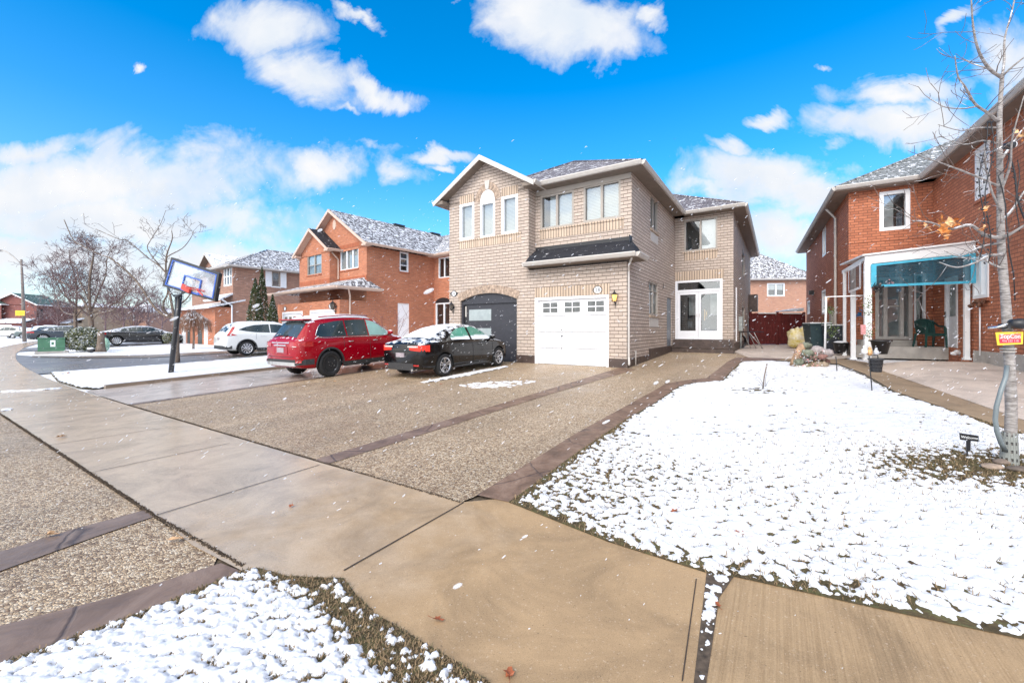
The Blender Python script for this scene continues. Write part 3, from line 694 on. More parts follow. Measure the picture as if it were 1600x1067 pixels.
def window(parent, T, R, fm, cols=(.5,), rows=(), blinds=((0, 1, 0, 1, 'slat'),), fw=.055, sill=None, name='window', proud=0.0, split=None):
    a0, a1, z0, z1 = R; W_, H_ = a1-a0, z1-z0; mb = MB(); p = -proud
    tbox(mb, T, a0, a0+fw, p+.02, .12, z0, z1); tbox(mb, T, a1-fw, a1, p+.02, .12, z0, z1)
    tbox(mb, T, a0+fw, a1-fw, p+.021, .119, z1-fw, z1); tbox(mb, T, a0+fw, a1-fw, p+.021, .119, z0, z0+fw)
    for c in cols: x = a0+W_*c; tbox(mb, T, x-fw*.55, x+fw*.55, p+.03, .115, z0+fw, z1-fw)
    for r in rows: z = z0+H_*r; tbox(mb, T, a0+fw, a1-fw, p+.035, .11, z-fw*.3, z+fw*.3)
    f = mb.build(name, fm, parent, bevel=.004)
    g = MB(); g.face([T(a0+fw*.8, .085, z0+fw*.8), T(a1-fw*.8, .085, z0+fw*.8), T(a1-fw*.8, .085, z1-fw*.8), T(a0+fw*.8, .085, z1-fw*.8)])
    g.build('pane', M['glass'], f)
    for b in blinds:
        q = MB(); tbox(q, T, a0+fw+(W_-2*fw)*b[0], a0+fw+(W_-2*fw)*b[1], .15, .16, z0+H_*b[2], z0+H_*b[3]); q.build('blind', M[b[4]], f)
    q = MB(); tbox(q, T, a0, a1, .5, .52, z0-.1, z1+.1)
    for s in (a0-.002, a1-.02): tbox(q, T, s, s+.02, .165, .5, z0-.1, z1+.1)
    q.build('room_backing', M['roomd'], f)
    if sill:
        q = MB(); tbox(q, T, a0-.06, a1+.06, -.05, .02, z0-.085, z0-.002); q.build('sill', sill, f, bevel=.005)
    return f
def band(parent, T, R, mat, pr=.012):
    mb = MB(); tbox(mb, T, R[0], R[1], -pr, .02, R[2], R[3]); return mb.build('brick_band', mat, parent)
def gutter(mb, pts, h=.13, d=.11):
    """open-fronted eaves trough along points (outer edge, top)"""
    for a, b in zip(pts[:-1], pts[1:]):
        a, b = Vector(a), Vector(b); dr = (b-a); dr.z = 0; dr.normalize(); n = Vector((dr.y, -dr.x, 0))
        prof = [(0, 0), (d, 0.01), (d+.012, -.02), (d-.01, -.06), (d-.035, -.105), (d-.06, -h), (0, -h)]
        e = dr*d*.9
        A = [a - e*0 + n*x + Vector((0, 0, z)) for x, z in prof]; B = [b + n*x + Vector((0, 0, z)) for x, z in prof]
        for i in range(len(prof)):
            j = (i+1) % len(prof); mb.face([A[i], B[i], B[j], A[j]])
        mb.face(A[::-1]); mb.face(B)
def hip(parent, x0, x1, y0, y1, ze, p, rmat, tmat, smat, sof=.14, cap=True, fg=None):
    W_, L = x1-x0, y1-y0; r = min(W_, L)/2; z = ze+r*p
    if W_ <= L: R0, R1 = Vector((x0+r, y0+r, z)), Vector((x0+r, y1-r, z))
    else: R0, R1 = Vector((x0+r, y0+r, z)), Vector((x1-r, y0+r, z))
    a, b, c, d = (Vector(q) for q in ((x0, y0, ze), (x1, y0, ze), (x1, y1, ze), (x0, y1, ze)))
    mb = MB()
    if W_ <= L: mb.face([a, b, R0]); mb.face([b, c, R1, R0]); mb.face([c, d, R1]); mb.face([d, a, R0, R1])
    else: mb.face([a, b, R1, R0]); mb.face([b, c, R1]); mb.face([c, d, R0, R1]); mb.face([d, a, R0])
    rf = mb.build('roof', rmat, parent)
    if cap:
        q = MB()
        for e0, e1 in ([(a, R0), (b, R0 if W_ <= L else R1), (R0, R1)]):
            q.tube([e0+Vector((0, 0, .005)), e1+Vector((0, 0, .01))], .05, 5)
        q.build('ridge_cap', rmat, rf)
    g = MB(); gutter(g, [(fg if fg is not None else x0, y0, ze+.01), (x1, y0, ze+.01)]); gutter(g, [(x1, y0, ze+.01), (x1, y1, ze+.01)]); gutter(g, [(x0, y1, ze+.01), (x0, y0, ze+.01)])
    g.build('gutter', tmat, parent)
    s = MB(); s.face([a-Vector((0, 0, sof)), d-Vector((0, 0, sof)), c-Vector((0, 0, sof)), b-Vector((0, 0, sof))])
    for u, v in ((a, b), (b, c), (c, d), (d, a)): s.face([u, v, v-Vector((0, 0, sof)), u-Vector((0, 0, sof))])
    s.build('soffit', smat, parent); return rf
def gable(parent, x0, x1, y0, y1, ze, za, rmat, tmat, smat, bmat, yw, th=.10, ret=.45, wx=None):
    """gable facing the street: eaves at x0,x1, verge at y0, brick triangle on plane yw"""
    xc = (x0+x1)/2; mb = MB(); A = Vector((xc, 0, za))
    for s, xe in ((0, x0), (1, x1)):
        e0 = Vector((xe, y0, ze)); e1 = Vector((xe, y1, ze)); r0 = Vector((xc, y0, za)); r1 = Vector((xc, y1, za)); D = Vector((0, 0, -th))
        mb.face([e0, e1, r1, r0]); mb.face([e0+D, r0+D, r1+D, e1+D]); mb.face([e0, r0, r0+D, e0+D]); mb.face([e0, e0+D, e1+D, e1])
    mb.build('roof', rmat, parent)
    rk = MB(); hgt = .2
    for xe, sgn in ((x0, -1), (x1, 1)):
        e = Vector((xe+sgn*.03, y0-.03, ze-.02)); r = Vector((xc, y0-.03, za-.005))
        rk.prism([e, r, r-Vector((0, 0, hgt)), e-Vector((0, 0, hgt*.9))], (0, .035, 0))
    rk.build('rake_board', tmat, parent)
    so_ = MB()
    for xe in (x0, x1):
        so_.face([Vector((xe, y0+.005, ze-.14)), Vector((xc, y0+.005, za-.16)), Vector((xc, yw, za-.16)), Vector((xe, yw, ze-.14))])
    for xe, sgn in ((x0, 1), (x1, -1)):   # eave returns
        so_.box(xe, xe+sgn*ret, y0+.02, yw+.02, ze-.15, ze-.02)
    so_.build('soffit', smat, parent)
    g = MB()
    gutter(g, [(x1, y0, ze), (x1, y1, ze)]); gutter(g, [(x0, y1, ze), (x0, y0, ze)])
    g.build('gutter', tmat, parent)
    t = MB(); w0, w1 = wx if wx else (x0+.4, x1-.4); sl_ = (za-ze)/(xc-x0)
    zz = lambda x: za-.14-abs(x-xc)*sl_
    t.face([(w0, yw, ze-.15), (w1, yw, ze-.15), (w1, yw, zz(w1)), (xc, yw, za-.14), (w0, yw, zz(w0))])
    t.build('gable_wall', bmat, parent)
def downspout(parent, pts, mat, w=.035):
    mb = MB(); mb.tube(pts, w, 6, smooth=False); return mb.build('downspout', mat, parent)
def lantern(parent, name, P, mat, gm, lit=False, label=None, group=None, s=1.0, face=(0, -1, 0)):
    """wall lantern; P on the wall plane"""
    P = FRM[parent.name].world(*P); e = empty(name, P, parent.rotation_euler[2], label, 'wall lamp', group)
    f = Vector(face); b = MB(); o = f*.13*s
    T = lambda p: p + o
    b.lathe([(.03*s, -.1*s), (.05*s, -.09*s), (.062*s, -.075*s)], 6, T=T)
    b.lathe([(.115*s, .12*s), (.09*s, .145*s), (.035*s, .2*s), (.012*s, .24*s), (.02*s, .26*s), (.005*s, .28*s)], 6, T=T, smooth=False)
    for k in range(6):
        a = 2*pi*k/6; b.tube([T(Vector((cos(a)*.06*s, sin(a)*.06*s, -.08*s))), T(Vector((cos(a)*.1*s, sin(a)*.1*s, .125*s)))], .006*s, 4)
    b.tube([Vector((0, 0, -.2*s)), f*.06*s+Vector((0, 0, -.16*s)), o+Vector((0, 0, -.1*s))], .013*s, 5)
    b.tube([Vector((0, 0, -.3*s)), Vector((0, 0, -.1*s))], [.006*s, .02*s], 5); b.tube([-f*0, f*.015], .05*s, 10)
    b.build('lamp_body', mat, e)
    g = MB(); g.lathe([(.052*s, -.075*s), (.09*s, .12*s)], 6, T=T, smooth=False); g.build('lamp_glass', gm, e)
    return e
def emissive(name, col, st):
    m, t, b = newmat(name); b.inputs['Emission Color'].default_value = (*col, 1); b.inputs['Emission Strength'].default_value = st
    b.inputs['Base Color'].default_value = (*col, 1); return m
M['amber'] = emissive('amber_lamp_glass', (1.0, .55, .15), .8)
M['smoke'] = plain('smoked_glass', (.12, .10, .08), .2, .1, bump=0)
def plaque(parent, P, num, label, r=.13, face='F'):
    P = FRM[parent.name].world(*P); e = empty('number_plaque', P, parent.rotation_euler[2], label, 'house number', 'oval house number plaques')
    m = MB(); T = lambda rx, rz, y: [Vector((cos(2*pi*k/28)*rx, y, sin(2*pi*k/28)*rz)) for k in range(28)]
    m.prism(T(r*1.12, r*1.0, -.012), (0, .012, 0))
    for s in (-1, 1): m.prism([Vector((s*r*1.0, -.01, -.055)), Vector((s*r*1.35, -.01, -.05)), Vector((s*r*1.6, -.01, 0)), Vector((s*r*1.35, -.01, .05)), Vector((s*r*1.0, -.01, .055))], (0, .01, 0))
    m.build('plaque_rim', M['black'], e)
    m = MB(); m.prism(T(r*.84, r*.74, -.018), (0, .006, 0)); m.build('plaque_face', M['white'], e)
    if num: text_mesh('numeral', num, r*1.25, M['black'], e, Matrix.Translation((0, -.021, -.005)) @ Matrix.Rotation(pi/2, 4, 'X'), .002)
    return e

# ------------------------------------------------------------------ the buff brick pair of houses (number 28)
FA = Frame(3.617, 12.98, .347, 32.8)
FRM = {}
HA = empty('semi_detached_house', FA.o, -FA.th, 'buff brick two storey semi-detached house with a white and a charcoal garage door', 'house')
yU = .51; xG = -3.59; xL = -7.37; yE = 7.22; xE = 2.39; yB = 20.4; ZE = 6.46; PI_ = .55
FRM[HA.name] = FA
w = MB()
og = FA.fr(719.4, 807.6, 469, 565, 0); og = (og[0], og[1], -.1, og[3]); crown = FA.hit(763, 458, 1, 0).z
ow = FA.fr(836, 951.5, 463, 571, 0); ow = (ow[0], ow[1], -.1, ow[3])
g1 = FA.fr(718.6, 741, 318, 375, 0); g2 = FA.fr(750.5, 773.5, 315, 371, 0); g3 = FA.fr(783.8, 809.4, 305.5, 365.6, 0)
g2c = FA.hit(762, 297, 1, 0).z
g2o = (g2[0], g2[1], g2[2], g2c)
# gable section front (with arched garage opening: rectangle to the crown, corners filled below)
wall(w, TF(0), xL, xG, -.1, ZE-.1, [(og[0], og[1], -.1, crown), g1, g2o, g3])
wall(w, TF(0), xG, 0, -.1, 3.35, [ow])
def arch_fill(mb, T, a0, a1, zs, zc, m=0, n=14, rev=.13):
    am = (a0+a1)/2; rx = (a1-a0)/2
    P = [(a0 + (a1-a0)*i/n, zs + (zc-zs)*sqrt(max(0, 1-((a0+(a1-a0)*i/n-am)/rx)**2))) for i in range(n+1)]
    for i in range(n):
        (p, q), (r, s) = P[i], P[i+1]
        mb.face([T(p, 0, q), T(r, 0, s), T(r, 0, zc), T(p, 0, zc)], m); mb.face([T(p, 0, q), T(r, 0, s), T(r, rev, s), T(p, rev, q)], m)
    return P
def seg_fill(mb, T, a0, a1, zs, zc, m=0, n=14, rev=.13):
    P = [(a0 + (a1-a0)*i/n, zs + (zc-zs)*(1-(2*i/n-1)**2)) for i in range(n+1)]
    for i in range(n):
        (p, q), (r, s) = P[i], P[i+1]
        mb.face([T(p, 0, q), T(r, 0, s), T(r, 0, zc), T(p, 0, zc)], m); mb.face([T(p, 0, q), T(r, 0, s), T(r, rev, s), T(p, rev, q)], m)
    return P
PG = seg_fill(w, TF(0), og[0], og[1], og[3], crown)
PW2 = arch_fill(w, TF(0), g2[0], g2[1], g2[3], g2c)
# upper front of number 28, its return, the side, the entry wall and the rear block
u1 = FA.fr(844.5, 896.5, 301.5, 355.5, yU); u2 = FA.fr(911.7, 969.7, 285.8, 344, yU)
ztop = ZE-.14
wall(w, TF(yU), xG, 0, 2.9, ztop, [u1, u2]); wall(w, TR(xG), 0, yU, 2.8, ztop)
s1 = FA.sd(1016.5, 1028, 310, 361, 0); s2 = FA.sd(1014.5, 1028.5, 441, 492.5, 0); sdn = FA.sd(1042, 1049.3, 466, 543, 0)
wall(w, TR(0), 0, yU, -.1, 3.35); wall(w, TR(0), yU, yE, -.1, ztop, [s1, s2, sdn])
e1 = FA.fr(1054.6, 1129, 437.5, 530, yE); e2 = FA.fr(1069, 1121, 341.5, 391.5, yE); e1 = (.02, e1[1], e1[2], e1[3])
wall(w, TF(yE), 0, xE, -.1, ztop, [e1, e2])
r1 = (FA.hit(1159.5, 500, 0, xE).y, FA.hit(1163.5, 500, 0, xE).y, 1.25, 2.5)
r2 = (r1[0], r1[1], 4.2, 5.5)
r1 = tuple(sorted(r1[:2]))+r1[2:]; r2 = tuple(sorted(r2[:2]))+r2[2:]
wall(w, TR(xE), yE, yB, -.1, ztop, [r1, r2])
wall(w, TL(xL), 0, 9, -.1, ztop); wall(w, TL(-9.76), 9, yB, -.1, ztop); wall(w, TF(yB), -9.76, xE, -.1, ztop); wall(w, TF(9), -9.76, xL, -.1, ztop)
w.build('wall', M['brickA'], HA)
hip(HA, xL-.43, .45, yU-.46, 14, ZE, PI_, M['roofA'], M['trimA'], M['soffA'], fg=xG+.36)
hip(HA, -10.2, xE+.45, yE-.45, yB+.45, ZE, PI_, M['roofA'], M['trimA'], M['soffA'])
gz = FA.hit(752.5, 240.6, 1, -.42).z; gx0 = FA.hit(678, 312, 1, -.42).x
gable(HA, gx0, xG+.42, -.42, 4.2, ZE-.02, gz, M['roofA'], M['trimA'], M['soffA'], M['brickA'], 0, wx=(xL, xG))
# frieze below the soffit of number 28
fz = MB(); tbox(fz, TF(yU), xG+.03, -.02, -.03, .0, ztop-.17, ztop-.002); fz.build('frieze', M['taupe'], HA)
# pent roof over the white garage door
pz = FA.hit(904, 403, 1, -.45).z; pt = FA.hit(912, 383, 1, yU).z; px0 = FA.hit(819, 500, 1, -.45).x
mb = MB(); A_, B_ = Vector((px0, -.45, pz)), Vector((.42, -.45, pz)); C_, D_ = Vector((-.02, yU, pt)), Vector((xG+.01, yU, pt)); E_ = Vector((.42, .62, pz)); F_ = Vector((px0, -.005, pz)); D2 = Vector((xG, -.005, pz+(pt-pz)*.47))
mb.face([A_, B_, C_, D_]); mb.face([B_, E_, C_]); mb.face([A_, D2, F_]); mb.face([A_, D_, D2])
mb.build('pent_roof', M['roofK'], HA)
fl = MB(); fl.box(xG+.01, -.0, yU-.015, yU-.002, pt-.06, pt+.11); fl.box(.002, .016, yU-.3, yU+.02, pt-.28, pt+.10); fl.build('flashing', M['black'], HA)
g = MB(); gutter(g, [(px0, -.45, pz+.01), (.42, -.45, pz+.01)]); gutter(g, [(.42, -.45, pz+.01), (.42, .62, pz+.01)]); gutter(g, [(px0, -.01, pz+.01), (px0, -.45, pz+.01)]); g.build('gutter', M['trimA'], HA)
g = MB(); g.box(px0, .42, -.45, -.003, pz-.13, pz-.11); g.box(.003, .42, -.003, .62, pz-.13, pz-.11); g.build('soffit', M['soffA'], HA)
# windows
window(HA, TF(0), g1, M['white'], cols=(), fw=.10, sill=None, blinds=((0, 1, 0, 1, 'slat'),), proud=.03)
window(HA, TF(0), g3, M['white'], cols=(), fw=.10, blinds=((0, 1, 0, 1, 'slat'),), proud=.03)
f = window(HA, TF(0), g2, M['white'], cols=(), fw=.085, blinds=((0, 1, 0, 1, 'slat'),), proud=.03)
a = MB(); a.prism([TF(0)(p, -.02, q) for p, q in PW2], (0, .08, 0)); a.build('arched_panel', M['white'], f)
window(HA, TF(yU), u1, M['taupe'], cols=(.5,), fw=.07, blinds=((.22, .5, 0, 1, 'slat'), (.5, 1, 0, 1, 'slat')), proud=.02)
window(HA, TF(yU), u2, M['taupe'], cols=(.5,), fw=.07, proud=.02)
window(HA, TF(yE), e2, M['taupe'], cols=(.5,), fw=.07, blinds=((.5, 1, 0, 1, 'blind'),), proud=.02)
window(HA, TR(0), s1, M['taupe'], cols=(.5,), fw=.06, blinds=(), sill=M['brickA_s']); window(HA, TR(0), s2, M['taupe'], cols=(.5,), rows=(.72,), fw=.06, blinds=((0, 1, 0, 1, 'curtain'),), sill=M['brickA_s'])
window(HA, TR(xE), r1, M['taupe'], cols=(), blinds=()); window(HA, TR(xE), r2, M['taupe'], cols=(), blinds=())
# upright brick courses
SB = M['brickA_s']
band(HA, TF(0), (g1[0]-.02, g3[1]+.12, g1[2]-.34, g1[2]-.03), SB); sl = MB(); tbox(sl, TF(0), g1[0]-.1, g3[1]+.15, -.035, .01, g1[2]-.06, g1[2]-.005); sl.build('sill_course', SB, HA)
band(HA, TF(0), (g1[0], g1[1], g1[3]+.01, g1[3]+.33), SB); band(HA, TF(0), (g3[0], g3[1], g3[3]+.01, g3[3]+.33), SB)
band(HA, TF(yU), (u1[0]-.02, u2[1]+.1, u1[2]-.36, u1[2]-.06), SB); sl = MB(); tbox(sl, TF(yU), u1[0]-.05, u2[1]+.12, -.04, .01, u1[2]-.058, u1[2]-.004); sl.build('sill_course', SB, HA)
band(HA, TF(0), (ow[0]-.0, ow[1]+.02, ow[3]+.01, ow[3]+.36), SB)
band(HA, TF(yE), (.01, e1[1]+.05, e1[3]+.02, e1[3]+.42), SB); band(HA, TF(yE), (e2[0], e2[1], e2[2]-.40, e2[2]-.08), SB)
sl = MB(); tbox(sl, TF(yE), e2[0]-.06, e2[1]+.06, -.04, .01, e2[2]-.07, e2[2]-.004); sl.build('sill_course', SB, HA)
for R in (s1, s2): band(HA, TR(0), (R[0], R[1], R[2]-.45, R[2]-.09), M['trimA'], .008)
def voussoir(parent, T, P, L, mat, cx, cz, keym=None):
    mb = MB(); n = len(P)-1
    for i in range(n):
        (p, q), (r, s) = P[i], P[i+1]
        d0 = Vector((p-cx, q-cz)).normalized()*L; d1 = Vector((r-cx, s-cz)).normalized()*L; e = .008
        c = [T(p+.004, -.013, q), T(r-.004, -.013, s), T(r+d1.x-.004, -.013, s+d1.y), T(p+d0.x+.004, -.013, q+d0.y)]
        mb.prism(c, T(0, .02, 0)-T(0, 0, 0))
    o = mb.build('brick_arch', mat, parent, uv=False); return o
bk = plain('buff_arch_brick', (.40, .30, .23), .85, .35, sc=9, bump=.4)
def seg_n(P, k): return [P[i] for i in range(0, len(P), k)]
def curve_pts(a0, a1, zs, zc, n, seg=True):
    am = (a0+a1)/2; rx = (a1-a0)/2
    return [(a0+(a1-a0)*i/n, zs+(zc-zs)*((1-(2*i/n-1)**2) if seg else 0)) for i in range(n+1)]
voussoir(HA, TF(0), curve_pts(og[0]-.03, og[1]+.03, og[3]-.01, crown+.01, 26), .3, bk, (og[0]+og[1])/2, og[3]-3.2)
am = (g2[0]+g2[1])/2; rr = (g2[1]-g2[0])/2
voussoir(HA, TF(0), [(am-cos(pi*i/17)*rr*1.03, g2[3]+sin(pi*i/17)*(g2c-g2[3])*1.03) for i in range(18)], .27, bk, am, g2[3]-.15)
ks = MB(); ks.prism([TF(0)(am-.07, -.045, g2c+.02), TF(0)(am+.07, -.045, g2c+.02), TF(0)(am+.12, -.045, g2c+.36), TF(0)(am-.12, -.045, g2c+.36)], (0, .06, 0)); ks.build('keystone', M['trimA'], HA)
# charcoal garage door: frame, arched head, panel leaf, side light
q = MB(); q.prism([TF(0)(p, .09, z) for p, z in curve_pts(og[0], og[1], og[3]-.02, crown, 14)], (0, .06, 0)); tbox(q, TF(0), og[0], og[0]+.09, .08, .16, 0, og[3]); tbox(q, TF(0), og[1]-.05, og[1], .08, .16, 0, og[3])
tbox(q, TF(0), og[0], og[1], .075, .16, og[3]-.12, og[3]-.02)
gd = q.build('garage_door', M['charcoal'], HA)
wd = og[1]-og[0]; q = MB(); x0 = og[0]+.28; tbox(q, TF(0), x0, og[1]-.05, .14, .18, 0.01, og[3]-.12)
for k in range(1, 4): tbox(q, TF(0), x0, og[1]-.05, .136, .14, (og[3]-.12)*k/4-.006, (og[3]-.12)*k/4+.006)
q.build('door_leaf', M['charcoal'], gd)
q = MB()
for za, zb in ((og[3]-.78, og[3]-.34), (og[3]-1.52, og[3]-1.08)): tbox(q, TF(0), x0+.07, x0+.07+(wd-.33)*.46, .125, .139, za, zb)
q.build('frosted_pane', plain('frosted_glass', (.33, .38, .39), .18, .12, sc=3, bump=0), gd)
q = MB(); tbox(q, TF(0), og[0]+.09, x0, .15, .17, 0, og[3]-.12); q.build('side_strip', M['black'], gd); q = MB(); tbox(q, TF(0), og[0]+.14, og[0]+.2, .14, .15, og[3]-.62, og[3]-.2); q.build('door_light', M['trimA'], gd)
# white panelled garage door
q = MB(); tf = .13; tbox(q, TF(0), ow[0], ow[0]+tf, -.02, .11, 0, ow[3]); tbox(q, TF(0), ow[1]-.08, ow[1], -.02, .11, 0, ow[3]); tbox(q, TF(0), ow[0], ow[1], -.022, .109, ow[3]-.09, ow[3])
wdr = q.build('garage_door', M['doorwhite'], HA, bevel=.006)
dx0, dx1, dz1 = ow[0]+tf, ow[1]-.08, ow[3]-.09; sec = dz1/4
for k in range(4):
    q = MB(); za, zb = sec*k+.012, sec*(k+1)-.006; tbox(q, TF(0), dx0+.003, dx1-.003, .06, .10, za, zb)
    pw = (dx1-dx0)/3
    for c in range(3):
        if k == 3: continue
        a0, a1 = dx0+pw*c+.09, dx0+pw*(c+1)-.09; zc, zd = za+.1, zb-.09
        tbox(q, TF(0), a0, a1, .048, .06, zc, zc+.02); tbox(q, TF(0), a0, a1, .048, .06, zd-.02, zd); tbox(q, TF(0), a0, a0+.02, .048, .06, zc+.02, zd-.02); tbox(q, TF(0), a1-.02, a1, .048, .06, zc+.02, zd-.02)
        tbox(q, TF(0), a0+.05, a1-.05, .05, .06, zc+.06, zd-.06)
    q.build('door_panel', M['doorwhite'], wdr, bevel=.004)
gpm = plain('grey_garage_glass', (.10, .105, .11), .08, .3, sc=6, bump=0, spec=.8)
for c in range(3):
    q = MB(); a0 = dx0+pw*c+pw*.2; a1 = dx0+pw*(c+1)-pw*.13
    for i in range(2):
        for j in range(2):
            b0 = a0+(a1-a0)*(.53*i); b1 = b0+(a1-a0)*.47; c0 = sec*3+.12+(.19*j); tbox(q, TF(0), b0, b1, .05, .0595, c0, c0+.155)
    q.build('window_panes', gpm, wdr)
q = MB(); q.tube([TF(0)(dx0+pw+.02, .03, sec*2-.12), TF(0)(dx0+pw+.12, .03, sec*2-.13)], .012, 5); q.tube([TF(0)(dx0+pw+.06, .03, sec*2-.13), TF(0)(dx0+pw+.06, .05, .05)], .005, 4); q.tube([TF(0)(dx0+pw+.02, .05, sec*2+.08), TF(0)(dx0+pw+.06, .05, sec*2+.08)], .018, 6)
q.build('handle', M['black'], wdr)
q = MB(); tbox(q, TF(0), dx0, dx1, .055, .11, 0, .014); q.build('rubber_seal', M['black'], wdr)
# dark parging along the base
for x0_, x1_ in ((og[1], ow[0]), (xL-.03, og[0])): q = MB(); tbox(q, TF(0), x0_, x1_, -.035, 0, -.15, .29); q.build('base_course', M['base'], HA)
q = MB(); tbox(q, TF(0), ow[1], .035, -.035, 0, -.15, .29)
yb = FA.hit(1013.7, 500, 0, 0).y; zb = FA.hit(1013.7, 545, 0, 0).z
tbox(q, TR(0), -.033, yb, -.035, 0, -.15, .29); tbox(q, TR(0), yb, yE, -.04, 0, -.15, zb); q.box(0, xE+.03, yE-.034, yE-.001, -.1, e1[2]-.0); tbox(q, TR(xE), yE-.03, yB, -.03, 0, 0, .62)
q.build('base_course', M['base'], HA)
# entry steps
ezs = e1[2]; q = MB(); q.box(.005, e1[1]+.28, yE-.42, yE-.036, -.1, ezs-.03); q.build('entry_step', M['base'], HA, bevel=.01)
z1_ = FA.hit(1090, 545, 1, yE-1.0).z
q = MB(); q.box(-.0+.05, e1[1]+.5, yE-.95, yE-.42, -.2, z1_+.03); q.box(.03, e1[1]+.54, yE-.99, yE-.42, z1_+.03, z1_+.09); q.build('entry_step', M['base'], HA, bevel=.01)
# entry enclosure: white frame, transom, two glass doors
a0, a1, z0, z1 = e1; tz = z1-.47
q = MB(); f_ = .10
tbox(q, TF(yE), a0, a0+f_, -.03, .1, z0, z1); tbox(q, TF(yE), a1-f_, a1, -.03, .1, z0, z1); tbox(q, TF(yE), a0+f_, a1-f_, -.031, .099, z1-.09, z1); tbox(q, TF(yE), a0+f_, a1-f_, -.031, .099, tz-.05, tz+.05); tbox(q, TF(yE), a0+f_, a1-f_, -.031, .099, z0, z0+.05)
en = q.build('entry_frame', M['doorwhite'], HA, bevel=.005)
q = MB(); q.face([TF(yE)(a0+f_, .04, tz+.05), TF(yE)(a1-f_, .04, tz+.05), TF(yE)(a1-f_, .04, z1-.09), TF(yE)(a0+f_, .04, z1-.09)]); q.build('transom_pane', M['glass'], en)
mid = (a0+a1)/2
for d0, d1, hs in ((a0+f_, mid, 1), (mid, a1-f_, 0)):
    q = MB(); s_ = .11; tbox(q, TF(yE), d0+.005, d0+s_, -.01, .05, z0+.05, tz-.055); tbox(q, TF(yE), d1-s_, d1-.005, -.01, .05, z0+.05, tz-.055); tbox(q, TF(yE), d0+s_, d1-s_, -.011, .049, tz-.17, tz-.055); tbox(q, TF(yE), d0+s_, d1-s_, -.011, .049, z0+.05, z0+.38)
    dd = q.build('glass_door', M['doorwhite'], en, bevel=.006)
    q = MB(); q.face([TF(yE)(d0+s_, .02, z0+.38), TF(yE)(d1-s_, .02, z0+.38), TF(yE)(d1-s_, .02, tz-.17), TF(yE)(d0+s_, .02, tz-.17)]); dd2 = q.build('pane', M['glass'], dd)
    dd2.parent = en
    q = MB(); hx = d1-.05 if hs else d0+.05; q.tube([TF(yE)(hx, -.045, z0+1.0), TF(yE)(hx, -.045, z0+1.16)], .009, 5); hh = q.build('handle', M['trimA'], en)
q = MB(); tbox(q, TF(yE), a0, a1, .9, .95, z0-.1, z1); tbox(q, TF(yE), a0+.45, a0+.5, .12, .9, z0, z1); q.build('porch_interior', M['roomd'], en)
q = MB(); tbox(q, TF(yE), a0+.5, a0+.98, .55, .6, z0+1.1, z0+2.0); tbox(q, TF(yE), a0+1.4, a0+2.0, .55, .6, z0+1.1, z0+2.0); q.build('inner_window', M['curtain'], en)
q = MB(); tbox(q, TF(yE), a0+1.17, a0+1.2, .4, .43, z0+.85, z0+1.35)
q.tube([TF(yE)(a0+1.25, .4, z0+.9), TF(yE)(a0+1.25, .4, z0+1.3)], .05, 6); q.build('brass_lantern', plain('brass', (.6, .35, .1), .3, .1, metal=1), en)
# side door, pipes, meter, numbers, lamps
q = MB(); tbox(q, TR(0), sdn[0], sdn[1], .03, .1, sdn[2], sdn[3]); q.build('side_door', plain('slate_blue_door', (.14, .16, .19), .4, .1), HA)
downspout(HA, [(.25, -.3, pz-.12), (.1, -.12, pz-.35), (.055, .02, pz-.5), (.055, .02, .35), (.09, -.05, .2), (.12, -.16, .12)], M['trimA'])
q = MB(); q.tube([(.06, .55, .5), (.12, .55, .52), (.12, .55, .05)], .02, 5); q.build('vent_pipe', M['trimA'], HA)
ymt = FA.hit(1155, 500, 0, xE).y; q = MB(); q.box(xE, xE+.16, ymt-.28, ymt+.28, 1.15, 1.85); q.tube([(xE+.08, ymt-.1, 1.15), (xE+.08, ymt-.1, .3)], .03, 6); q.build('meter_box', plain('meter_grey', (.33, .36, .35), .5, .1), HA)
yp = FA.hit(1148.4, 500, 0, xE).y; downspout(HA, [(xE+.05, yp, .7), (xE+.05, yp, 3.1)], M['white'], .03)
q = MB(); q.box(xE+.01, xE+.5, yB-2.2, yB-1.2, 2.4, 3.5); q.build('wall_box', M['base'], HA)
P = FA.hit(934, 453, 1, 0); plaque(HA, P, '28', 'oval black rimmed plaque numbered 28 above the white garage door', .15)
P = FA.hit(709.5, 459, 1, 0); plaque(HA, P, '26', 'oval black rimmed number plaque left of the charcoal garage door', .13)
P = FA.hit(962, 467, 1, 0); lantern(HA, 'wall_lamp', P, M['black'], M['amber'], label='lit amber wall lantern right of the white garage door', group='wall lanterns')
P = FA.hit(708.5, 481, 1, 0); lantern(HA, 'wall_lamp', P, M['black'], M['smoke'], label='small black wall lantern left of the charcoal garage door', group='wall lanterns')
for py_, x_ in ((449, 1011.5), (452, 1034.5)):
    P = FA.hit(x_, py_, 0, 0); q = MB(); q.tube([P, P+Vector((.05, 0, .02)), P+Vector((.05, .03, .25))], .012, 4); q.build('wall_hook', M['black'], HA)
# roof vents
for (x, y) in ((-3.0, 9), (-2.2, 10)):
    q = MB(); q.box(x, x+.4, y, y+.4, ZE+2.0, ZE+2.6); q.build('roof_vent', M['black'], HA)
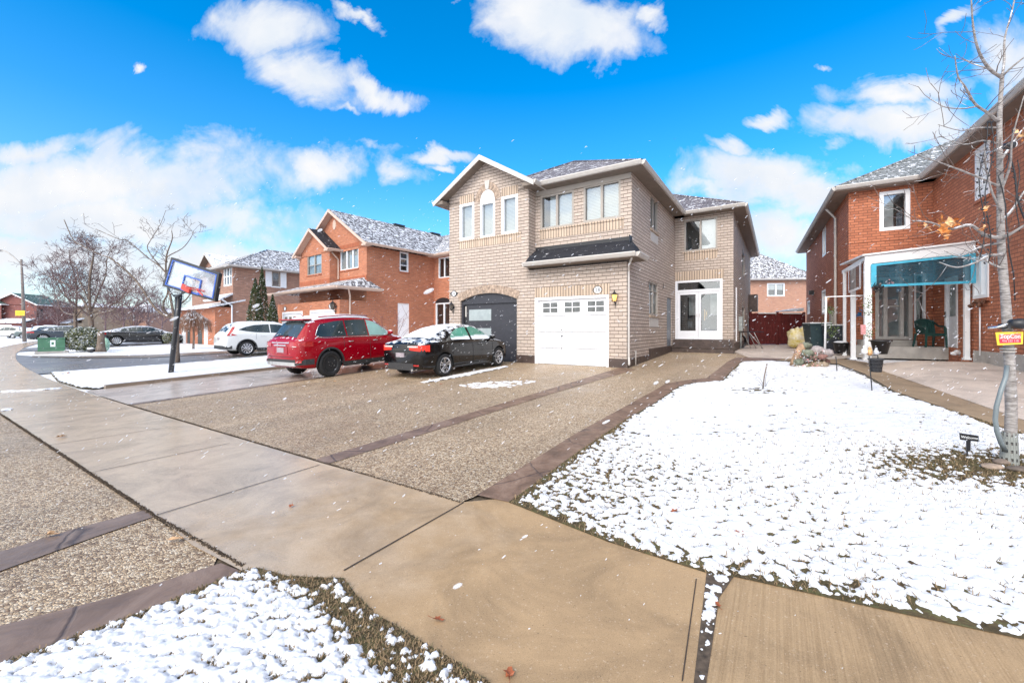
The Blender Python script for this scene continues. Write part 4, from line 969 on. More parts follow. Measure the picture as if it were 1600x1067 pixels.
# ------------------------------------------------------------------ orange-red brick house to the left
def simple_window(parent, T, R, fm, **k): return window(parent, T, R, fm, **k)
FD = Frame(-8.66, 24.57, .35, 38.6)
HD = empty('semi_detached_house', FD.o, -FD.th, 'orange red brick gabled house left of the buff one, white side door', 'house')
ZD = 6.3; FRM[HD.name] = FD
yg = FD.hit(530.5, 500, 0, 0).y; yw = FD.hit(678, 500, 0, 0).y; xc = FD.hit(512, 340, 1, -.4).x; xl = 2*xc+.1
bayL = FD.hit(468, 500, 1, -.6).x; bayR = FD.hit(515, 500, 1, -.6).x; gL = FD.hit(434, 500, 1, yg).x
dm = FD.fr(531.5, 560, 388, 421, 0); db = FD.fr(480, 502.5, 396, 429, -.6)
ds = FD.sd(624.5, 638.5, 394, 425, 0); dd_ = FD.sd(621.5, 639.5, 474, 540, 0)
dw = FD.fr(685, 703, 402, 434, yw); da = FD.fr(680.5, 704, 473, 540, yw)
w = MB()
wall(w, TF(0), xl, 0, 2.5, ZD, [dm]); wall(w, TF(-.6), bayL, bayR, 2.5, ZD-.1, [db]); wall(w, TR(bayR), -.6, 0, 2.5, ZD); wall(w, TL(bayL), -.6, 2, 2.5, ZD)
wall(w, TR(0), 0, yw, -.3, ZD-.1, [ds, dd_]); wall(w, TR(0), yg, 0, -.3, 2.9)
wall(w, TF(yw), 0, 2.4, -.3, ZD-.1, [dw, da]); wall(w, TR(2.4), yw, yw+9, -.3, ZD); wall(w, TL(xl), 0, yw, -.3, ZD)
gd1 = FD.fr(484.5, 523, 484, 545, yg); gd2 = FD.fr(441.5, 473, 487, 545, yg); gd1 = (*gd1[:2], -.2, gd1[3]); gd2 = (*gd2[:2], -.2, gd2[3])
wall(w, TF(yg), gL, 0, -.3, 2.9, [gd1, gd2]); wall(w, TL(gL), yg, 0, -.3, 2.9)
w.build('wall', M['brickR'], HD)
apz = FD.hit(512, 327, 1, -.4).z
gable(HD, xl-.45, .5, -.4, yw+4, ZD, apz, M['roofD'], M['trimD'], M['trimD'], M['brickR'], 0, wx=(xl, 0))
baz = FD.hit(482.5, 356.5, 1, -1.0).z; bc = FD.hit(482.5, 500, 1, -1.0).x
bz = FD.hit(457, 393, 1, -1.0)
gable(HD, bz.x, 2*bc-bz.x, -1.0, 2.2, ZD-.02, baz, M['roofK'], M['trimD'], M['trimD'], M['brickR'], -.6, wx=(bayL, bayR))
hip(HD, -9.5, 2.85, yw-.45, yw+9.5, ZD, .55, M['roofD'], M['trimD'], M['trimD'])
# skirt roof over the garages
kz = FD.hit(500, 449, 1, yg-.45).z; kt = FD.hit(566, 434, 1, 0).z
mb = MB(); A_, B_ = Vector((gL-.4, yg-.45, kz)), Vector((.5, yg-.45, kz)); C_, D_ = Vector((-.25, -.0, kt)), Vector((gL+.6, 0, kt)); E_ = Vector((.5, .75, kz))
mb.face([A_, B_, C_, D_]); mb.face([B_, E_, C_]); mb.face([A_, D_, Vector((gL-.4, 0, kz))]); mb.face([E_, Vector((0.01, .75, kz)), C_]); mb.build('skirt_roof', M['roofD'], HD)
g = MB(); gutter(g, [A_, B_]); gutter(g, [B_, E_]); g.build('gutter', M['trimD'], HD)
g = MB(); g.box(gL-.4, .5, yg-.45, yg-.002, kz-.13, kz-.11); g.box(.003, .5, yg-.002, .75, kz-.13, kz-.11); g.build('soffit', M['trimD'], HD)
window(HD, TF(0), dm, M['white'], cols=(.35, .68), blinds=((0, 1, 0, 1, 'slat'),), fw=.07, sill=M['brickR_s']); window(HD, TF(-.6), db, M['taupe'], cols=(.5,), rows=(.45,), blinds=((0, 1, .45, 1, 'blind'), (0, 1, 0, .45, 'curtain')), fw=.06, sill=M['brickR_s'])
window(HD, TR(0), ds, M['white'], cols=(), rows=(.33, .66), blinds=(), fw=.09, sill=M['brickR_s']); window(HD, TF(yw), dw, M['white'], cols=(.5,), blinds=(), fw=.07)
window(HD, TF(yw), da, M['white'], cols=(.55,), blinds=(), fw=.09, name='glass_door')
band(HD, TF(0), (dm[0]-.1, dm[1]+.1, dm[3]+.02, dm[3]+.26), M['brickR_s']); band(HD, TF(0), (xl, 0, dm[2]-.75, dm[2]-.5), M['brickR_s']); band(HD, TF(-.6), (bayL+.01, bayR-.01, dm[2]-.75, dm[2]-.5), M['brickR_s'])
q = MB(); cc = (da[0]+da[1])/2; q.prism([TF(yw)(cc+cos(pi*i/10)*(da[1]-da[0])/2, -.01, da[3]+sin(pi*i/10)*.35) for i in range(11)], (0, .05, 0)); q.build('arched_head', M['black'], HD)
q = MB(); tbox(q, TR(0), *dd_[:2], .04, .1, *dd_[2:]); tbox(q, TR(0), dd_[0]+.2, dd_[1]-.2, .03, .04, dd_[2]+1.3, dd_[3]-.25); tbox(q, TR(0), dd_[0]+.2, dd_[1]-.2, .03, .04, dd_[2]+.3, dd_[2]+1.1); q.build('side_door', M['doorwhite'], HD)
for R in (gd1, gd2):
    q = MB(); tbox(q, TF(yg), R[0], R[1], .06, .1, R[2], R[3]); tbox(q, TF(yg), R[0], R[0]+.1, -.02, .06, R[2], R[3]); tbox(q, TF(yg), R[1]-.1, R[1], -.02, .06, R[2], R[3]); tbox(q, TF(yg), R[0]+.1, R[1]-.1, -.02, .06, R[3]-.12, R[3])
    d = q.build('garage_door', M['doorwhite'], HD); q = MB()
    for c in range(4):
        b0 = R[0]+.2+(R[1]-R[0]-.4)*c/4
        for i in range(2): tbox(q, TF(yg), b0+.22*i, b0+.2+.22*i, .05, .059, R[3]-.5, R[3]-.32)
    q.build('window_panes', M['smoke'], d)
q = MB(); q.prism([TF(0)(xc+.12+cos(2*pi*i/16)*.2, -.03, FD.hit(521, 352, 1, 0).z+sin(2*pi*i/16)*.32) for i in range(16)], (0, .04, 0)); q.build('gable_medallion', M['trimD'], HD)
ydn = FD.hit(546, 500, 0, 0).y; downspout(HD, [(.42, ydn-.3, kz-.1), (.06, ydn, kz-.5), (.06, ydn, -.2)], M['trimD'], .05)
downspout(HD, [(bayR+.1, -.5, ZD-.2), (bayR+.1, -.08, ZD-.6), (bayR+.1, -.08, kt+.1)], M['trimD'], .045)
P = FD.hit(516.5, 478.5, 1, yg); plaque(HD, P, '0', 'oval number plaque above right garage door of the red house', .16); P = FD.hit(445.5, 482.5, 1, yg); plaque(HD, P, '', 'oval number plaque above left garage door of the red house', .16)
P = FD.hit(525, 480, 1, yg); lantern(HD, 'wall_lamp', P, M['black'], M['smoke'], label='black wall lantern at the garage corner of the red house', group='wall lanterns', s=1.5)
q = MB(); 
for t_ in (4.5, 8.0): q.box(xc-.1, xc+.35, t_, t_+.9, apz-.25, apz+.03)
q.build('roof_vent', M['black'], HD)

# ------------------------------------------------------------------ brown brick house further left
YE_ = 32.5; FE = Frame((364-800)/PXF*YE_, YE_, .4, 37.0)
HE = empty('detached_house', FE.o, -FE.th, 'brown brick house with snowy hip roof and white shutters behind cedars', 'house')
ZE2 = 6.2; eu = FE.sd(425, 437.5, 425, 448, 0); ef = FE.fr(349, 362.3, 417, 447, 0); eg = FE.fr(352, 359, 487, 530, 0)
w = MB(); wall(w, TR(0), 0, 13, -.4, ZE2, [eu]); xg = FE.hit(345, 500, 1, 0).x
wall(w, TF(0), xg, 0, -.4, ZE2, [ef]); wall(w, TL(xg), -0, 3, -.4, ZE2)
w.build('wall', M['brickE'], HE)
hip(HE, -9, .5, -.5, 13.5, ZE2, .5, M['roofD'], M['trimB'], M['soffA'])
# left half: gabled bay and lower orange wing
x0 = FE.hit(300, 500, 1, 1.0).x; w = MB(); wall(w, TF(1.0), x0, xg, -.4, ZE2); w.build('wall', M['brickE'], HE)
p0 = FE.hit(302, 413, 1, .5); p1 = FE.hit(319.5, 395, 1, .5)
gable(HE, p0.x, 2*p1.x-p0.x, .5, 6, ZE2, p1.z, M['roofW'], M['trimB'], M['soffA'], M['brickE'], 1.0)
x1 = FE.hit(278, 500, 1, -1.2).x; x2 = FE.hit(336, 500, 1, -1.2).x; dr = FE.fr(285, 291, 498, 530, -1.2); dr2 = FE.fr(320, 325, 498, 530, -1.2)
w = MB(); wall(w, TF(-1.2), x1, x2, -.4, 2.9); wall(w, TR(x2), -1.2, 1.0, -.4, 2.9); w.build('low_wall', M['brickR'], HE)
q = MB(); tbox(q, TF(-1.2), *dr[:2], -.05, 0, -.2, dr[3]); tbox(q, TF(-1.2), *dr2[:2], -.05, 0, -.2, dr2[3]); q.build('white_pillar', M['white'], HE)
q = MB(); m1 = FE.fr(293, 318, 500, 531, -1.2); tbox(q, TF(-1.2), m1[0], m1[0]+.7, -.02, 0, -.2, m1[3]); tbox(q, TF(-1.2), m1[1]-1.3, m1[1]-.3, -.02, 0, -.2, m1[3]); q.build('dark_doorway', M['room'], HE)
hz = FE.hit(350, 463, 1, -1.5).z; q = MB(); xr = FE.hit(366, 500, 1, -.9).x
q.prism([Vector((x1-.4, -1.7, 2.9)), Vector((x2+.3, -1.7, 2.9)), Vector((x2, .9, 3.6)), Vector((x1, .9, 3.6))], (0, 0, -.12)); q.prism([Vector((xg-.6, -.95, hz)), Vector((.35, -.95, hz)), Vector((.0, .0, hz+.5)), Vector((xg-.3, 0, hz+.5))], (0, 0, -.14)); q.build('skirt_roof', M['roofW'], HE)
q = MB(); gutter(q, [(xg-.6, -.95, hz), (.35, -.95, hz)]); q.build('gutter', M['white'], HE); downspout(HE, [(.2, -.8, hz-.1), (.08, -.1, hz-.5), (.08, -.1, 0)], M['white'], .06)
window(HE, TR(0), eu, M['taupe'], cols=(), blinds=((0, 1, 0, 1, 'curtain'),), fw=.09, sill=M['white']); window(HE, TF(0), ef, M['white'], cols=(.33, .66), rows=(.5,), blinds=(), fw=.14)
q = MB(); wS = (eu[1]-eu[0])*.75
for a, b in ((eu[0]-wS-.03, eu[0]-.03), (eu[1]+.03, eu[1]+wS+.03)):
    tbox(q, TR(0), a, b, -.05, 0, eu[2]-.05, eu[3]+.05)
    for k in range(14): z = eu[2]+(eu[3]-eu[2])*(k+.5)/14; tbox(q, TR(0), a+.08, b-.08, -.062, -.05, z-.03, z+.02)
q.build('shutter', M['white'], HE)
q = MB(); tbox(q, TF(0), eg[0], eg[1], .0, -.04, -.2, eg[3]); q.build('front_door', M['charcoal'], HE); q = MB(); tbox(q, TF(0), eg[0]-.35, eg[0]-.02, .0, -.05, -.2, eg[3]+.1); q.build('door_trim', M['white'], HE)
band(HE, TR(0), (.02, 12.9, 3.15, 3.42), plain('brown_band', (.36, .19, .13), .85, .3, sc=12))
q = MB(); q.box(-4.6, -4.0, 7, 8, ZE2+2.0, ZE2+2.6); q.build('roof_vent', M['black'], HE)

# ------------------------------------------------------------------ distant houses across the street and behind
def far_house(name, cxpx, Y, wpx, deg, ze, p, depth, bm_, rm, label, gables=(), wins=(), gdoor=None, low=None, seed=0, tm='white'):
    a = (cxpx-PCX)/PXF; o = Vector((a*Y, Y, HG(a*Y, Y)-.2)); F_ = Frame(o.x, o.y, o.z, deg)
    H_ = empty(name, o, -radians(deg), label, 'house'); Wd = wpx/PXF*Y; w = MB(); ops = []
    for wx, wz, ww, wh in wins: ops.append((wx, wx+ww, wz, wz+wh))
    h = Wd/2
    wall(w, TF(0), -h, h, 0, ze, ops); wall(w, TR(h), 0, depth, 0, ze); wall(w, TL(-h), 0, depth, 0, ze); w.build('wall', bm_, H_)
    hip(H_, -h-.5, h+.5, -.5, depth+.5, ze, p, rm, M[tm], M['soffA'], cap=False)
    for R in ops: window(H_, TF(0), R, M['white'], cols=(.5,), fw=.13, blinds=((0, 1, .5, 1, 'blind'),))
    for g0, g1, gy, gzp in gables:
        gable(H_, g0, g1, gy-.5, 5, ze, gzp, rm, M[tm], M['soffA'], bm_, gy); ww = MB(); wall(ww, TF(gy), g0+.4, g1-.4, 0 if gy > -1 else 2.6, ze); ww.build('wall', bm_, H_)
    if low:
        l0, l1, ly, lz = low; ww = MB(); wall(ww, TF(ly), l0, l1, 0, lz); wall(ww, TR(l1), ly, 0, 0, lz); ww.build('low_wall', bm_, H_)
        q = MB(); q.prism([Vector((l0-.4, ly-.5, lz)), Vector((l1+.4, ly-.5, lz)), Vector((l1+.1, 0, lz+1.0)), Vector((l0-.1, 0, lz+1.0))], (0, 0, -.15)); q.build('skirt_roof', M['roofW'], H_)
        if gdoor:
            for d0, d1 in gdoor: q = MB(); tbox(q, TF(ly), d0, d1, -.04, .0, 0, 2.3); q.build('garage_door', M['doorwhite'], H_)
    return H_, F_
# pink brick house at the back
YF = 42.0
far_house('detached_house', 1216, YF, 116, 4, 6.3, .78, 9, M['brickF'], M['roofD'], 'pink brick house seen in the gap between the two nearer houses', wins=((-1.1, 4.55, 1.75, 1.35),), tm='trimB')
# maroon brick house with green roof, far left
far_house('detached_house', 6, 76, 92, -8, 6.0, .45, 9, M['brickM'], M['roofG'], 'maroon brick house with green roof, farthest left across the street', gables=((-1.6, 6.4, -.8, 8.1), (-3.4, 1.5, -1.6, 7.2)), wins=((3.2, 3.6, 2.6, 1.5),), low=(-6, 5.6, -3.2, 2.7), gdoor=((-5, -.4), (1.2, 4.2)))
hq = [o for o in bpy.data.objects if o.name.startswith('detached_house')][-1]
window(hq, TF(-1.6), (-2.2, .2, 3.4, 5.0), M['white'], cols=(.5,), fw=.16, blinds=((0, 1, .5, 1, 'blind'),), proud=.1)
far_house('detached_house', 64, 88, 40, -4, 5.6, .4, 9, M['brickT'], M['roofW'], 'tan brick house right of the maroon one behind the street lamp', wins=((-1.9, 3.4, .9, 1.4), (1.3, 3.4, 1.2, 1.6)))
far_house('detached_house', 106, 84, 62, 14, 5.9, .2, 9, M['brickT'], M['roofW'], 'tan brick house behind the bare trees, snowy lean-to roof', wins=(), low=(-3.8, 4.6, -2.5, 2.5))
far_house('detached_house', 196, 92, 78, 10, 5.2, .4, 9, M['brickE'], M['roofW'], 'low brown house seen through the bare trees above the dark sedans', wins=((-3, 3.2, 1.5, 1.3), (2, 3.2, 1.5, 1.3)))

# ------------------------------------------------------------------ rust brick house on the right, with its porch
HBh = empty('semi_detached_house', (0, 0, 0), -FB.th, 'rust red brick house on the right with a white framed side porch', 'house')
ZB = 6.9; xs = 3.2; xp = 5.53; yr = 19.9; zt = ZB-.16
bu = FB.fr(1374, 1422, 298, 359.5, yr); bs = FB.sd(1525.5, 1547, 227, 309, xp); bl = FB.sd(1522, 1545.5, 399, 466, xp); bd = FB.sd(1477, 1497, 433, 543, xp)
bsl = FB.fr(1367.5, 1425.5, 433, 530, yr); bsx = FB.fr(1428, 1446.5, 428, 512, yr)
l1 = FB.sd(1285, 1290.5, 356, 400, xs); l2 = FB.sd(1284, 1290, 453, 491, xs); l3 = FB.sd(1261.5, 1265.5, 470, 491, xs)
w = MB(); wall(w, TF(yr), xs, xp, .4, zt, [bu, bsl, bsx]); wall(w, TL(xs), yr, 33.7, .4, zt, [l1, l2, l3]); wall(w, TL(xp), 9.0, yr, .4, zt, [bs, bl, bd])
wall(w, TF(9.0), xp, 14, -.2, zt); wall(w, TF(33.7), xs, 14, .2, zt); w.build('wall', M['brickB'], HBh)
q = MB(); tbox(q, TL(xp), 9, FB.hit(1523, 500, 0, xp).y, -.035, 0, -.2, 1.05-.08); tbox(q, TL(xs), yr-.03, 33.7, -.03, 0, .3, .85); q.build('base_course', M['conc'], HBh)
RB = M['roofB']
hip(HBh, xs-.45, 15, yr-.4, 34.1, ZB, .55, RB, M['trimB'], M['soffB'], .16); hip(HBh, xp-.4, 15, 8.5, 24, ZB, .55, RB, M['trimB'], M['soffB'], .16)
window(HBh, TF(yr), bu, M['white'], cols=(), fw=.12, blinds=((0, .5, 0, 1, 'curtain'),), proud=.04)
for R, b in ((bs, ()), (bl, ((0, 1, 0, 1, 'curtain'),))): window(HBh, TL(xp), R, M['white'], cols=(.5,), fw=.10, blinds=b, proud=.05, sill=M['brickB'])
for R in (l1, l2, l3): window(HBh, TL(xs), R, M['white'], cols=(), fw=.09, blinds=(), proud=.02)
for zz_ in (bu[2]-.28, bu[2]-.62): q = MB(); q.box(xs, xp, yr-.02, yr-.0, zz_-.09, zz_); q.build('brick_course', M['brickB'], HBh)
window(HBh, TF(yr), bsl, M['taupe'] if False else M['trimB'], cols=(.28, .72), rows=(), fw=.10, blinds=((0, 1, 0, 1, 'curtain'),), proud=.06, name='sliding_door')
q = MB(); tbox(q, TF(yr), bsl[0]+(bsl[1]-bsl[0])*.3, bsl[0]+(bsl[1]-bsl[0])*.7, -.05, 0, bsl[2]+(bsl[3]-bsl[2])*.52, bsl[2]+(bsl[3]-bsl[2])*.54); q.build('screen_rail', M['trimB'], HBh)
window(HBh, TF(yr), bsx, M['white'], cols=(), fw=.06, blinds=(), proud=.02)
q = MB(); tbox(q, TL(xp), *bd[:2], .05, .1, *bd[2:]); tbox(q, TL(xp), bd[0], bd[0]+.1, -.02, .05, *bd[2:]); tbox(q, TL(xp), bd[1]-.1, bd[1], -.02, .05, *bd[2:]); tbox(q, TL(xp), bd[0]+.1, bd[1]-.1, -.02, .05, bd[3]-.1, bd[3]); dq = q.build('side_door', M['doorwhite'], HBh)
q = MB(); tbox(q, TL(xp), bd[0]+.25, bd[1]-.25, .03, .049, bd[2]+1.0, bd[3]-.25); q.build('pane', plain('door_glass', (.25, .30, .32), .1, .2, bump=0), dq); q = MB(); q.tube([TL(xp)(bd[1]-.15, -.05, bd[2]+.95), TL(xp)(bd[1]-.15, -.05, bd[2]+1.15)], .015, 5); q.build('handle', M['black'], dq)
yd = FB.hit(1309, 500, 0, xs).y; downspout(HBh, [(xs-.4, yd, ZB-.15), (xs-.08, yd, ZB-.6), (xs-.08, yd, 1.7), (xs-.3, yd-.1, 1.45), (xs-.5, yd-.15, 1.35)], M['trimB'], .05)
ym = FB.hit(1304, 500, 0, xs).y; q = MB(); q.box(xs-.15, xs, ym-.25, ym+.3, 1.75, 2.4); q.build('meter_box', M['conc'], HBh)
q = MB(); yl = FB.hit(1272, 500, 0, xs).y; q.box(xs-.25, xs, yl-.1, yl+.1, 3.6, 3.85); q.box(xs-.2, xs, yl+.4, yl+.6, 3.65, 3.9); q.build('flood_light', M['black'], HBh)
q = MB(); yv = FB.hit(1536, 500, 0, xp).y; q.tube([(xp-.05, yv+.25, 2.2), (xp-.06, yv, 2.25), (xp-.06, yv, .85)], .018, 6); q.build('conduit', M['white'], HBh)
rt = random.Random(4); q = MB()
for i in range(16): q.blob((xp-.12+rt.uniform(-.05, .05), yv+.35-i*.05, 2.3+rt.uniform(-.08, .08)), rt.uniform(.03, .06), i, .3, 6)
q.build('hose_bundle', plain('rusty_bundle', (.16, .07, .04), .7, .5, sc=20), HBh)
# porch steps and platform
zs_ = HB(*ub(4.2, 17)); q = MB(); q.box(xs+.0, xp-.002, 18.6, yr-.002, zs_-.1, bsl[2]-.22); q.box(xs+.25, xp-.6, 19.2, yr-.003, bsl[2]-.22, bsl[2]-.02); q.build('porch_step', M['conc'], HBh, bevel=.01)
zc_ = bsl[2]-.22
# canopy
Zl = 3.78; vL = 16.2; xq = 2.99; vR = 16.7
pr = empty('porch_canopy', (0, 0, 0), -FB.th, 'white framed lean-to canopy with translucent blue side curtains on the rust brick house', 'canopy')
PL_ = Vector((xq, vL, Zl)); PRr = Vector((xp-.02, vR, 4.02)); PBk = Vector((xq, yr-.05, Zl+.02)); 
def post(P, w_, z0, z1, mat=M['white']):
    q = MB(); q.box(P[0]-w_/2, P[0]+w_/2, P[1]-w_/2, P[1]+w_/2, z0, z1); q.box(P[0]-w_*.7, P[0]+w_*.7, P[1]-w_*.7, P[1]+w_*.7, z0, z0+.06); return q.build('post', mat, pr, bevel=.008)
q = MB(); q.prism([PL_, PRr, PRr+Vector((0, 0, -.28)), PL_+Vector((0, 0, -.24))], (0, .09, 0)); q.prism([PL_, PBk, PBk+Vector((0, 0, -.12)), PL_+Vector((0, 0, -.12))], (.08, 0, 0)); q.build('beam', M['white'], pr)
q = MB(); q.prism([PL_+Vector((-.06, -.06, .01)), PRr+Vector((0, -.06, .01)), Vector((xp-.02, yr-.02, 4.25)), Vector((xq-.06, yr-.02, 4.0))], (0, 0, .05)); q.build('canopy_roof', M['white'], pr)
gz0 = HB(*ub(xq, vL))-.02
post((xq+.08, vL+.07), .17, gz0, Zl-.2)
v2 = FB.hit(1330, 500, 0, xq).y; post((xq+.05, v2), .13, HG(*ub(xq, v2)), Zl-.1)
v3 = FB.hit(1318, 500, 0, xq).y; post((xq+.03, min(v3, yr-.15)), .09, HG(*ub(xq, yr)), Zl-.05)
yq = FB.hit(1508, 500, 0, xp-.15).y; post((xp-.12, min(yq, 18)), .11, zs_, 3.7)
def tarpmat():
    m, t, b = newmat('blue_clear_tarp'); t.n.remove(b)
    tr = t.add('ShaderNodeBsdfTransparent', ins={0: (.50, .64, .70, 1)}); gl = t.add('ShaderNodeBsdfPrincipled', ins={'Base Color': (.035, .15, .22, 1), 'Roughness': .2})
    n = t.noise(objc(t), 2.5, 4, .6); bn = t.add('ShaderNodeBump', ins={'Strength': .4, 'Distance': .05, 'Height': n}); t.l.new(bn.outputs[0], gl.inputs['Normal'])
    mx = t.add('ShaderNodeMixShader', ins={0: t.ramp(n, [(.3, .30), (.7, .58)]), 1: tr.outputs[0], 2: gl.outputs[0]}); t.l.new(mx.outputs[0], t.n['Material Output'].inputs[0]); return m
M['tarp'] = tarpmat(); M['cyan'] = plain('cyan_tape', (.07, .42, .60), .5, .12, bump=.05)
def curtain(A, B, h0, h1, name='side_curtain', mat=None, out=(0, -.05, 0), n=16, em=None):
    q = MB(); A, B, o_ = Vector(A), Vector(B), Vector(out)
    for i in range(n):
        t0, t1 = i/n, (i+1)/n; wv = lambda t: o_*(1+.6*sin(t*23))
        a, b = A.lerp(B, t0)+wv(t0), A.lerp(B, t1)+wv(t1); ha, hb = h0+(h1-h0)*t0, h0+(h1-h0)*t1
        q.face([a, b, b-Vector((0, 0, hb)), a-Vector((0, 0, ha))], 0, True)
    c = q.build(name, mat or M['tarp'], pr); e = MB(); d = (B-A).normalized()
    for a, b in ((A, B), (A-Vector((0, 0, h0)), B-Vector((0, 0, h1)))): e.prism([a+o_*1.7, b+o_*1.7, b+o_*1.7-Vector((0, 0, .07)), a+o_*1.7-Vector((0, 0, .07))], o_*.1)
    for a, s in ((A, .13), (B, -.12)): h = h0 if s > 0 else h1; e.prism([a+o_*1.9, a+d*s+o_*1.9, a+d*s+o_*1.9-Vector((0, 0, h)), a+o_*1.9-Vector((0, 0, h))], o_*.1)
    e.build('curtain_edge', em or M['cyan'], c); return c
pb = FB.hit(1362, 436, 1, vL); curtain(PL_+Vector((.13, 0, -.26)), PRr+Vector((-.02, 0, -.30)), .62, .78)
M['cleartarp'] = glassmat('clear_vinyl', refl=.5, rough=.25)
curtain(PL_+Vector((0, .15, -.14)), Vector((xq, v2, Zl-.14)), .75, .75, mat=M['cleartarp'], out=(-.04, 0, 0), n=8, em=M['white'])
# green plastic chair
def plastic_chair():
    P = FB.world(*(Vector((5.02, 18.3, 0)))); z = zc_
    e = empty('patio_chair', (P.x, P.y, z), -FB.th+radians(14), 'dark green moulded plastic armchair on the porch step by the sliding door', 'chair'); gm = plain('green_plastic', (.012, .055, .05), .35, .15, bump=0)
    e.scale = (.86, .9, 1.0)
    q = MB(); q.box(-.26, .26, -.24, .26, .42, .45); q.build('seat', gm, e, bevel=.01)
    q = MB()
    for k in range(10):
        a = pi*k/9; x = -.27+.54*k/9; top = .82+.08*sin(a)
        q.prism([Vector((x-.032, .25+.05*sin(a), .45)), Vector((x+.032, .25+.05*sin(a), .45)), Vector((x+.032, .33+.08*sin(a), top)), Vector((x-.032, .33+.08*sin(a), top))], (0, .02, 0))
    q.tube([Vector((-.3+.6*k/14, .33+.08*sin(pi*k/14), .83+.08*sin(pi*k/14))) for k in range(15)], .028, 6); q.build('backrest', gm, e)
    for sx in (-1, 1):
        q = MB(); q.tube([(sx*.29, .31, .8), (sx*.3, .1, .68), (sx*.3, -.2, .66), (sx*.29, -.27, .6)], .03, 6); q.build('armrest', gm, e)
        for yy, y2 in ((-.26, -.31), (.3, .38)): q = MB(); q.prism([Vector((sx*.28-.04, yy-.02, .62 if yy < 0 else .44)), Vector((sx*.28+.04, yy-.02, .62 if yy < 0 else .44)), Vector((sx*.31+.025, y2, 0)), Vector((sx*.31-.025, y2, 0))], (0, .035, 0)); q.build('leg', gm, e)
    q = MB(); q.box(-.27, .27, -.27, -.24, .36, .44); q.build('apron', gm, e)
plastic_chair()
# ------------------------------------------------------------------ cars
def lerp_tab(tab, x):
    if x <= tab[0][0]: return tab[0][1]
    for (a, u), (b, v), in zip(tab[:-1], tab[1:]):
        if x <= b: t = (x-a)/(b-a); return u+(v-u)*t
    return tab[-1][1]
def smooth_tab(tab):
    """monotone-ish catmull rom"""
    def f(x):
        if x <= tab[0][0]: return tab[0][1]
        if x >= tab[-1][0]: return tab[-1][1]
        for i in range(len(tab)-1):
            if x <= tab[i+1][0]:
                x0, y0 = tab[i]; x1, y1 = tab[i+1]
                m0 = (y1-tab[i-1][1])/(x1-tab[i-1][0]) if i > 0 else (y1-y0)/(x1-x0)
                m1 = (tab[i+2][1]-y0)/(tab[i+2][0]-x0) if i+2 < len(tab) else (y1-y0)/(x1-x0)
                s = (y1-y0)/(x1-x0)
                if s == 0: m0 = m1 = 0
                else:
                    m0 = max(min(m0/s, 3), 0)*s; m1 = max(min(m1/s, 3), 0)*s
                h = x1-x0; t = (x-x0)/h
                return y0*(2*t**3-3*t**2+1)+m0*h*(t**3-2*t**2+t)+y1*(-2*t**3+3*t**2)+m1*h*(t**3-t**2)
    return f
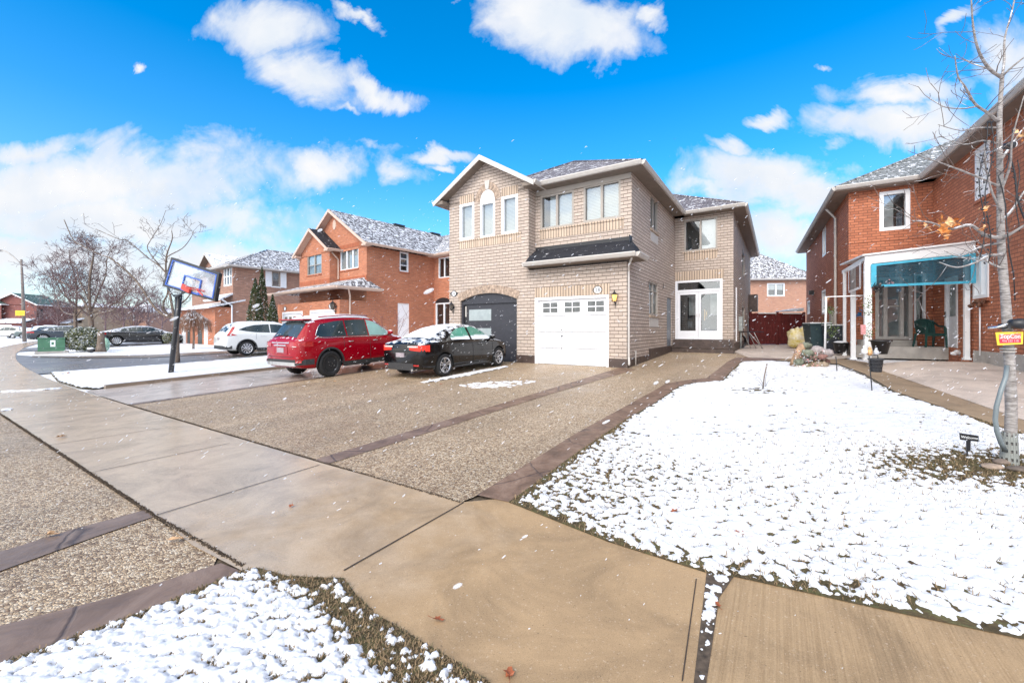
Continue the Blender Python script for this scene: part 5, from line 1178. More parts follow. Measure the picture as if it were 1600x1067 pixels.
class CarShape:
    def __init__(s, L, zt, zs, zb, w, wr, crown=.05):
        s.L = L; s.zt, s.zs, s.zb, s.w, s.wr = (smooth_tab(t) for t in (zt, zs, zb, w, wr)); s.crown = crown
    def ctrl(s, x):
        w, zs, zb, zt, wr = s.w(x), s.zs(x), s.zb(x), s.zt(x), s.wr(x); H = zs-zb
        z6 = max(zs+.004, zt-s.crown); wr = min(wr, w*.93)
        return [(0, zb), (w*.80, zb), (w*.95, zb+.04*1), (w*.985, zb+H*.22), (w, zb+H*.50), (w*.99, zb+H*.74), (w*.975, zs-.045), (w*.945, zs), (wr, z6), (wr*.6, zt-s.crown*.22), (0, zt)]
    def side_y(s, x, z):
        c = s.ctrl(x)
        for (y0, z0), (y1, z1) in zip(c[2:-3], c[3:-2]):
            if z <= z1 or (y1, z1) == c[8]:
                t = (z-z0)/(z1-z0) if z1 != z0 else 0; return y0+(y1-y0)*max(-.1, min(1.05, t))
        return c[8][0]
    def top_z(s, x, y):
        c = s.ctrl(x); (y8, z8), (y9, z9), (ya, za) = c[8:]; y = abs(y)
        if y < y9: return za+(z9-za)*(y/y9)**1.6
        return z9+(z8-z9)*(y-y9)/max(1e-6, (y8-y9))
    def section(s, x):
        c = s.ctrl(x); out = []
        for i in range(len(c)):          # cut the corners slightly
            if i in (0, len(c)-1): out.append(c[i]); continue
            p, q, r = c[i-1], c[i], c[i+1]; k = .16 if i in (7, 8) else .28
            out.append((q[0]+(p[0]-q[0])*k, q[1]+(p[1]-q[1])*k)); out.append((q[0]+(r[0]-q[0])*k, q[1]+(r[1]-q[1])*k))
        return out
    def rear_x(s, y, z, front=False):
        """x of the tail surface at half width y, height z"""
        y = abs(y); x0 = s.L/2 if front else -s.L/2; st = -.01 if front else .01; x = x0
        for i in range(120):
            zz = min(z, s.zs(x)-.05)
            if s.side_y(x, zz) >= y and s.zb(x) <= z+.3: return x
            x += st
        return x
    def body(s, name, mat, parent, wheels, wr_, liner, xs=None):
        n = 84; xs = []; L = s.L
        for i in range(n+1):
            t = i/n; xs.append(-L/2 + L*(t - sin(2*pi*t)*.045))
        V = []; F = []; secs = [s.section(x) for x in xs]; m = len(secs[0])
        full = []
        for sec in secs: full.append([( -y, z) for y, z in reversed(sec[1:-1])] )
        ring = lambda sec: [(y, z) for y, z in sec] + [(-y, z) for y, z in reversed(sec[1:-1])]
        R = [ring(sec) for sec in secs]; k = len(R[0])
        for x, r in zip(xs, R):
            for y, z in r: V.append((x, y, z))
        for i in range(n):
            for j in range(k):
                a = i*k+j; b = i*k+(j+1) % k; F.append((a, a+k, b+k, b))
        F.append(tuple(range(k))); F.append(tuple(n*k+j for j in reversed(range(k))))
        me = bpy.data.meshes.new(name); me.from_pydata(V, [], F); me.materials.append(mat); me.materials.append(liner); me.polygons.foreach_set('use_smooth', [True]*len(F))
        bm = bmesh.new(); bm.from_mesh(me); bmesh.ops.recalc_face_normals(bm, faces=bm.faces[:]); bm.to_mesh(me); bm.free()
        o = bpy.data.objects.new(name, me); COL.objects.link(o); o.parent = parent
        cut = MB()
        for wx in wheels:
            for sg in (-1, 1):
                W_ = s.w(wx); c0 = Vector((wx, sg*(W_-.34), wr_)); c1 = Vector((wx, sg*(W_+.2), wr_)); cut.tube([c0, c1], wr_*1.17, 28, smooth=True)
        co = cut.build('cut', [liner], None, uv=False); co.parent = parent
        bm = bmesh.new(); bm.from_mesh(co.data); bmesh.ops.recalc_face_normals(bm, faces=bm.faces[:]); bm.to_mesh(co.data); bm.free()
        md = o.modifiers.new('b', 'BOOLEAN'); md.object = co; md.operation = 'DIFFERENCE'; md.solver = 'EXACT'; md.material_mode = 'TRANSFER'
        dg = bpy.context.evaluated_depsgraph_get(); dg.update(); nm = bpy.data.meshes.new_from_object(o.evaluated_get(dg)); o.modifiers.clear(); o.data = nm
        bpy.data.objects.remove(co)
        try: nm.set_sharp_from_angle(angle=radians(38))
        except Exception: pass
        return o
def carpaint(name, col, snow=.55, spec=.5, metal=0.0):
    m, t, b = newmat(name); c = objc(t)
    n = t.noise(c, 5, 7, .68, .4)
    nz = t.add('ShaderNodeSeparateXYZ', ins={0: t.add('ShaderNodeNewGeometry').outputs['Normal']}).outputs[2]
    up = t.ramp(nz, [(.25, 0.0), (.75, 1.0)])
    k = t.math('ADD', t.math('MULTIPLY', n, .7), t.math('MULTIPLY', up, .42))
    msk = t.ramp(k, [(snow, 0.0), (snow+.07, 1.0)])
    specks = t.ramp(t.noise(c, 45, 3, .6), [(.70, 0.0), (.74, .8)])
    msk = t.math('MAXIMUM', msk, t.math('MULTIPLY', specks, .5))
    drops = t.noise(c, 90, 2, .6)
    setb(t, b, t.mix(msk, col, (.82, .85, .9)), t.math('ADD', .14, t.math('MULTIPLY', msk, .6)), t.math('ADD', t.math('MULTIPLY', drops, .15), msk), .25, .006, metal, spec, .28)
    b.inputs['Coat Roughness'].default_value = .06
    return m
def carglass(name, tint, snow=.7, low=None):
    m, t, b = newmat(name); c = objc(t); n = t.noise(c, 6, 6, .68, .3); z = t.add('ShaderNodeSeparateXYZ', ins={0: c}).outputs[2]
    nz = t.add('ShaderNodeSeparateXYZ', ins={0: t.add('ShaderNodeNewGeometry').outputs['Normal']}).outputs[2]
    k = t.math('ADD', n, t.math('MULTIPLY', t.ramp(nz, [(.3, 0.0), (.8, 1.0)]), .3)); msk = t.ramp(k, [(snow, 0.0), (snow+.08, .9)])
    msk = t.math('MAXIMUM', msk, t.math('MULTIPLY', t.ramp(t.noise(c, 50, 3, .6), [(.7, 0.0), (.75, .7)]), 1.0))
    if low: msk = t.math('MAXIMUM', msk, t.ramp(t.math('MULTIPLY', t.math('ADD', z, t.math('MULTIPLY', t.noise(c, 3, 4, .6), .12)), .5), [(0.0, 1.0), (low-1+.0, 1.0)] if False else [(min(.99, (low-.03)/2), .95), (min(1.0, (low+.02)/2), 0.0)]))
    g = t.mix(t.ramp(t.noise(c, 1.5, 2, .5), [(.3, 0.0), (.7, 1.0)]), tint, tuple(x*1.5+.02 for x in tint))
    setb(t, b, t.mix(msk, g, (.82, .85, .9)), t.math('ADD', .06, t.math('MULTIPLY', msk, .6)), spec=.55); return m
M['tyre'] = plain('tyre_rubber', (.018, .018, .019), .85, .3, sc=20, bump=.4)
M['liner'] = plain('wheel_arch_liner', (.012, .012, .013), .9, .2, bump=0)
M['alloy'] = plain('machined_alloy', (.62, .63, .66), .28, .08, metal=.8, bump=0)
M['steelb'] = plain('black_steel_rim', (.02, .02, .021), .5, .1, bump=.05)
M['chrome'] = plain('bright_trim', (.72, .73, .75), .15, .05, metal=.9, bump=0)
M['cladding'] = plain('dark_cladding', (.035, .035, .038), .6, .2, sc=15, bump=.1)
M['silverskid'] = plain('silver_skid_plate', (.48, .48, .48), .35, .08, metal=.4, bump=0)
M['redlamp'] = plain('red_tail_lamp', (.42, .008, .008), .12, .15, sc=18, bump=0, coat=1)
M['litlamp'] = emissive('tail_lamp_red_plastic', (.75, .03, .015), .12)
M['clearlamp'] = plain('clear_lamp_lens', (.7, .66, .62), .12, .1, sc=14, bump=0)
M['plate'] = plain('dull_plate', (.35, .30, .33), .5, .1, sc=10)
def wheel(parent, P, R, wd, side, style, front=False):
    """side +1 = left (y+)"""
    e = empty('wheel', P); e.parent = parent
    T = lambda p: Vector((p.x, side*p.z, p.y))
    q = MB(); h = wd/2; q.lathe([(R*.66, -h), (R*.9, -h*1.0), (R*.985, -h*.8), (R, -h*.4), (R, h*.4), (R*.985, h*.8), (R*.91, h), (R*.70, h*.98), (R*.66, h*.7)], 34, T=T); q.build('tyre', M['tyre'], e, uv=False)
    rm = M['steelb'] if style == 'steel' else M['alloy']; q = MB(); r = R*.68
    q.lathe([(r*.92, -h*.9), (r*.92, h*.55), (r, h*.8), (r*1.02, h*.97), (r*.95, h*.95), (r*.90, h*.5)], 34, T=T)
    if style == 'steel':
        q.lathe([(r*.93, h*.2), (r*.75, h*.5), (r*.5, h*.62), (r*.30, h*.5), (.001, h*.62)], 30, T=T)
        for k in range(5): a = 2*pi*k/5; q.tube([T(Vector((cos(a)*r*.25, sin(a)*r*.25, h*.5))), T(Vector((cos(a)*r*.25, sin(a)*r*.25, h*.72)))], .012, 6)
        rim = q.build('rim', rm, e, uv=False)
        q = MB()
        for k in range(5): a = 2*pi*k/5; q.tube([T(Vector((cos(a)*r*.25, sin(a)*r*.25, h*.725))), T(Vector((cos(a)*r*.25, sin(a)*r*.25, h*.74)))], .011, 6)
        q.build('wheel_nuts', M['chrome'], e, uv=False)
    else:
        ns = {'five': 5, 'ten': 10, 'multi': 12}[style]
        for k in range(ns):
            a = 2*pi*k/ns+.3; c, s_ = cos(a), sin(a); w0, w1 = (.20, .30) if ns == 5 else (.11, .12)
            prof = [(r*.16, w0*r*.9), (r*.55, w0*r*.75), (r*.95, w1*r)]
            tp = [Vector((c*x - s_*y, s_*x + c*y, h*(.62+.28*(x/r)))) for x, y in prof] ; tm = [Vector((c*x + s_*y, s_*x - c*y, h*(.62+.28*(x/r)))) for x, y in prof]
            for i in range(2):
                A = [tp[i], tm[i], tm[i+1], tp[i+1]]; q.face([T(p) for p in A]); q.face([T(p-Vector((0, 0, .035))) for p in reversed(A)])
                q.face([T(tp[i]), T(tp[i+1]), T(tp[i+1]-Vector((0, 0, .035))), T(tp[i]-Vector((0, 0, .035)))]); q.face([T(tm[i+1]), T(tm[i]), T(tm[i]-Vector((0, 0, .035))), T(tm[i+1]-Vector((0, 0, .035)))])
        q.lathe([(r*.22, h*.5), (r*.21, h*.72), (r*.12, h*.78), (.001, h*.78)], 16, T=T)
        rim = q.build('rim', rm, e, uv=False)
        q = MB(); q.lathe([(r*.93, h*.1), (.001, h*.12)], 24, T=T); q.build('brake_shadow_plate', M['liner'], e, uv=False)
        if ns == 5:
            q = MB()
            for k in range(5):
                a = 2*pi*(k)/5+.3; c, s_ = cos(a), sin(a); P2 = [(r*.3, .035*r), (r*.86, .10*r), (r*.86, -.10*r), (r*.3, -.035*r)]
                q.face([T(Vector((c*x-s_*y, s_*x+c*y, h*(.62+.28*(x/r))+.003))) for x, y in P2])
            q.build('spoke_inlay', M['liner'], e, uv=False)
def car(name, shape, P, deg, label, group, paint, glass, glassf, wb, R, side_win, rear_glass, wind_glass, spec):
    root = empty(name, P, radians(deg), label, 'car', group); S_ = shape; L = S_.L
    wheels = (-wb/2, wb/2); body = S_.body('body', paint, root, wheels, R, M['liner'])
    track = S_.w(-wb/2)-.13
    for wx in wheels:
        for sg in (-1, 1): wheel(root, (wx, sg*(track+.015), R), R, .225, sg, spec.get('wheel', 'five'))
    def sp(x, z, off, sg):        # a point on the side skin
        y = S_.side_y(x, z); return Vector((x, sg*(y+off), z))
    sides = (-1, 1)
    # side windows: list of (material key, [(x, zlow, zhigh)...])
    for sg in sides:
        for mk, pts in side_win:
            q = MB(); n = 12; xs = [p[0] for p in pts]; lo = [(p[0], p[1]) for p in pts]; hi = [(p[0], p[2]) for p in pts]
            for i in range(n):
                x0 = xs[0]+(xs[-1]-xs[0])*i/n; x1 = xs[0]+(xs[-1]-xs[0])*(i+1)/n; R4 = 4
                for j in range(R4):
                    def pt(x, t): a, b = lerp_tab(lo, x), lerp_tab(hi, x); z = a+(b-a)*t; return sp(x, z, .006, sg)
                    q.face([pt(x0, j/R4), pt(x1, j/R4), pt(x1, (j+1)/R4), pt(x0, (j+1)/R4)], 0, True)
            q.build('side_window', glass if mk == 'r' else glassf, root, uv=False)
        if spec.get('chrome'):
            q = MB(); q.tube([sp(x, z, .010, sg) for x, z in spec['chrome']], .012, 4); q.build('window_trim', M['chrome'], root, uv=False)
    def topglass(nm, x0, x1, fy, mat):
        q = MB(); n, m = 12, 10
        for i in range(n):
            for j in range(m):
                def pt(a, b):
                    x = x0+(x1-x0)*a; c = S_.ctrl(x); y = c[8][0]*fy*(2*b-1); z = S_.top_z(x, y)
                    dz = (S_.zt(x+.02)-S_.zt(x-.02))/.04; nrm = Vector((-dz, 0, 1)).normalized(); return Vector((x, y, z))+nrm*.008
                q.face([pt(i/n, j/m), pt((i+1)/n, j/m), pt((i+1)/n, (j+1)/m), pt(i/n, (j+1)/m)], 0, True)
        return q.build(nm, mat, root, uv=False)
    topglass('rear_window', rear_glass[0], rear_glass[1], .90, spec.get('rg', glass)); topglass('windscreen', wind_glass[0], wind_glass[1], .92, glassf)
    # tail lamps wrapping the corner
    def strip(nm, ys, z0, z1, mat, off=.012, front=False, zf=None, both=True):
        for sg in (sides if both else (1,)):
            q = MB(); P_ = []
            for y in ys: P_.append((S_.rear_x(y, (z0+z1)/2, front), y))
            n = len(P_)
            for i in range(n-1):
                (xa, ya), (xb, yb) = P_[i], P_[i+1]; o_ = off if front else -off
                for (za, zb) in ((z0, (z0+z1)/2), ((z0+z1)/2, z1)):
                    ea = zf(i/(n-1)) if zf else (0, 0); eb = zf((i+1)/(n-1)) if zf else (0, 0)
                    fa = lambda z, e: z + (e[0] if z == z0 else (e[1] if z == z1 else (e[0]+e[1])/2))
                    q.face([Vector((xa+o_, sg*(ya+off*.6*i/n), fa(za, ea))), Vector((xb+o_*(1-(i+1)/n*.6), sg*(yb+off*(i+1)/n), fa(za, eb))), Vector((xb+o_*(1-(i+1)/n*.6), sg*(yb+off*(i+1)/n), fa(zb, eb))), Vector((xa+o_, sg*(ya+off*.6*i/n), fa(zb, ea)))], 0, True)
            q.build(nm, mat, root, uv=False)
    for a in spec.get('strips', ()): strip(*a[:5], **(a[5] if len(a) > 5 else {}))
    # dark sill cladding, arches
    for sg in sides:
        q = MB(); xs = [-wb/2+R*1.22+(wb-2.44*R)*i/10 for i in range(11)]
        for i in range(10):
            za, zb = S_.zb(0)+.005, S_.zb(0)+spec.get('sill', .12)
            q.face([sp(xs[i], za, .014, sg), sp(xs[i+1], za, .014, sg), sp(xs[i+1], zb, .012, sg), sp(xs[i], zb, .012, sg)], 0)
        q.build('sill_trim', spec.get('sillm', M['cladding']), root, uv=False)
        if spec.get('arch'):
            for wx in wheels:
                q = MB(); A = []
                for k in range(15):
                    a = radians(-8+196*k/14); A.append([(wx+cos(a)*R*f, max(S_.zb(wx)+.01, R+sin(a)*R*f)) for f in (1.165, 1.30)])
                for k in range(14):
                    c = [A[k][0], A[k][1], A[k+1][1], A[k+1][0]]; q.face([sp(x, z, .012, sg) for x, z in c], 0, True)
                q.build('wheel_arch_trim', M['cladding'], root, uv=False)
        # shut lines and handles
        for x, z0, z1 in spec.get('lines', ()):
            q = MB(); q.tube([sp(x+.0*(z), z, .002, sg) for z in (z0+(z1-z0)*k/8 for k in range(9))], .005, 4); q.build('door_gap', M['liner'], root, uv=False)
        for x, z in spec.get('handles', ()):
            q = MB(); q.tube([sp(x-.09, z, .004, sg), sp(x-.07, z, .035, sg), sp(x+.07, z+.005, .035, sg), sp(x+.09, z+.005, .004, sg)], .012, 6); q.build('door_handle', spec.get('hm', paint), root, uv=False)
        mx, mz = spec['mirror']; q = MB(); y0 = S_.side_y(mx, mz); T = lambda p: p
        q.blob((mx, sg*(y0+.16), mz+.05), (.075, .12, .075), 3, .03, 12); q.tube([(mx+.02, sg*(y0-.02), mz-.02), (mx, sg*(y0+.12), mz)], .028, 6); q.build('wing_mirror', paint, root, uv=False)
    for nm, x0, x1, y, z0, z1, mat in spec.get('boxes', ()):
        q = MB(); q.box(x0, x1, -y, y, z0, z1); q.build(nm, mat, root, uv=False, bevel=min(.02, abs(x1-x0)*.4, (z1-z0)*.4))
    for nm, pts, r_, mat in spec.get('tubes', ()): q = MB(); q.tube(pts, r_, 6); q.build(nm, mat, root, uv=False)
    # soft snow heap on the roof
    if spec.get('roofsnow'):
        x0, x1, fy, th = spec['roofsnow']; q = MB(); n, m = 26, 16
        def pt(a, b):
            x = x0+(x1-x0)*a; c = S_.ctrl(x); y = c[8][0]*fy*(2*b-1); e = min(a, 1-a, b, 1-b); hgt = th*min(1, e*9)+.010*noise.noise(Vector((x*5, y*5, 2)))*min(1, e*9)
            return Vector((x, y, S_.top_z(x, y)+hgt-.004))
        for i in range(n):
            for j in range(m): q.face([pt(i/n, j/m), pt((i+1)/n, j/m), pt((i+1)/n, (j+1)/m), pt(i/n, (j+1)/m)], 0, True)
        q.build('roof_snow', M['snow'], root, uv=False)
    return root
AX = 57.2     # heading of the driveways
def place(u, v, lift=0): X, Y = xyf(u, v); return (X, Y, HV(v)+lift)
def tilt(o): o.rotation_mode = 'XYZ'; o.rotation_euler = (0, -math.atan(.0345), o.rotation_euler[2]); return o
# black sedan
SED = CarShape(4.42,
    [(-2.21, .93), (-2.12, 1.035), (-1.9, 1.075), (-1.72, 1.10), (-1.2, 1.31), (-.72, 1.43), (-.1, 1.475), (.35, 1.45), (.85, 1.24), (1.32, 1.0), (1.7, .93), (2.0, .82), (2.15, .70), (2.21, .58)],
    [(-2.21, .86), (-2.1, .955), (-1.7, 1.01), (-1, .98), (0, .935), (1.0, .90), (1.4, .88), (1.9, .76), (2.21, .54)],
    [(-2.21, .36), (-2.1, .27), (-1.7, .22), (1.7, .20), (2.1, .24), (2.21, .32)],
    [(-2.21, .66), (-2.17, .76), (-2.05, .83), (-1.8, .875), (-1.2, .90), (0, .905), (1.2, .90), (1.75, .86), (2.0, .76), (2.14, .62), (2.21, .46)],
    [(-2.21, .60), (-1.72, .66), (-1.2, .60), (-.5, .57), (.3, .57), (.85, .60), (1.32, .66), (1.8, .68), (2.21, .42)], .055)
blackp = carpaint('black_car_paint', (.004, .004, .005), .74, spec=.35); gf = carglass('green_misted_glass', (.06, .22, .16), .74, low=1.17); gfr = carglass('snowy_glass', (.36, .42, .42), .68); gclear = carglass('wiped_rear_glass', (.03, .04, .043), .92)
swS = [('f', [(-.98, 1.03, 1.10), (-.85, 1.03, 1.22), (-.55, 1.02, 1.345), (-.12, 1.0, 1.39)]), ('f', [(-.02, 1.0, 1.39), (.3, .985, 1.375), (.7, .97, 1.22), (1.02, .965, 1.04)])]
c1 = car('black_sedan', SED, place(-8.9, 10.27, .01), AX, 'snow dusted black four door sedan parked in front of the charcoal garage door', 'cars parked on driveways', blackp, gf, gf, 2.7, .325, swS, (-1.66, -.80), (.42, 1.26),
    dict(wheel='five', rg=gfr, mirror=(.92, .98), sill=.09, sillm=blackp, handles=((-.62, .86), (.30, .84)), hm=blackp, lines=((-.07, .3, .93), (-1.0, .62, 1.0), (.98, .3, .90)),
         strips=[('tail_lamp', [.36, .45, .55, .64, .72, .78, .82, .845], .80, .915, M['litlamp'], dict(zf=lambda t: (-.0-.05*t, .02*t))), ('tail_lamp_lens', [.30, .40, .5, .6, .66], .875, .915, M['clearlamp'], dict(off=.02)), ('rear_reflector', [.45, .55, .62, .68], .36, .40, M['redlamp'])],
         boxes=[('bumper_insert', -2.235, -2.15, .5, .24, .43, M['cladding']), ('number_plate', -2.245, -2.2, .16, .60, .72, M['plate']), ('boot_lid_line', -2.224, -2.2, .6, .765, .772, M['liner'])],
         tubes=[('exhaust_pipe', [(-2.24, -.45, .25), (-1.9, -.45, .25)], .035, M['chrome']), ('aerial', [(-.82, 0, 1.42), (-.9, 0, 1.52)], .006, M['black'])],
         roofsnow=(-.72, .05, .80, .010)))
tilt(c1)
# red SUV
SUV = CarShape(4.66,
    [(-2.33, 1.03), (-2.29, 1.10), (-2.2, 1.18), (-2.0, 1.42), (-1.84, 1.60), (-1.5, 1.685), (-.6, 1.73), (.1, 1.715), (.5, 1.65), (1.0, 1.36), (1.38, 1.13), (1.8, 1.04), (2.15, .93), (2.28, .80), (2.33, .66)],
    [(-2.33, .98), (-2.2, 1.06), (-1.5, 1.09), (0, 1.06), (1.1, 1.02), (1.6, .98), (2.1, .86), (2.33, .62)],
    [(-2.33, .42), (-2.2, .32), (-1.7, .27), (1.7, .25), (2.2, .30), (2.33, .40)],
    [(-2.33, .72), (-2.28, .81), (-2.12, .87), (-1.8, .90), (-1.2, .915), (0, .92), (1.2, .915), (1.8, .88), (2.1, .78), (2.26, .62), (2.33, .48)],
    [(-2.33, .66), (-2.0, .64), (-1.7, .63), (-.6, .645), (.4, .64), (1.0, .66), (1.38, .72), (1.9, .72), (2.33, .45)], .06)
redp = carpaint('red_car_paint', (.30, .001, .009), .72, spec=.3); gd_ = carglass('dark_tinted_glass', (.018, .03, .033), .72); gl_ = carglass('misted_front_glass', (.20, .36, .33), .70)
swU = [('r', [(-1.72, 1.16, 1.30), (-1.5, 1.135, 1.50), (-1.0, 1.13, 1.575), (-.72, 1.13, 1.59)]), ('r', [(-.68, 1.13, 1.592), (-.3, 1.125, 1.61), (.12, 1.12, 1.605)]), ('f', [(.17, 1.12, 1.60), (.5, 1.11, 1.53), (.8, 1.1, 1.37), (1.12, 1.09, 1.16)])]
c2 = car('red_suv', SUV, place(-12.02, 8.62, .01), AX+1.5, 'red sport utility vehicle with black steel wheels and snow on its roof', 'cars parked on driveways', redp, gd_, gl_, 2.67, .37, swU, (-2.2, -1.88), (.60, 1.30),
    dict(wheel='steel', rg=gclear, mirror=(.98, 1.13), arch=True, sill=.15, handles=((-.60, .97), (.36, .96)), hm=M['chrome'], lines=((.145, .42, 1.04), (-.85, .8, 1.08), (1.08, .5, 1.0)),
         chrome=[(1.15, 1.10), (.6, 1.085), (0, 1.095), (-.8, 1.105), (-1.45, 1.11), (-1.68, 1.135), (-1.76, 1.19), (-1.62, 1.40), (-1.5, 1.52)],
         strips=[('tail_lamp', [.46, .56, .66, .75, .81, .855, .88], .90, 1.01, M['redlamp'], dict(zf=lambda t: (0, .03*t))), ('tail_lamp_lens', [.60, .68, .74], .90, .918, M['clearlamp'], dict(off=.022)),
                 ('bumper_cladding', [0, .2, .4, .6, .72, .80, .86, .885], .41, .56, M['cladding'], dict(off=.02)), ('skid_plate', [0, .2, .4, .55, .62, .66], .385, .485, M['silverskid'], dict(off=.034)), ('rear_reflector', [.72, .78, .83], .47, .54, M['redlamp'], dict(off=.032)),
                 ('tailgate_chrome', [.0, .2, .42], .995, 1.02, M['chrome'], dict(off=.018))],
         boxes=[('number_plate', -2.352, -2.32, .17, .74, .87, M['plate']), ('tailgate_recess', -2.343, -2.3, .34, .70, .90, redp), ('tailgate_line', -2.338, -2.3, .60, .62, .63, M['liner']), ('roof_spoiler', -2.0, -1.72, .60, 1.615, 1.65, redp), ('spoiler_shadow_strip', -1.96, -1.75, .57, 1.585, 1.612, M['cladding']), ('number_light_bar', -2.36, -2.3, .30, .925, .95, M['chrome'])],
         tubes=[('rear_wiper', [(-2.235, .0, 1.165), (-2.20, -.18, 1.20), (-2.20, .34, 1.205)], .012, M['black']), ('roof_rail', [(-1.5, .60, 1.70), (-.6, .61, 1.745), (.3, .6, 1.72)], .018, redp), ('roof_rail', [(-1.5, -.60, 1.70), (-.6, -.61, 1.745), (.3, -.6, 1.72)], .018, redp), ('aerial', [(-1.55, .0, 1.69), (-1.68, 0, 1.78)], .01, redp)],
         roofsnow=(-1.82, .5, .95, .055)))
tilt(c2); c2.scale = (.97, 1.0, 1.045)
# white SUV
CRV = CarShape(4.5,
    [(-2.25, .98), (-2.2, 1.10), (-2.1, 1.22), (-1.9, 1.46), (-1.72, 1.60), (-1.3, 1.665), (-.4, 1.69), (.3, 1.66), (.6, 1.58), (1.05, 1.32), (1.4, 1.10), (1.8, 1.0), (2.1, .88), (2.25, .62)],
    [(-2.25, .93), (-2.1, 1.08), (-1.5, 1.12), (0, 1.05), (1.1, .99), (1.6, .95), (2.1, .80), (2.25, .58)],
    [(-2.25, .42), (-2.1, .30), (-1.7, .25), (1.7, .23), (2.1, .28), (2.25, .36)],
    [(-2.25, .70), (-2.2, .80), (-2.05, .86), (-1.7, .90), (0, .91), (1.2, .90), (1.8, .86), (2.1, .74), (2.25, .5)],
    [(-2.25, .60), (-1.9, .60), (-1.5, .60), (0, .63), (.5, .62), (1.1, .66), (1.4, .70), (1.9, .7), (2.25, .42)], .06)
whitep = carpaint('white_car_paint', (.72, .73, .72), .80)
swC = [('r', [(-1.62, 1.27, 1.29), (-1.3, 1.20, 1.42), (-.9, 1.15, 1.52), (-.25, 1.13, 1.56)]), ('r', [(-.2, 1.13, 1.56), (.3, 1.11, 1.54), (.65, 1.09, 1.42), (1.05, 1.07, 1.15)])]
gc = FD  # heads for the garage of the red house
pw_ = G(385, 556.5); hd = radians(90-38.6); fv = Vector((cos(hd), sin(hd), 0)); lv = Vector((-sin(hd), cos(hd), 0))
cw = pw_ + fv*1.31 + lv*.80
c3 = car('white_suv', CRV, (cw.x, cw.y, pw_.z+.03), math.degrees(hd), 'white sport utility vehicle on the neighbour driveway, partly hidden by the red one', 'cars parked on driveways', whitep, gd_, gd_, 2.62, .36, swC, (-2.12, -1.80), (.66, 1.32),
    dict(wheel='ten', mirror=(.95, 1.1), arch=True, sill=.14, handles=((-.6, .98), (.32, .97)), lines=((.0, .4, 1.02), (-.9, .8, 1.1)),
         strips=[('bumper_cladding', [0, .2, .4, .6, .72, .8, .86], .34, .50, M['cladding'], dict(off=.016))],
         boxes=[('number_plate', -2.27, -2.2, .17, .78, .90, M['plate'])], roofsnow=(-1.6, .4, .9, .03)))
for sg in (-1, 1):
    q = MB(); pts = [(-2.16, .98), (-2.12, 1.06), (-2.03, 1.16), (-1.95, 1.28), (-1.86, 1.42)]; q.face([Vector((x_, sg*(CRV.side_y(x_, z_)+.012), z_)) for x_, z_ in ((-2.17, .96), (-1.98, .98), (-1.72, 1.0), (-1.95, 1.10), (-2.1, 1.14))])
    for (xa, za), (xb, zb) in zip(pts[:-1], pts[1:]): q.face([Vector((xa, sg*(CRV.side_y(xa, za)+.012), za)), Vector((xa+.12, sg*(CRV.side_y(xa+.12, za)+.01), za)), Vector((xb+.1, sg*(CRV.side_y(xb+.1, zb)+.01), zb)), Vector((xb, sg*(CRV.side_y(xb, zb)+.012), zb))])
    q.build('tail_lamp', M['redlamp'], c3, uv=False)
# two dark sedans on the far driveway
FAST = CarShape(4.9,
    [(-2.45, .92), (-2.35, 1.0), (-2.1, 1.05), (-1.5, 1.22), (-.8, 1.40), (-.1, 1.45), (.4, 1.42), (.95, 1.22), (1.5, .99), (1.9, .92), (2.25, .80), (2.45, .58)],
    [(-2.45, .86), (-2.3, .95), (-1.8, 1.0), (-1, .98), (0, .94), (1.2, .90), (1.9, .82), (2.45, .54)],
    [(-2.45, .36), (-2.3, .25), (-1.7, .2), (1.9, .19), (2.3, .22), (2.45, .3)],
    [(-2.45, .66), (-2.4, .78), (-2.2, .86), (-1.8, .90), (0, .92), (1.3, .91), (2.0, .84), (2.3, .70), (2.45, .48)],
    [(-2.45, .60), (-1.9, .66), (-1.2, .60), (-.4, .58), (.4, .58), (1.0, .61), (1.5, .68), (2.0, .7), (2.45, .42)], .05)
navyp = carpaint('dark_blue_paint', (.022, .032, .048), .86); greyp = carpaint('dark_grey_paint', (.016, .017, .02), .68)
swF = [('r', [(-1.55, 1.04, 1.10), (-1.1, 1.03, 1.24), (-.6, 1.01, 1.34), (-.1, 1.0, 1.37)]), ('r', [(-.04, 1.0, 1.37), (.4, .98, 1.34), (.8, .97, 1.2), (1.2, .96, 1.02)])]
for nm, (px, py), dg, lab, pt_, sc in (('dark_sedan', (186, 540), 37, 'black sedan with chrome window line right of the round bush', greyp, 1.07), ('dark_sedan', (72, 537), 34, 'dark blue sedan behind the green utility box and round bush', navyp, 1.07)):
    p = G(px, py); hd = radians(dg+8); f_ = Vector((cos(hd), sin(hd), 0)); l_ = Vector((-sin(hd), cos(hd), 0)); c_ = p + f_*1.45 + l_*.8
    cr_ = car(nm, FAST, (c_.x, c_.y, p.z+(.16 if px < 100 else .03)), math.degrees(hd), lab, 'cars parked on driveways', pt_, gd_, gd_, 2.9, .35, swF, (-1.7, -.85), (.48, 1.42),
        dict(wheel='multi', mirror=(1.05, .98), sill=.1, handles=((-.6, .86), (.35, .84)), lines=((-.07, .3, .93),), chrome=[(1.22, .955), (.4, .965), (-.6, .99), (-1.4, 1.02), (-1.6, 1.08), (-1.1, 1.26), (-.5, 1.37), (.1, 1.39), (.6, 1.32)],
             strips=[('tail_lamp', [.45, .6, .72, .8, .85, .875], .80, .92, M['redlamp'])], roofsnow=(-.8, .2, .8, .012)))
    cr_.scale = (1.1, 1.1, 1.08)
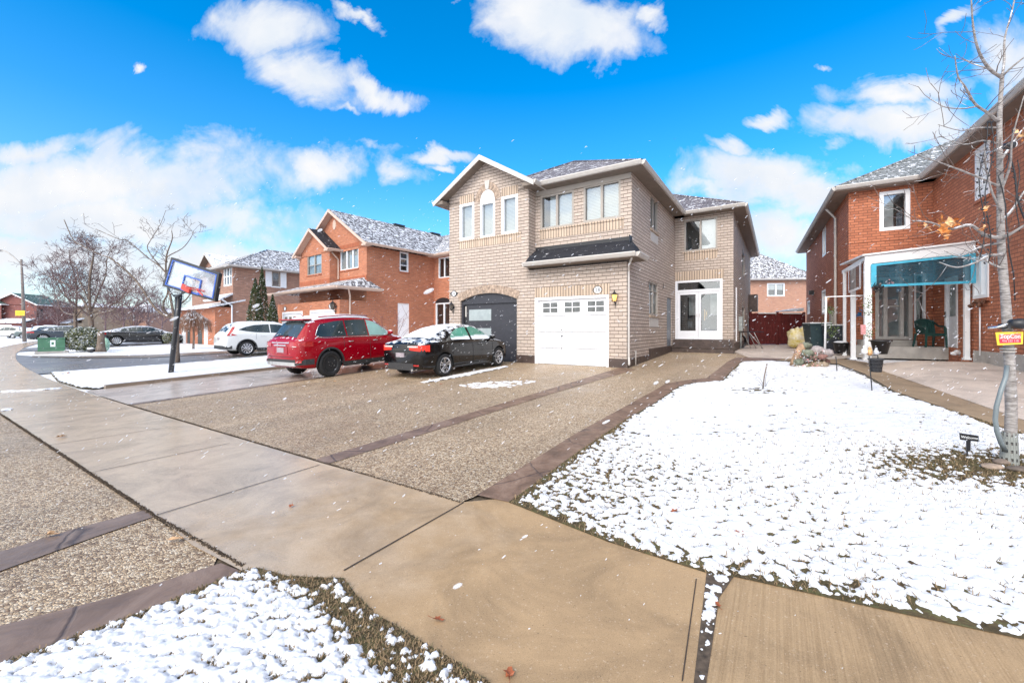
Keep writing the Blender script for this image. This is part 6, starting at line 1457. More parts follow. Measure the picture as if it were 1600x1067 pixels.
# parked cars across the street, white with snow
FARC = (('parked_car', (18, 535.5), 178, 'white snow covered car farthest left before the maroon house', 1.0), ('parked_car', (36, 537), 170, 'snow covered grey green car beside the street lamp post', 1.0), ('parked_car', (62, 534), 30, 'snow covered car right of the street lamp post', 1.0), ('parked_car', (84, 533), 60, 'snow covered car behind the dark blue sedan', 1.0))
snowp = carpaint('snowed_paint', (.10, .13, .13), .42)
for nm, (px, py), dg, lab, sc in FARC:
    p = at(px, py, 62 if px < 50 else 58); p.z = HG(p.x, p.y)
    car(nm, SUV if px in (18, 84) else SED, p, dg, lab, 'cars parked across the street', snowp if px != 18 else whitep, gd_, gd_, 2.68, .34, swU if px in (18, 84) else swS, (-2.2, -1.88) if px in (18, 84) else (-1.66, -.8), (.60, 1.30),
        dict(wheel='ten', mirror=(.95, 1.0), roofsnow=(-1.0, .35, .9, .08)))
# ------------------------------------------------------------------ trees and plants
def barkmat(name, c1, c2, sc=18, ring=False, snow=.72):
    m, t, b = newmat(name); c = objc(t)
    n = t.noise(t.mapv(c, scale=(1, 1, 3.5 if ring else .5)), sc, 6, .7, .4)
    col = t.mix(t.ramp(n, [(.35, 0.0), (.65, 1.0)]), c1, c2)
    nn = t.noise(c, 5, 6, .65); nz = t.add('ShaderNodeSeparateXYZ', ins={0: t.add('ShaderNodeNewGeometry').outputs['Normal']}).outputs[2]
    msk = t.ramp(t.math('ADD', nn, t.math('MULTIPLY', nz, .25)), [(snow, 0.0), (snow+.05, 1.0)])
    setb(t, b, t.mix(msk, col, SNOW), .85, n, .7, .01, spec=.2); return m
M['bark'] = barkmat('grey_birch_bark', (.16, .14, .13), (.42, .39, .37), 14, True, .70)
M['twig'] = barkmat('dark_twig', (.09, .065, .055), (.20, .155, .14), 14, snow=.66)
M['bark2'] = barkmat('brown_bark', (.10, .075, .06), (.22, .17, .135), 6, snow=.72)
M['twigp'] = barkmat('mauve_twig', (.12, .075, .075), (.22, .15, .15), 3, snow=.76)
def grow(mb, p, d, L, r, depth, rg, nseg=5, n=4, wig=.22, up=.10, spread=.75, kids=(3, 5), minr=.0022):
    pts = [p]; dd = d.normalized(); rad = [r]
    for i in range(nseg):
        dd = (dd + Vector((rg.gauss(0, wig), rg.gauss(0, wig), rg.gauss(0, wig)+up))).normalized()
        pts.append(pts[-1]+dd*L/nseg); rad.append(max(minr, r*(1-.75*(i+1)/nseg)))
    mb.tube(pts, rad, n if depth > 0 else 3, cap=False)
    if depth > 0:
        for k in range(rg.randint(*kids)):
            t = rg.uniform(.2, .97); i = min(nseg-1, int(t*nseg)); q = pts[i].lerp(pts[i+1], t*nseg-i); ax = (pts[i+1]-pts[i]).normalized()
            o_ = ax.orthogonal().normalized(); o_.rotate(Matrix.Rotation(rg.uniform(0, 2*pi), 3, ax))
            grow(mb, q, ax*(1-spread*.5)+o_*spread, L*rg.uniform(.35, .65), max(minr, rad[i]*.6), depth-1, rg, nseg, n, wig, up, spread, kids, minr)
def guided(name, Y, limbs, base, label, cat, group, mats, seed, depth=2, twigL=.9, dens=3.2, rscale=1.0, dY=None, kids=(3, 5), minr=.004, wig=.22, twigr=.35):
    """a tree whose main limbs follow measured lines; limbs = [(r0, r1, [(px,py)...], lean)]; the first is the trunk"""
    rg = random.Random(seed); e = empty(name, base, 0, label, cat, group); tm, wm = mats; e0 = Vector(base)
    for i, (r0, r1, px, lean) in enumerate(limbs):
        pts = []
        for k, (x, y) in enumerate(px):
            t = k/(len(px)-1); pts.append(at(x, y, Y+lean*t) - e0)
        if i == 0: pts[0].z = -.05
        # smooth
        fine = []
        for k in range(len(pts)-1):
            p0 = pts[max(k-1, 0)]; p1, p2 = pts[k], pts[k+1]; p3 = pts[min(k+2, len(pts)-1)]
            for j in range(4):
                t = j/4; fine.append(.5*((2*p1)+(p2-p0)*t+(2*p0-5*p1+4*p2-p3)*t*t+(3*p1-p0-3*p2+p3)*t**3))
        fine.append(pts[-1]); n = len(fine); rad = [(r0+(r1-r0)*k/(n-1))*rscale*(1+.06*noise.noise(Vector((k*.7, i, 0)))) for k in range(n)]
        q = MB(); q.tube(fine, rad, 10 if i == 0 else 6)
        limb = q.build('trunk' if i == 0 else 'limb', tm, e, uv=False)
        if i == 0 and len(limbs) > 1 and not dY: continue
        tw = MB(); L = sum((fine[k+1]-fine[k]).length for k in range(n-1))
        for k in range(int(L*dens)+2):
            t = rg.uniform(.12, 1.0); j = min(n-2, int(t*(n-1))); q0 = fine[j].lerp(fine[j+1], t*(n-1)-j); ax = (fine[j+1]-fine[j]).normalized()
            o_ = ax.orthogonal().normalized(); o_.rotate(Matrix.Rotation(rg.uniform(0, 2*pi), 3, ax))
            grow(tw, q0, ax*.45+o_*.8, twigL*rg.uniform(.4, 1.1), max(minr, rad[j]*twigr), depth, rg, 4, 4, wig, .08, .75, kids, minr)
        tw.build('twigs', wm, e, uv=False)
    return e
GT = 'bare trees along the street'
B2 = G(277, 566)
guided('bare_tree', B2.y, [(.13, .10, [(277, 566), (276, 530), (275, 510), (271, 495)], 0), (.075, .02, [(271, 496), (256, 492), (240, 478), (217, 444), (195, 421), (172, 403), (154, 397), (127, 383), (114, 374), (100, 343)], .9),
    (.06, .015, [(266, 494), (256, 484), (256, 471), (262, 457), (259, 426), (229, 401), (199, 376), (186, 374), (150, 358)], -1.2), (.07, .015, [(272, 496), (265, 457), (260, 435), (260, 401), (269, 374), (268, 360)], .5),
    (.035, .01, [(259, 426), (251, 417), (231, 390), (235, 376), (249, 354), (259, 329)], .8), (.035, .01, [(261, 410), (262, 401), (285, 388), (298, 372), (303, 360)], -.8), (.05, .02, [(272, 497), (280, 478), (294, 464), (305, 440), (300, 415)], 1.2)],
    B2, 'tall bare tree right behind the basketball stand', 'tree', GT, (M['bark2'], M['twig']), 11, 2, .85, 2.8, rscale=.78, kids=(2, 3), minr=.0055)
b = G(143, 541); Y1 = 30.5; b = at(143, 541, Y1); b.z = HG(b.x, b.y)
guided('bare_tree', Y1, [(.27, .2, [(143, 543), (143, 510), (141, 487)], 0), (.14, .03, [(140, 487), (128, 465), (115, 450), (95, 440), (75, 430), (62, 425)], 2), (.15, .02, [(141, 487), (140, 440), (146, 400), (144, 388), (136, 378)], -1.5),
    (.13, .03, [(143, 490), (165, 480), (185, 470), (196, 455), (205, 440), (208, 420)], 1), (.10, .03, [(142, 496), (125, 482), (110, 470), (95, 455), (85, 432)], -2), (.10, .03, [(144, 500), (155, 490), (178, 484), (193, 465), (215, 445)], -2), (.1, .03, [(142, 488), (155, 455), (165, 430), (168, 400), (180, 385)], 2), (.08, .03, [(140, 470), (125, 440), (118, 415), (105, 400)], 1)],
    b, 'dense spreading bare tree behind the round snowy bush', 'tree', GT, (M['bark2'], M['twigp']), 5, 2, 1.55, 5.2, rscale=.62, kids=(3, 5), minr=.009, twigr=.34)
b = at(119, 541, 34); b.z = HG(b.x, b.y)
guided('bare_tree', 34, [(.22, .15, [(119, 541), (118, 505), (117, 490)], 0), (.1, .03, [(117, 492), (100, 488), (90, 470), (80, 440)], 2), (.12, .03, [(118, 490), (120, 460), (117, 430), (110, 410), (108, 390)], -1), (.1, .03, [(118, 495), (135, 475), (150, 450), (155, 425)], 1), (.08, .02, [(117, 485), (100, 455), (90, 420), (82, 405)], 1)],
    b, 'bare tree left of and behind the dense spreading one', 'tree', GT, (M['bark2'], M['twigp']), 6, 2, 1.5, 4.2, rscale=.6, kids=(3, 5), minr=.009, twigr=.34)
def auto_tree(name, P, h, r, seed, label, cat, group, mats, crown=.6, n=9, depth=2, minr=.01, hs=.28, twigL=.42, kids=(4, 6), spread=.8):
    rg = random.Random(seed); e = empty(name, P, 0, label, cat, group); q = MB(); pts = [Vector((0, 0, -.1))]; d = Vector((0, 0, 1))
    for i in range(6): d = (d+Vector((rg.gauss(0, .06), rg.gauss(0, .06), .2))).normalized(); pts.append(pts[-1]+d*h*.75/6)
    q.tube(pts, [r*(1-.12*i) for i in range(7)], 8); q.build('trunk', mats[0], e, uv=False); tw = MB()
    for k in range(n):
        t = rg.uniform(hs, 1.0); j = min(5, int(t*6)); p = pts[j].lerp(pts[j+1], t*6-j); a = k*2.4+rg.uniform(-.4, .4)
        grow(tw, p, Vector((cos(a)*spread, sin(a)*spread, .75)), h*crown*rg.uniform(.6, 1.0), r*.45, depth, rg, 5, 4, .18, .08, .8, kids, minr)
    tw.build('crown', mats[1], e, uv=False); return e
for i, (px, Y, h, lb) in enumerate(((214, 44, 5.2, 'slender mauve bare tree above the black sedan roof'), (192, 55, 6.5, 'hazy bare tree between the dense tree and the tall one, farther back'), (232, 58, 6.5, 'hazy bare tree far back left of the basketball pole'),
        (88, 62, 6, 'small far bare tree before the tan houses'), (165, 66, 7, 'far bare tree right behind the dense spreading one'), (252, 66, 7, 'far bare tree close behind the basketball backboard'), (60, 70, 5, 'far bare tree right of the street lamp post'))):
    p = at(px, 530, Y); p.z = HG(p.x, p.y); auto_tree('bare_tree', p, h, .13, 40+i, lb, 'tree', GT, (M['twigp'], M['twigp']), .55, 11, 2, .016)
# little weeping tree by the brown house
p = at(302, 536, 27.5); p.z = HG(p.x, p.y); e = empty('weeping_tree', p, 0, 'small round headed weeping tree with brown twigs before the brown house', 'tree'); q = MB(); q.tube([(0, 0, -.05), (.03, 0, .7), (0, .02, 1.35)], [.07, .06, .06], 7); q.build('trunk', M['bark2'], e, uv=False)
q = MB(); rg = random.Random(9)
for k in range(420):
    a = rg.uniform(0, 2*pi); R = .95*sqrt(rg.random()); c = Vector((0, 0, 1.35)); pts = [c]
    top = Vector((cos(a)*R*.7, sin(a)*R*.7, 1.9+.75*(1-R*R)*rg.uniform(.4, 1))); end = Vector((cos(a)*R*1.25, sin(a)*R*1.25, rg.uniform(1.0, 1.6))); 
    q.tube([c, c.lerp(top, .5)+Vector((0, 0, .1)), top, top.lerp(end, .5)+Vector((cos(a)*.08, sin(a)*.08, .12)), end], [.02, .012, .01, .009, .008], 3, cap=False)
cr = q.build('crown', barkmat('rusty_twigs', (.17, .09, .06), (.34, .2, .14), 8, snow=.68), e, uv=False)
def leafcloud(mb, pts, size, rg, m=0, up=.3):
    for p in pts:
        s = size*rg.uniform(.6, 1.3); d = Vector((rg.gauss(0, 1), rg.gauss(0, 1), rg.gauss(0, 1)+up)).normalized(); o_ = d.orthogonal().normalized(); o_.rotate(Matrix.Rotation(rg.uniform(0, 6.3), 3, d)); w_ = d.cross(o_)
        mm = m if not callable(m) else m(rg)
        mb.face([p-o_*s, p-w_*s*.4, p+o_*s, p+w_*s*.4], mm)
gA = plain('cedar_green', (.035, .06, .018), .8, .3, sc=10, bump=0); gB = plain('cedar_olive', (.075, .095, .03), .8, .3, sc=10, bump=0); gC = plain('snowy_foliage', (.72, .74, .74), .8, .1, sc=10, bump=0); gD = plain('bush_green', (.22, .22, .10), .7, .3, sc=10, bump=0)
def cedar(px, pyb, pyt, Y, wpx, seed, label):
    p = at(px, pyb, Y); z0 = HG(p.x, p.y); h = CZ+(HX-pyt)/PXF*Y-z0; R = wpx/2/PXF*Y; p.z = z0; e = empty('cedar_tree', p, 0, label, 'tree', 'columnar cedars'); rg = random.Random(seed)
    q = MB(); q.tube([(0, 0, -.05), (0, 0, h*.9)], [.07, .02], 6); q.build('trunk', M['bark2'], e, uv=False); q = MB(); P = []
    while len(P) < 7500:
        t = rg.random()**1.15; a = rg.uniform(0, 2*pi); lump = 1+.22*noise.noise(Vector((cos(a)*2, sin(a)*2, t*h*1.8+seed)))+.1*noise.noise(Vector((cos(a)*6, sin(a)*6, t*h*6)))
        rr = R*(min(1, t*6+.55))*max(0, 1-t**2.2)*lump*(rg.uniform(.55, 1.05)**.5); P.append(Vector((cos(a)*rr, sin(a)*rr, .1+t*h)))
    leafcloud(q, P, .05, rg, lambda r: 0 if r.random() < .55 else (1 if r.random() < .86 else 2), up=.8); q.build('foliage', [gA, gB, gC], e, uv=False); return e
cedar(399, 530, 437, 26, 27, 1, 'left tall cedar by the brown house wall'); cedar(409.5, 530, 419, 26.6, 21, 2, 'tallest cedar, middle of the three by the brown house'); cedar(426, 530, 463, 25, 20, 3, 'shortest cedar at the red garage corner')
# round bush, utility box, stump
def bush(px, pyb, pyt, Y, wpx, seed, label, n=9000, name='round_bush'):
    p = at(px, pyb, Y); p.z = CZ+(HX-pyb)/PXF*Y; h = (pyb-pyt)/PXF*Y; R = wpx/2/PXF*Y; e = empty(name, p, 0, label, 'bush'); rg = random.Random(seed); q = MB(); P = []
    while len(P) < n:
        d = Vector((rg.gauss(0, 1), rg.gauss(0, 1), rg.gauss(0, 1))).normalized(); k = (1+.18*noise.noise(d*2.2+Vector((seed, 0, 0)))+.08*noise.noise(d*7))*rg.uniform(.72, 1.03)
        z = h*.5+d.z*h*.5*k
        if z < .02: continue
        P.append(Vector((d.x*R*k, d.y*R*k*.9, z)))
    leafcloud(q, P, .055, rg, lambda r: 0 if r.random() < .36 else (1 if r.random() < .62 else 2), up=.6); q.build('foliage', [gA, gD, gC], e, uv=False)
    st = MB()
    for k in range(9): a = k*.7; st.tube([(0, 0, 0), (cos(a)*R*.5, sin(a)*R*.5, h*.7)], [.03, .015], 5)
    st.build('stems', M['bark2'], e, uv=False); return e
bush(131, 549, 511, 26.5, 46, 4, 'round green bush dusted with snow beside the green utility box')
bush(262, 536, 520, 34, 14, 8, 'small green shrub left of the basketball pole, far back', 1500)
p = at(81, 551, 25.5); p.z = CZ+(HX-551)/PXF*25.5; e = empty('utility_box', p, radians(46), 'green metal utility box with a white notice on a low concrete pad', 'utility box')
gbm = plain('utility_green', (.07, .19, .11), .5, .12, sc=3); gw = .56; q = MB(); q.prism([Vector((-gw, -.4, .1)), Vector((gw, -.4, .1)), Vector((gw, .4, .1)), Vector((-gw, .4, .1))], (0, 0, .78)); q.build('cabinet', gbm, e, bevel=.03)
q = MB(); q.box(-gw-.02, gw+.02, -.43, .43, .88, .93); q.build('lid', gbm, e, bevel=.01); q = MB(); q.box(-gw-.12, gw+.15, -.5, .5, -.15, .1); q.build('concrete_pad', M['conc'], e); q = MB(); q.box(-.05, .16, -.412, -.402, .38, .78); q.build('notice', M['white'], e); q = MB(); q.box(-gw, gw, -.407, -.402, .27, .285); q.build('door_gap', M['black'], e); q = MB(); q.box(.0, .1, -.415, -.411, .5, .66); q.build('notice_symbol', gbm, e)
P_ = [(0.03, -.412, .0)]
p = at(157.5, 548.5, 25.2); p.z = CZ+(HX-548.5)/PXF*25.2; q = MB(); q.tube([(0, 0, -.05), (0, 0, .25), (.02, 0, .7), (-.02, .02, 1.16)], [.27, .2, .17, .16], 12); o = q.build('tree_stump', M['bark2'], uv=False, loc=p); tag(o, 'sawn off tree stump between the round bush and the black sedan', 'stump')
p = at(165, 546, 25.8); p.z = CZ+(HX-547)/PXF*25.8; q = MB(); q.blob((0, 0, .35), (.24, .2, .42), 3, .12, 12); o = q.build('garden_bag', plain('pale_green_plastic', (.33, .55, .42), .5, .1), uv=False, loc=p); tag(o, 'pale green bag leaning behind the tree stump', 'bag')
p = at(142, 548, 25.0); p.z = CZ+(HX-549)/PXF*25; e = empty('garden_stone', p, 0, 'low black dome shaped stone capped with snow before the bush', 'stone'); q = MB(); q.blob((0, 0, .06), (.24, .18, .14), 5, .08, 12); q.build('stone', M['black'], e, uv=False); q = MB(); q.blob((0, 0, .17), (.2, .15, .07), 6, .08, 12); q.build('snow_cap', M['snow'], e, uv=False)
# street lamp
p = at(38.5, 534, 46); p.z = CZ+(HX-534)/PXF*46-.1; e = empty('street_lamp', p, 0, 'tall tapered concrete street lamp with a yellow board at the far left', 'street lamp'); hz_ = (534-404)/PXF*46
q = MB(); q.tube([(0, 0, 0), (-.2, 0, hz_*.6), (-.36, 0, hz_)], [.17, .13, .08], 10); q.build('pole', plain('pole_concrete', (.20, .165, .145), .8, .15, sc=2), e, uv=False)
q = MB(); k = 46/PXF; q.tube([(-.36, 0, hz_-.5), (-.36-5*k, 0, hz_-.2), (-.36-14*k, 0, hz_+.4), (-.36-24*k, 0, hz_+.9), (-.36-34*k, 0, hz_+1.0)], .06, 6); q.build('arm', M['conc'], e, uv=False); q = MB(); q.box(-.36-44*k, -.36-32*k, -.2, .2, hz_+.9, hz_+1.08); q.build('lamp_head', M['conc'], e, bevel=.05)
q = MB(); zy = (534-488)/PXF*46; q.box(-.62, .42, -.36, -.33, zy-.28, zy+.28); yb_ = q.build('warning_board', plain('yellow_board', (.85, .48, .02), .5, .05), e); q = MB()
for k_ in range(3): q.box(-.5, .3, -.372, -.362, zy-.16+k_*.12, zy-.12+k_*.12)
q.build('board_markings', plain('ochre', (.6, .33, .02), .5, .05), yb_)

# ------------------------------------------------------------------ basketball stand
p = G(268, 584); Yh = p.y; e = empty('basketball_hoop', p, 0, 'leaning black basketball stand with a clear backboard and red rim on the snowy lawn', 'basketball hoop')
def hp(px, py, Y=None): return at(px, py, Y or Yh) - p
q = MB(); q.tube([hp(267, 584), hp(271, 545), hp(276, 505), hp(281, 462)], .075, 8); q.build('pole', M['black'], e, uv=False)
q = MB(); q.tube([hp(274, 500), hp(275, 464)], .03, 6); q.tube([hp(271, 462), hp(284, 462)], .035, 6); q.tube([hp(275, 463, Yh-.1), hp(286, 458, Yh-.5), hp(300, 452, Yh-.55)], .03, 6); q.tube([hp(282, 463, Yh+.1), hp(292, 440, Yh-.3)], .03, 6); q.build('lift_arms', M['black'], e, uv=False)
TLq, TRq, BRq, BLq = hp(270, 404, Yh-.35), hp(342, 428, Yh-.75), hp(335.5, 469, Yh-.75), hp(257, 446, Yh-.35)
nrm = (TRq-TLq).cross(BLq-TLq).normalized(); nrm = nrm if nrm.y > 0 else -nrm
def bb(s, t, d=0): return TLq.lerp(TRq, s).lerp(BLq.lerp(BRq, s), t) + nrm*d
q = MB(); q.prism([bb(0.02, .03), bb(.98, .03), bb(.98, .97), bb(.02, .97)], nrm*.012)
m, t, b_ = newmat('clear_acrylic'); t.n.remove(b_); tr = t.add('ShaderNodeBsdfTransparent', ins={0: (.86, .9, .93, 1)}); gl = t.add('ShaderNodeBsdfPrincipled', ins={'Base Color': (.75, .8, .86, 1), 'Roughness': .15}); nn_ = t.noise(objc(t), 2, 4, .6)
mx = t.add('ShaderNodeMixShader', ins={0: t.ramp(nn_, [(.35, .15), (.65, .45)]), 1: tr.outputs[0], 2: gl.outputs[0]}); t.l.new(mx.outputs[0], t.n['Material Output'].inputs[0])
bd = q.build('backboard', m, e, uv=False)
def frame4(mb, s0, s1, t0, t1, w_, h_, d0, d1):
    for a, b, c, d in ((s0, s1, t0, t0+h_), (s0, s1, t1-h_, t1), (s0, s0+w_, t0+h_, t1-h_), (s1-w_, s1, t0+h_, t1-h_)): mb.prism([bb(a, c, d0), bb(b, c, d0), bb(b, d, d0), bb(a, d, d0)], nrm*(d1-d0))
q = MB(); frame4(q, -.02, 1.02, -.03, 1.04, .035, .07, -.03, .09); q.build('frame', M['black'], bd, uv=False)
blu = plain('blue_print', (.03, .10, .42), .4, .1, bump=0)
q = MB(); frame4(q, .02, .98, .045, .965, .022, .03, -.034, -.008); q.build('blue_border', blu, bd, uv=False)
q = MB(); frame4(q, .34, .70, .42, .99, .02, .04, -.038, -.004); q.build('target_square', blu, bd, uv=False)
q = MB(); q.tube([bb(.38, .35, .05), bb(.46, .75, .2)], .018, 5); q.tube([bb(.66, .5, .05), bb(.46, .85, .2)], .018, 5); q.build('brace', M['black'], bd, uv=False)
c_ = hp(303, 452, Yh-1.05); rim = MB(); R = .235; zt = Vector((0, 0, .12)); pts = []
for k in range(25): a = 2*pi*k/24; pts.append(c_ + Vector((cos(a)*R+.05, sin(a)*R, -cos(a)*.075)))
rim.tube(pts, .013, 6, cap=False); rim.tube([p_-Vector((0, 0, .05)) for p_ in pts[6:19]], .01, 5); redm = plain('rim_red', (.55, .05, .03), .35, .1, bump=0)
rr_ = rim.build('rim', redm, e, uv=False); q = MB(); q.prism([bb(.40, .74, -.05), bb(.56, .80, -.05), bb(.56, 1.0, -.05), bb(.40, .94, -.05)], nrm*-.08); q.prism([pts[0]-Vector((.02, 0, .08)), pts[8], pts[8]-Vector((0, 0, .07)), pts[0]-Vector((.02, 0, .14))], (0, .02, 0)); q.build('rim_bracket', redm, rr_, uv=False)
q = MB(); q.tube([hp(271, 462, Yh), hp(262, 450, Yh+.3)], .02, 5); q.build('counter_spring', M['black'], e, uv=False)

# ------------------------------------------------------------------ young tree on the front lawn with what hangs on it
Yt = TREE.y; M['orange'] = plain('dry_orange_leaf', (.62, .22, .05), .6, .3, sc=30, bump=0); M['tanleaf'] = plain('dry_tan_leaf', (.75, .45, .22), .6, .3, sc=30, bump=0)
TR_ = guided('young_tree', Yt, [(.050, .017, [(1577, 727), (1580, 640), (1577, 560), (1572, 480), (1568, 430), (1564, 370), (1563, 300), (1562, 240), (1562, 180), (1566, 118)], .05),
    (.017, .005, [(1566, 122), (1546, 108), (1530, 82), (1521, 45), (1517, -10)], -.3), (.014, .005, [(1566, 120), (1569, 95), (1570, 60), (1582, 15), (1590, -30)], .3), (.013, .005, [(1566, 120), (1578, 108), (1600, 90), (1625, 70)], -.2), (.009, .003, [(1548, 108), (1532, 104), (1515, 98), (1504, 92)], .3),
    (.016, .004, [(1560, 190), (1542, 176), (1523, 162), (1508, 136), (1497, 120), (1492, 88)], -.4), (.008, .003, [(1529, 166), (1505, 170), (1478, 168), (1462, 160), (1447, 150)], .2), (.008, .003, [(1558, 200), (1530, 200), (1500, 204), (1466, 195)], -.5),
    (.010, .003, [(1560, 225), (1535, 220), (1505, 226), (1470, 214)], .4), (.013, .004, [(1562, 292), (1535, 280), (1500, 266), (1462, 252), (1445, 248)], -.5), (.015, .004, [(1564, 250), (1582, 225), (1600, 200), (1630, 170)], .3), (.014, .004, [(1563, 300), (1578, 260), (1582, 215), (1600, 150)], -.4),
    (.020, .005, [(1566, 372), (1540, 368), (1516, 352), (1485, 358), (1455, 348), (1425, 345)], -.35), (.013, .004, [(1566, 380), (1535, 385), (1500, 400), (1475, 392)], .3), (.02, .006, [(1566, 372), (1585, 362), (1610, 345)], -.2), (.016, .005, [(1564, 345), (1580, 330), (1600, 300), (1620, 280)], .3), (.016, .004, [(1567, 398), (1545, 400), (1525, 410), (1495, 418), (1468, 410)], -.5), (.012, .004, [(1568, 420), (1545, 410), (1528, 395), (1518, 378)], .2), (.012, .004, [(1564, 330), (1550, 300), (1540, 260), (1538, 230)], -.2)],
    TREE, 'slender grey barked young tree with black cable and plastic trunk guard on the front lawn', 'tree', None, (M['bark'], M['twig']), 21, 1, .42, 5.0, kids=(1, 3), minr=.0022, wig=.18, dY=False)
# plastic guard
q = MB(); gm_ = plain('grey_guard', (.26, .27, .25), .6, .1); T0 = Vector((0, 0, 0)); R0 = .068
zs = [-.02, .04, .075, .13, .16, .215, .245, .30, .34]
nn2 = 22
for j in range(len(zs)-1):
    open_ = j % 2 == 1
    for k in range(nn2):
        if open_ and k % 2 == 0: continue
        a0, a1 = 2*pi*k/nn2, 2*pi*(k+1)/nn2; r0 = R0*(1-.18*max(0, zs[j])/.34); r1 = R0*(1-.18*zs[j+1]/.34)
        q.prism([Vector((cos(a0)*r0, sin(a0)*r0, zs[j])), Vector((cos(a1)*r0, sin(a1)*r0, zs[j])), Vector((cos(a1)*r1, sin(a1)*r1, zs[j+1])), Vector((cos(a0)*r1, sin(a0)*r1, zs[j+1]))], (cos(a0)*.004, sin(a0)*.004, 0))
q.build('trunk_guard', gm_, TR_, uv=False)
# leaves still hanging
q = MB(); rg = random.Random(3)
for (px, py, n_, s) in ((1445, 345, 5, .030), (1480, 352, 16, .050), (1470, 362, 8, .045), (1492, 350, 8, .045), (1540, 330, 4, .03), (1535, 355, 4, .03), (1600, 212, 5, .035), (1596, 216, 4, .035), (1455, 352, 3, .03)):
    for k in range(n_):
        c = at(px+rg.gauss(0, 7), py+rg.gauss(0, 5), Yt-.25+rg.uniform(-.1, .1)) - TREE; d = Vector((rg.gauss(0, 1), rg.gauss(0, 1), rg.gauss(0, 1))).normalized(); o_ = d.orthogonal().normalized(); o_.rotate(Matrix.Rotation(rg.uniform(0, 6.3), 3, d)); w_ = d.cross(o_); ss = s*rg.uniform(.6, 1.2)
        P = [c+o_*ss, c+w_*ss*.45+o_*ss*.3, c+w_*ss*.7-o_*ss*.1, c+w_*ss*.2-o_*ss*.6, c-o_*ss*.9, c-w_*ss*.3-o_*ss*.5, c-w_*ss*.6+d*ss*.25, c-w_*ss*.3+o_*ss*.4]
        cc_ = c + d*ss*.22
        for i in range(8): q.face([cc_, P[i], P[(i+1) % 8]], 0 if k % 3 else 1)
q.build('dry_leaves', [M['orange'], M['tanleaf']], TR_, uv=False)
# cables and light strings
def tp(px, py, d=-.1): return at(px, py, Yt+d)
q = MB(); cab = [tp(1586, 470, -.02), tp(1584, 430, -.05), tp(1577, 395, -.1), tp(1573, 350, -.08), tp(1571, 320, -.08), tp(1566, 295, -.08), tp(1560, 275, -.09), tp(1572, 262, .0), tp(1580, 235, .0), tp(1583, 200, 0)]
cab = [c-Vector((0, 0, 0)) for c in cab]; q.tube(cab, .0055, 5)
for s_, x0 in ((0, 1548), (1, 1538)):
    q.tube([tp(x0+6*sin(k*.9+s_)-k*.6, 190+k*22, -.15) for k in range(11)], .0045, 4)
    for k in range(22): c = tp(x0+6*sin(k*.45+s_)-k*.3+2.2*(-1)**k, 192+k*10.5, -.15); q.tube([c, c+Vector((.012*(-1)**k, 0, .018))], .0065, 4)
q.tube([tp(1575+k*4+3*sin(k), 240+k*16, -.1) for k in range(9)], .008, 5)
q.tube([tp(1590+3*sin(k), 250+k*14, -.1) for k in range(9)], .0045, 4)
for k in range(26): c = tp(1576+k*1.25, 244+k*5, -.1); q.tube([c, c+Vector((.014*(-1)**k, 0, .016))], .006, 4)
o = q.build('light_string', M['black'], uv=False); tag(o, 'black outdoor light strings and cable wound in the young tree', 'light string')
def spot(px, py, label, s=1.0, white=True):
    c = at(px, py, Yt-.13); e = empty('spot_light', c, radians(-20), label, 'spot light', 'spot lights strapped to the young tree'); q = MB(); T = lambda p_: Vector((p_.z, p_.x*.9, p_.y*.8+.0))
    q.lathe([(.02*s, -.05*s), (.05*s, -.04*s), (.062*s, .02*s), (.058*s, .055*s)], 14, T=T); q.build('housing', M['black'], e, uv=False); q = MB(); q.lathe([(.058*s, .056*s), (.05*s, .072*s), (.02*s, .082*s)], 14, T=T); q.build('lens', M['white'], e, uv=False)
    q = MB(); q.tube([(-.05*s, 0, 0), (-.11*s, .03, -.03*s), (-.14*s, .1, -.035*s)], .012*s, 5); q.build('bracket', M['chrome'], e, uv=False)
spot(1588, 506, 'black and white spot light strapped to the trunk above the yellow sign', 1.15); spot(1575, 228, 'small black spot light high in the young tree', .75)
q = MB(); q.tube([Vector((cos(2*pi*k/16)*.053, sin(2*pi*k/16)*.053, .01*sin(k*1.3))) for k in range(17)], .009, 5); q.tube([Vector((cos(2*pi*k/16)*.053, sin(2*pi*k/16)*.053, .03+.008*sin(k))) for k in range(17)], .007, 5); o = q.build('strap', M['black'], uv=False, loc=at(1572, 512, Yt)); tag(o, 'black strap round the trunk just above the yellow sign', 'strap')
q = MB(); q.tube([Vector((cos(2*pi*k/16)*.052, sin(2*pi*k/16)*.052, 0)) for k in range(17)], .011, 5); q.tube([Vector((cos(2*pi*k/16)*.052, sin(2*pi*k/16)*.052, -.03)) for k in range(17)], .009, 5); o = q.build('strap', M['conc'], uv=False, loc=at(1575, 545, Yt)); tag(o, 'grey strap round the trunk just below the yellow sign', 'strap')
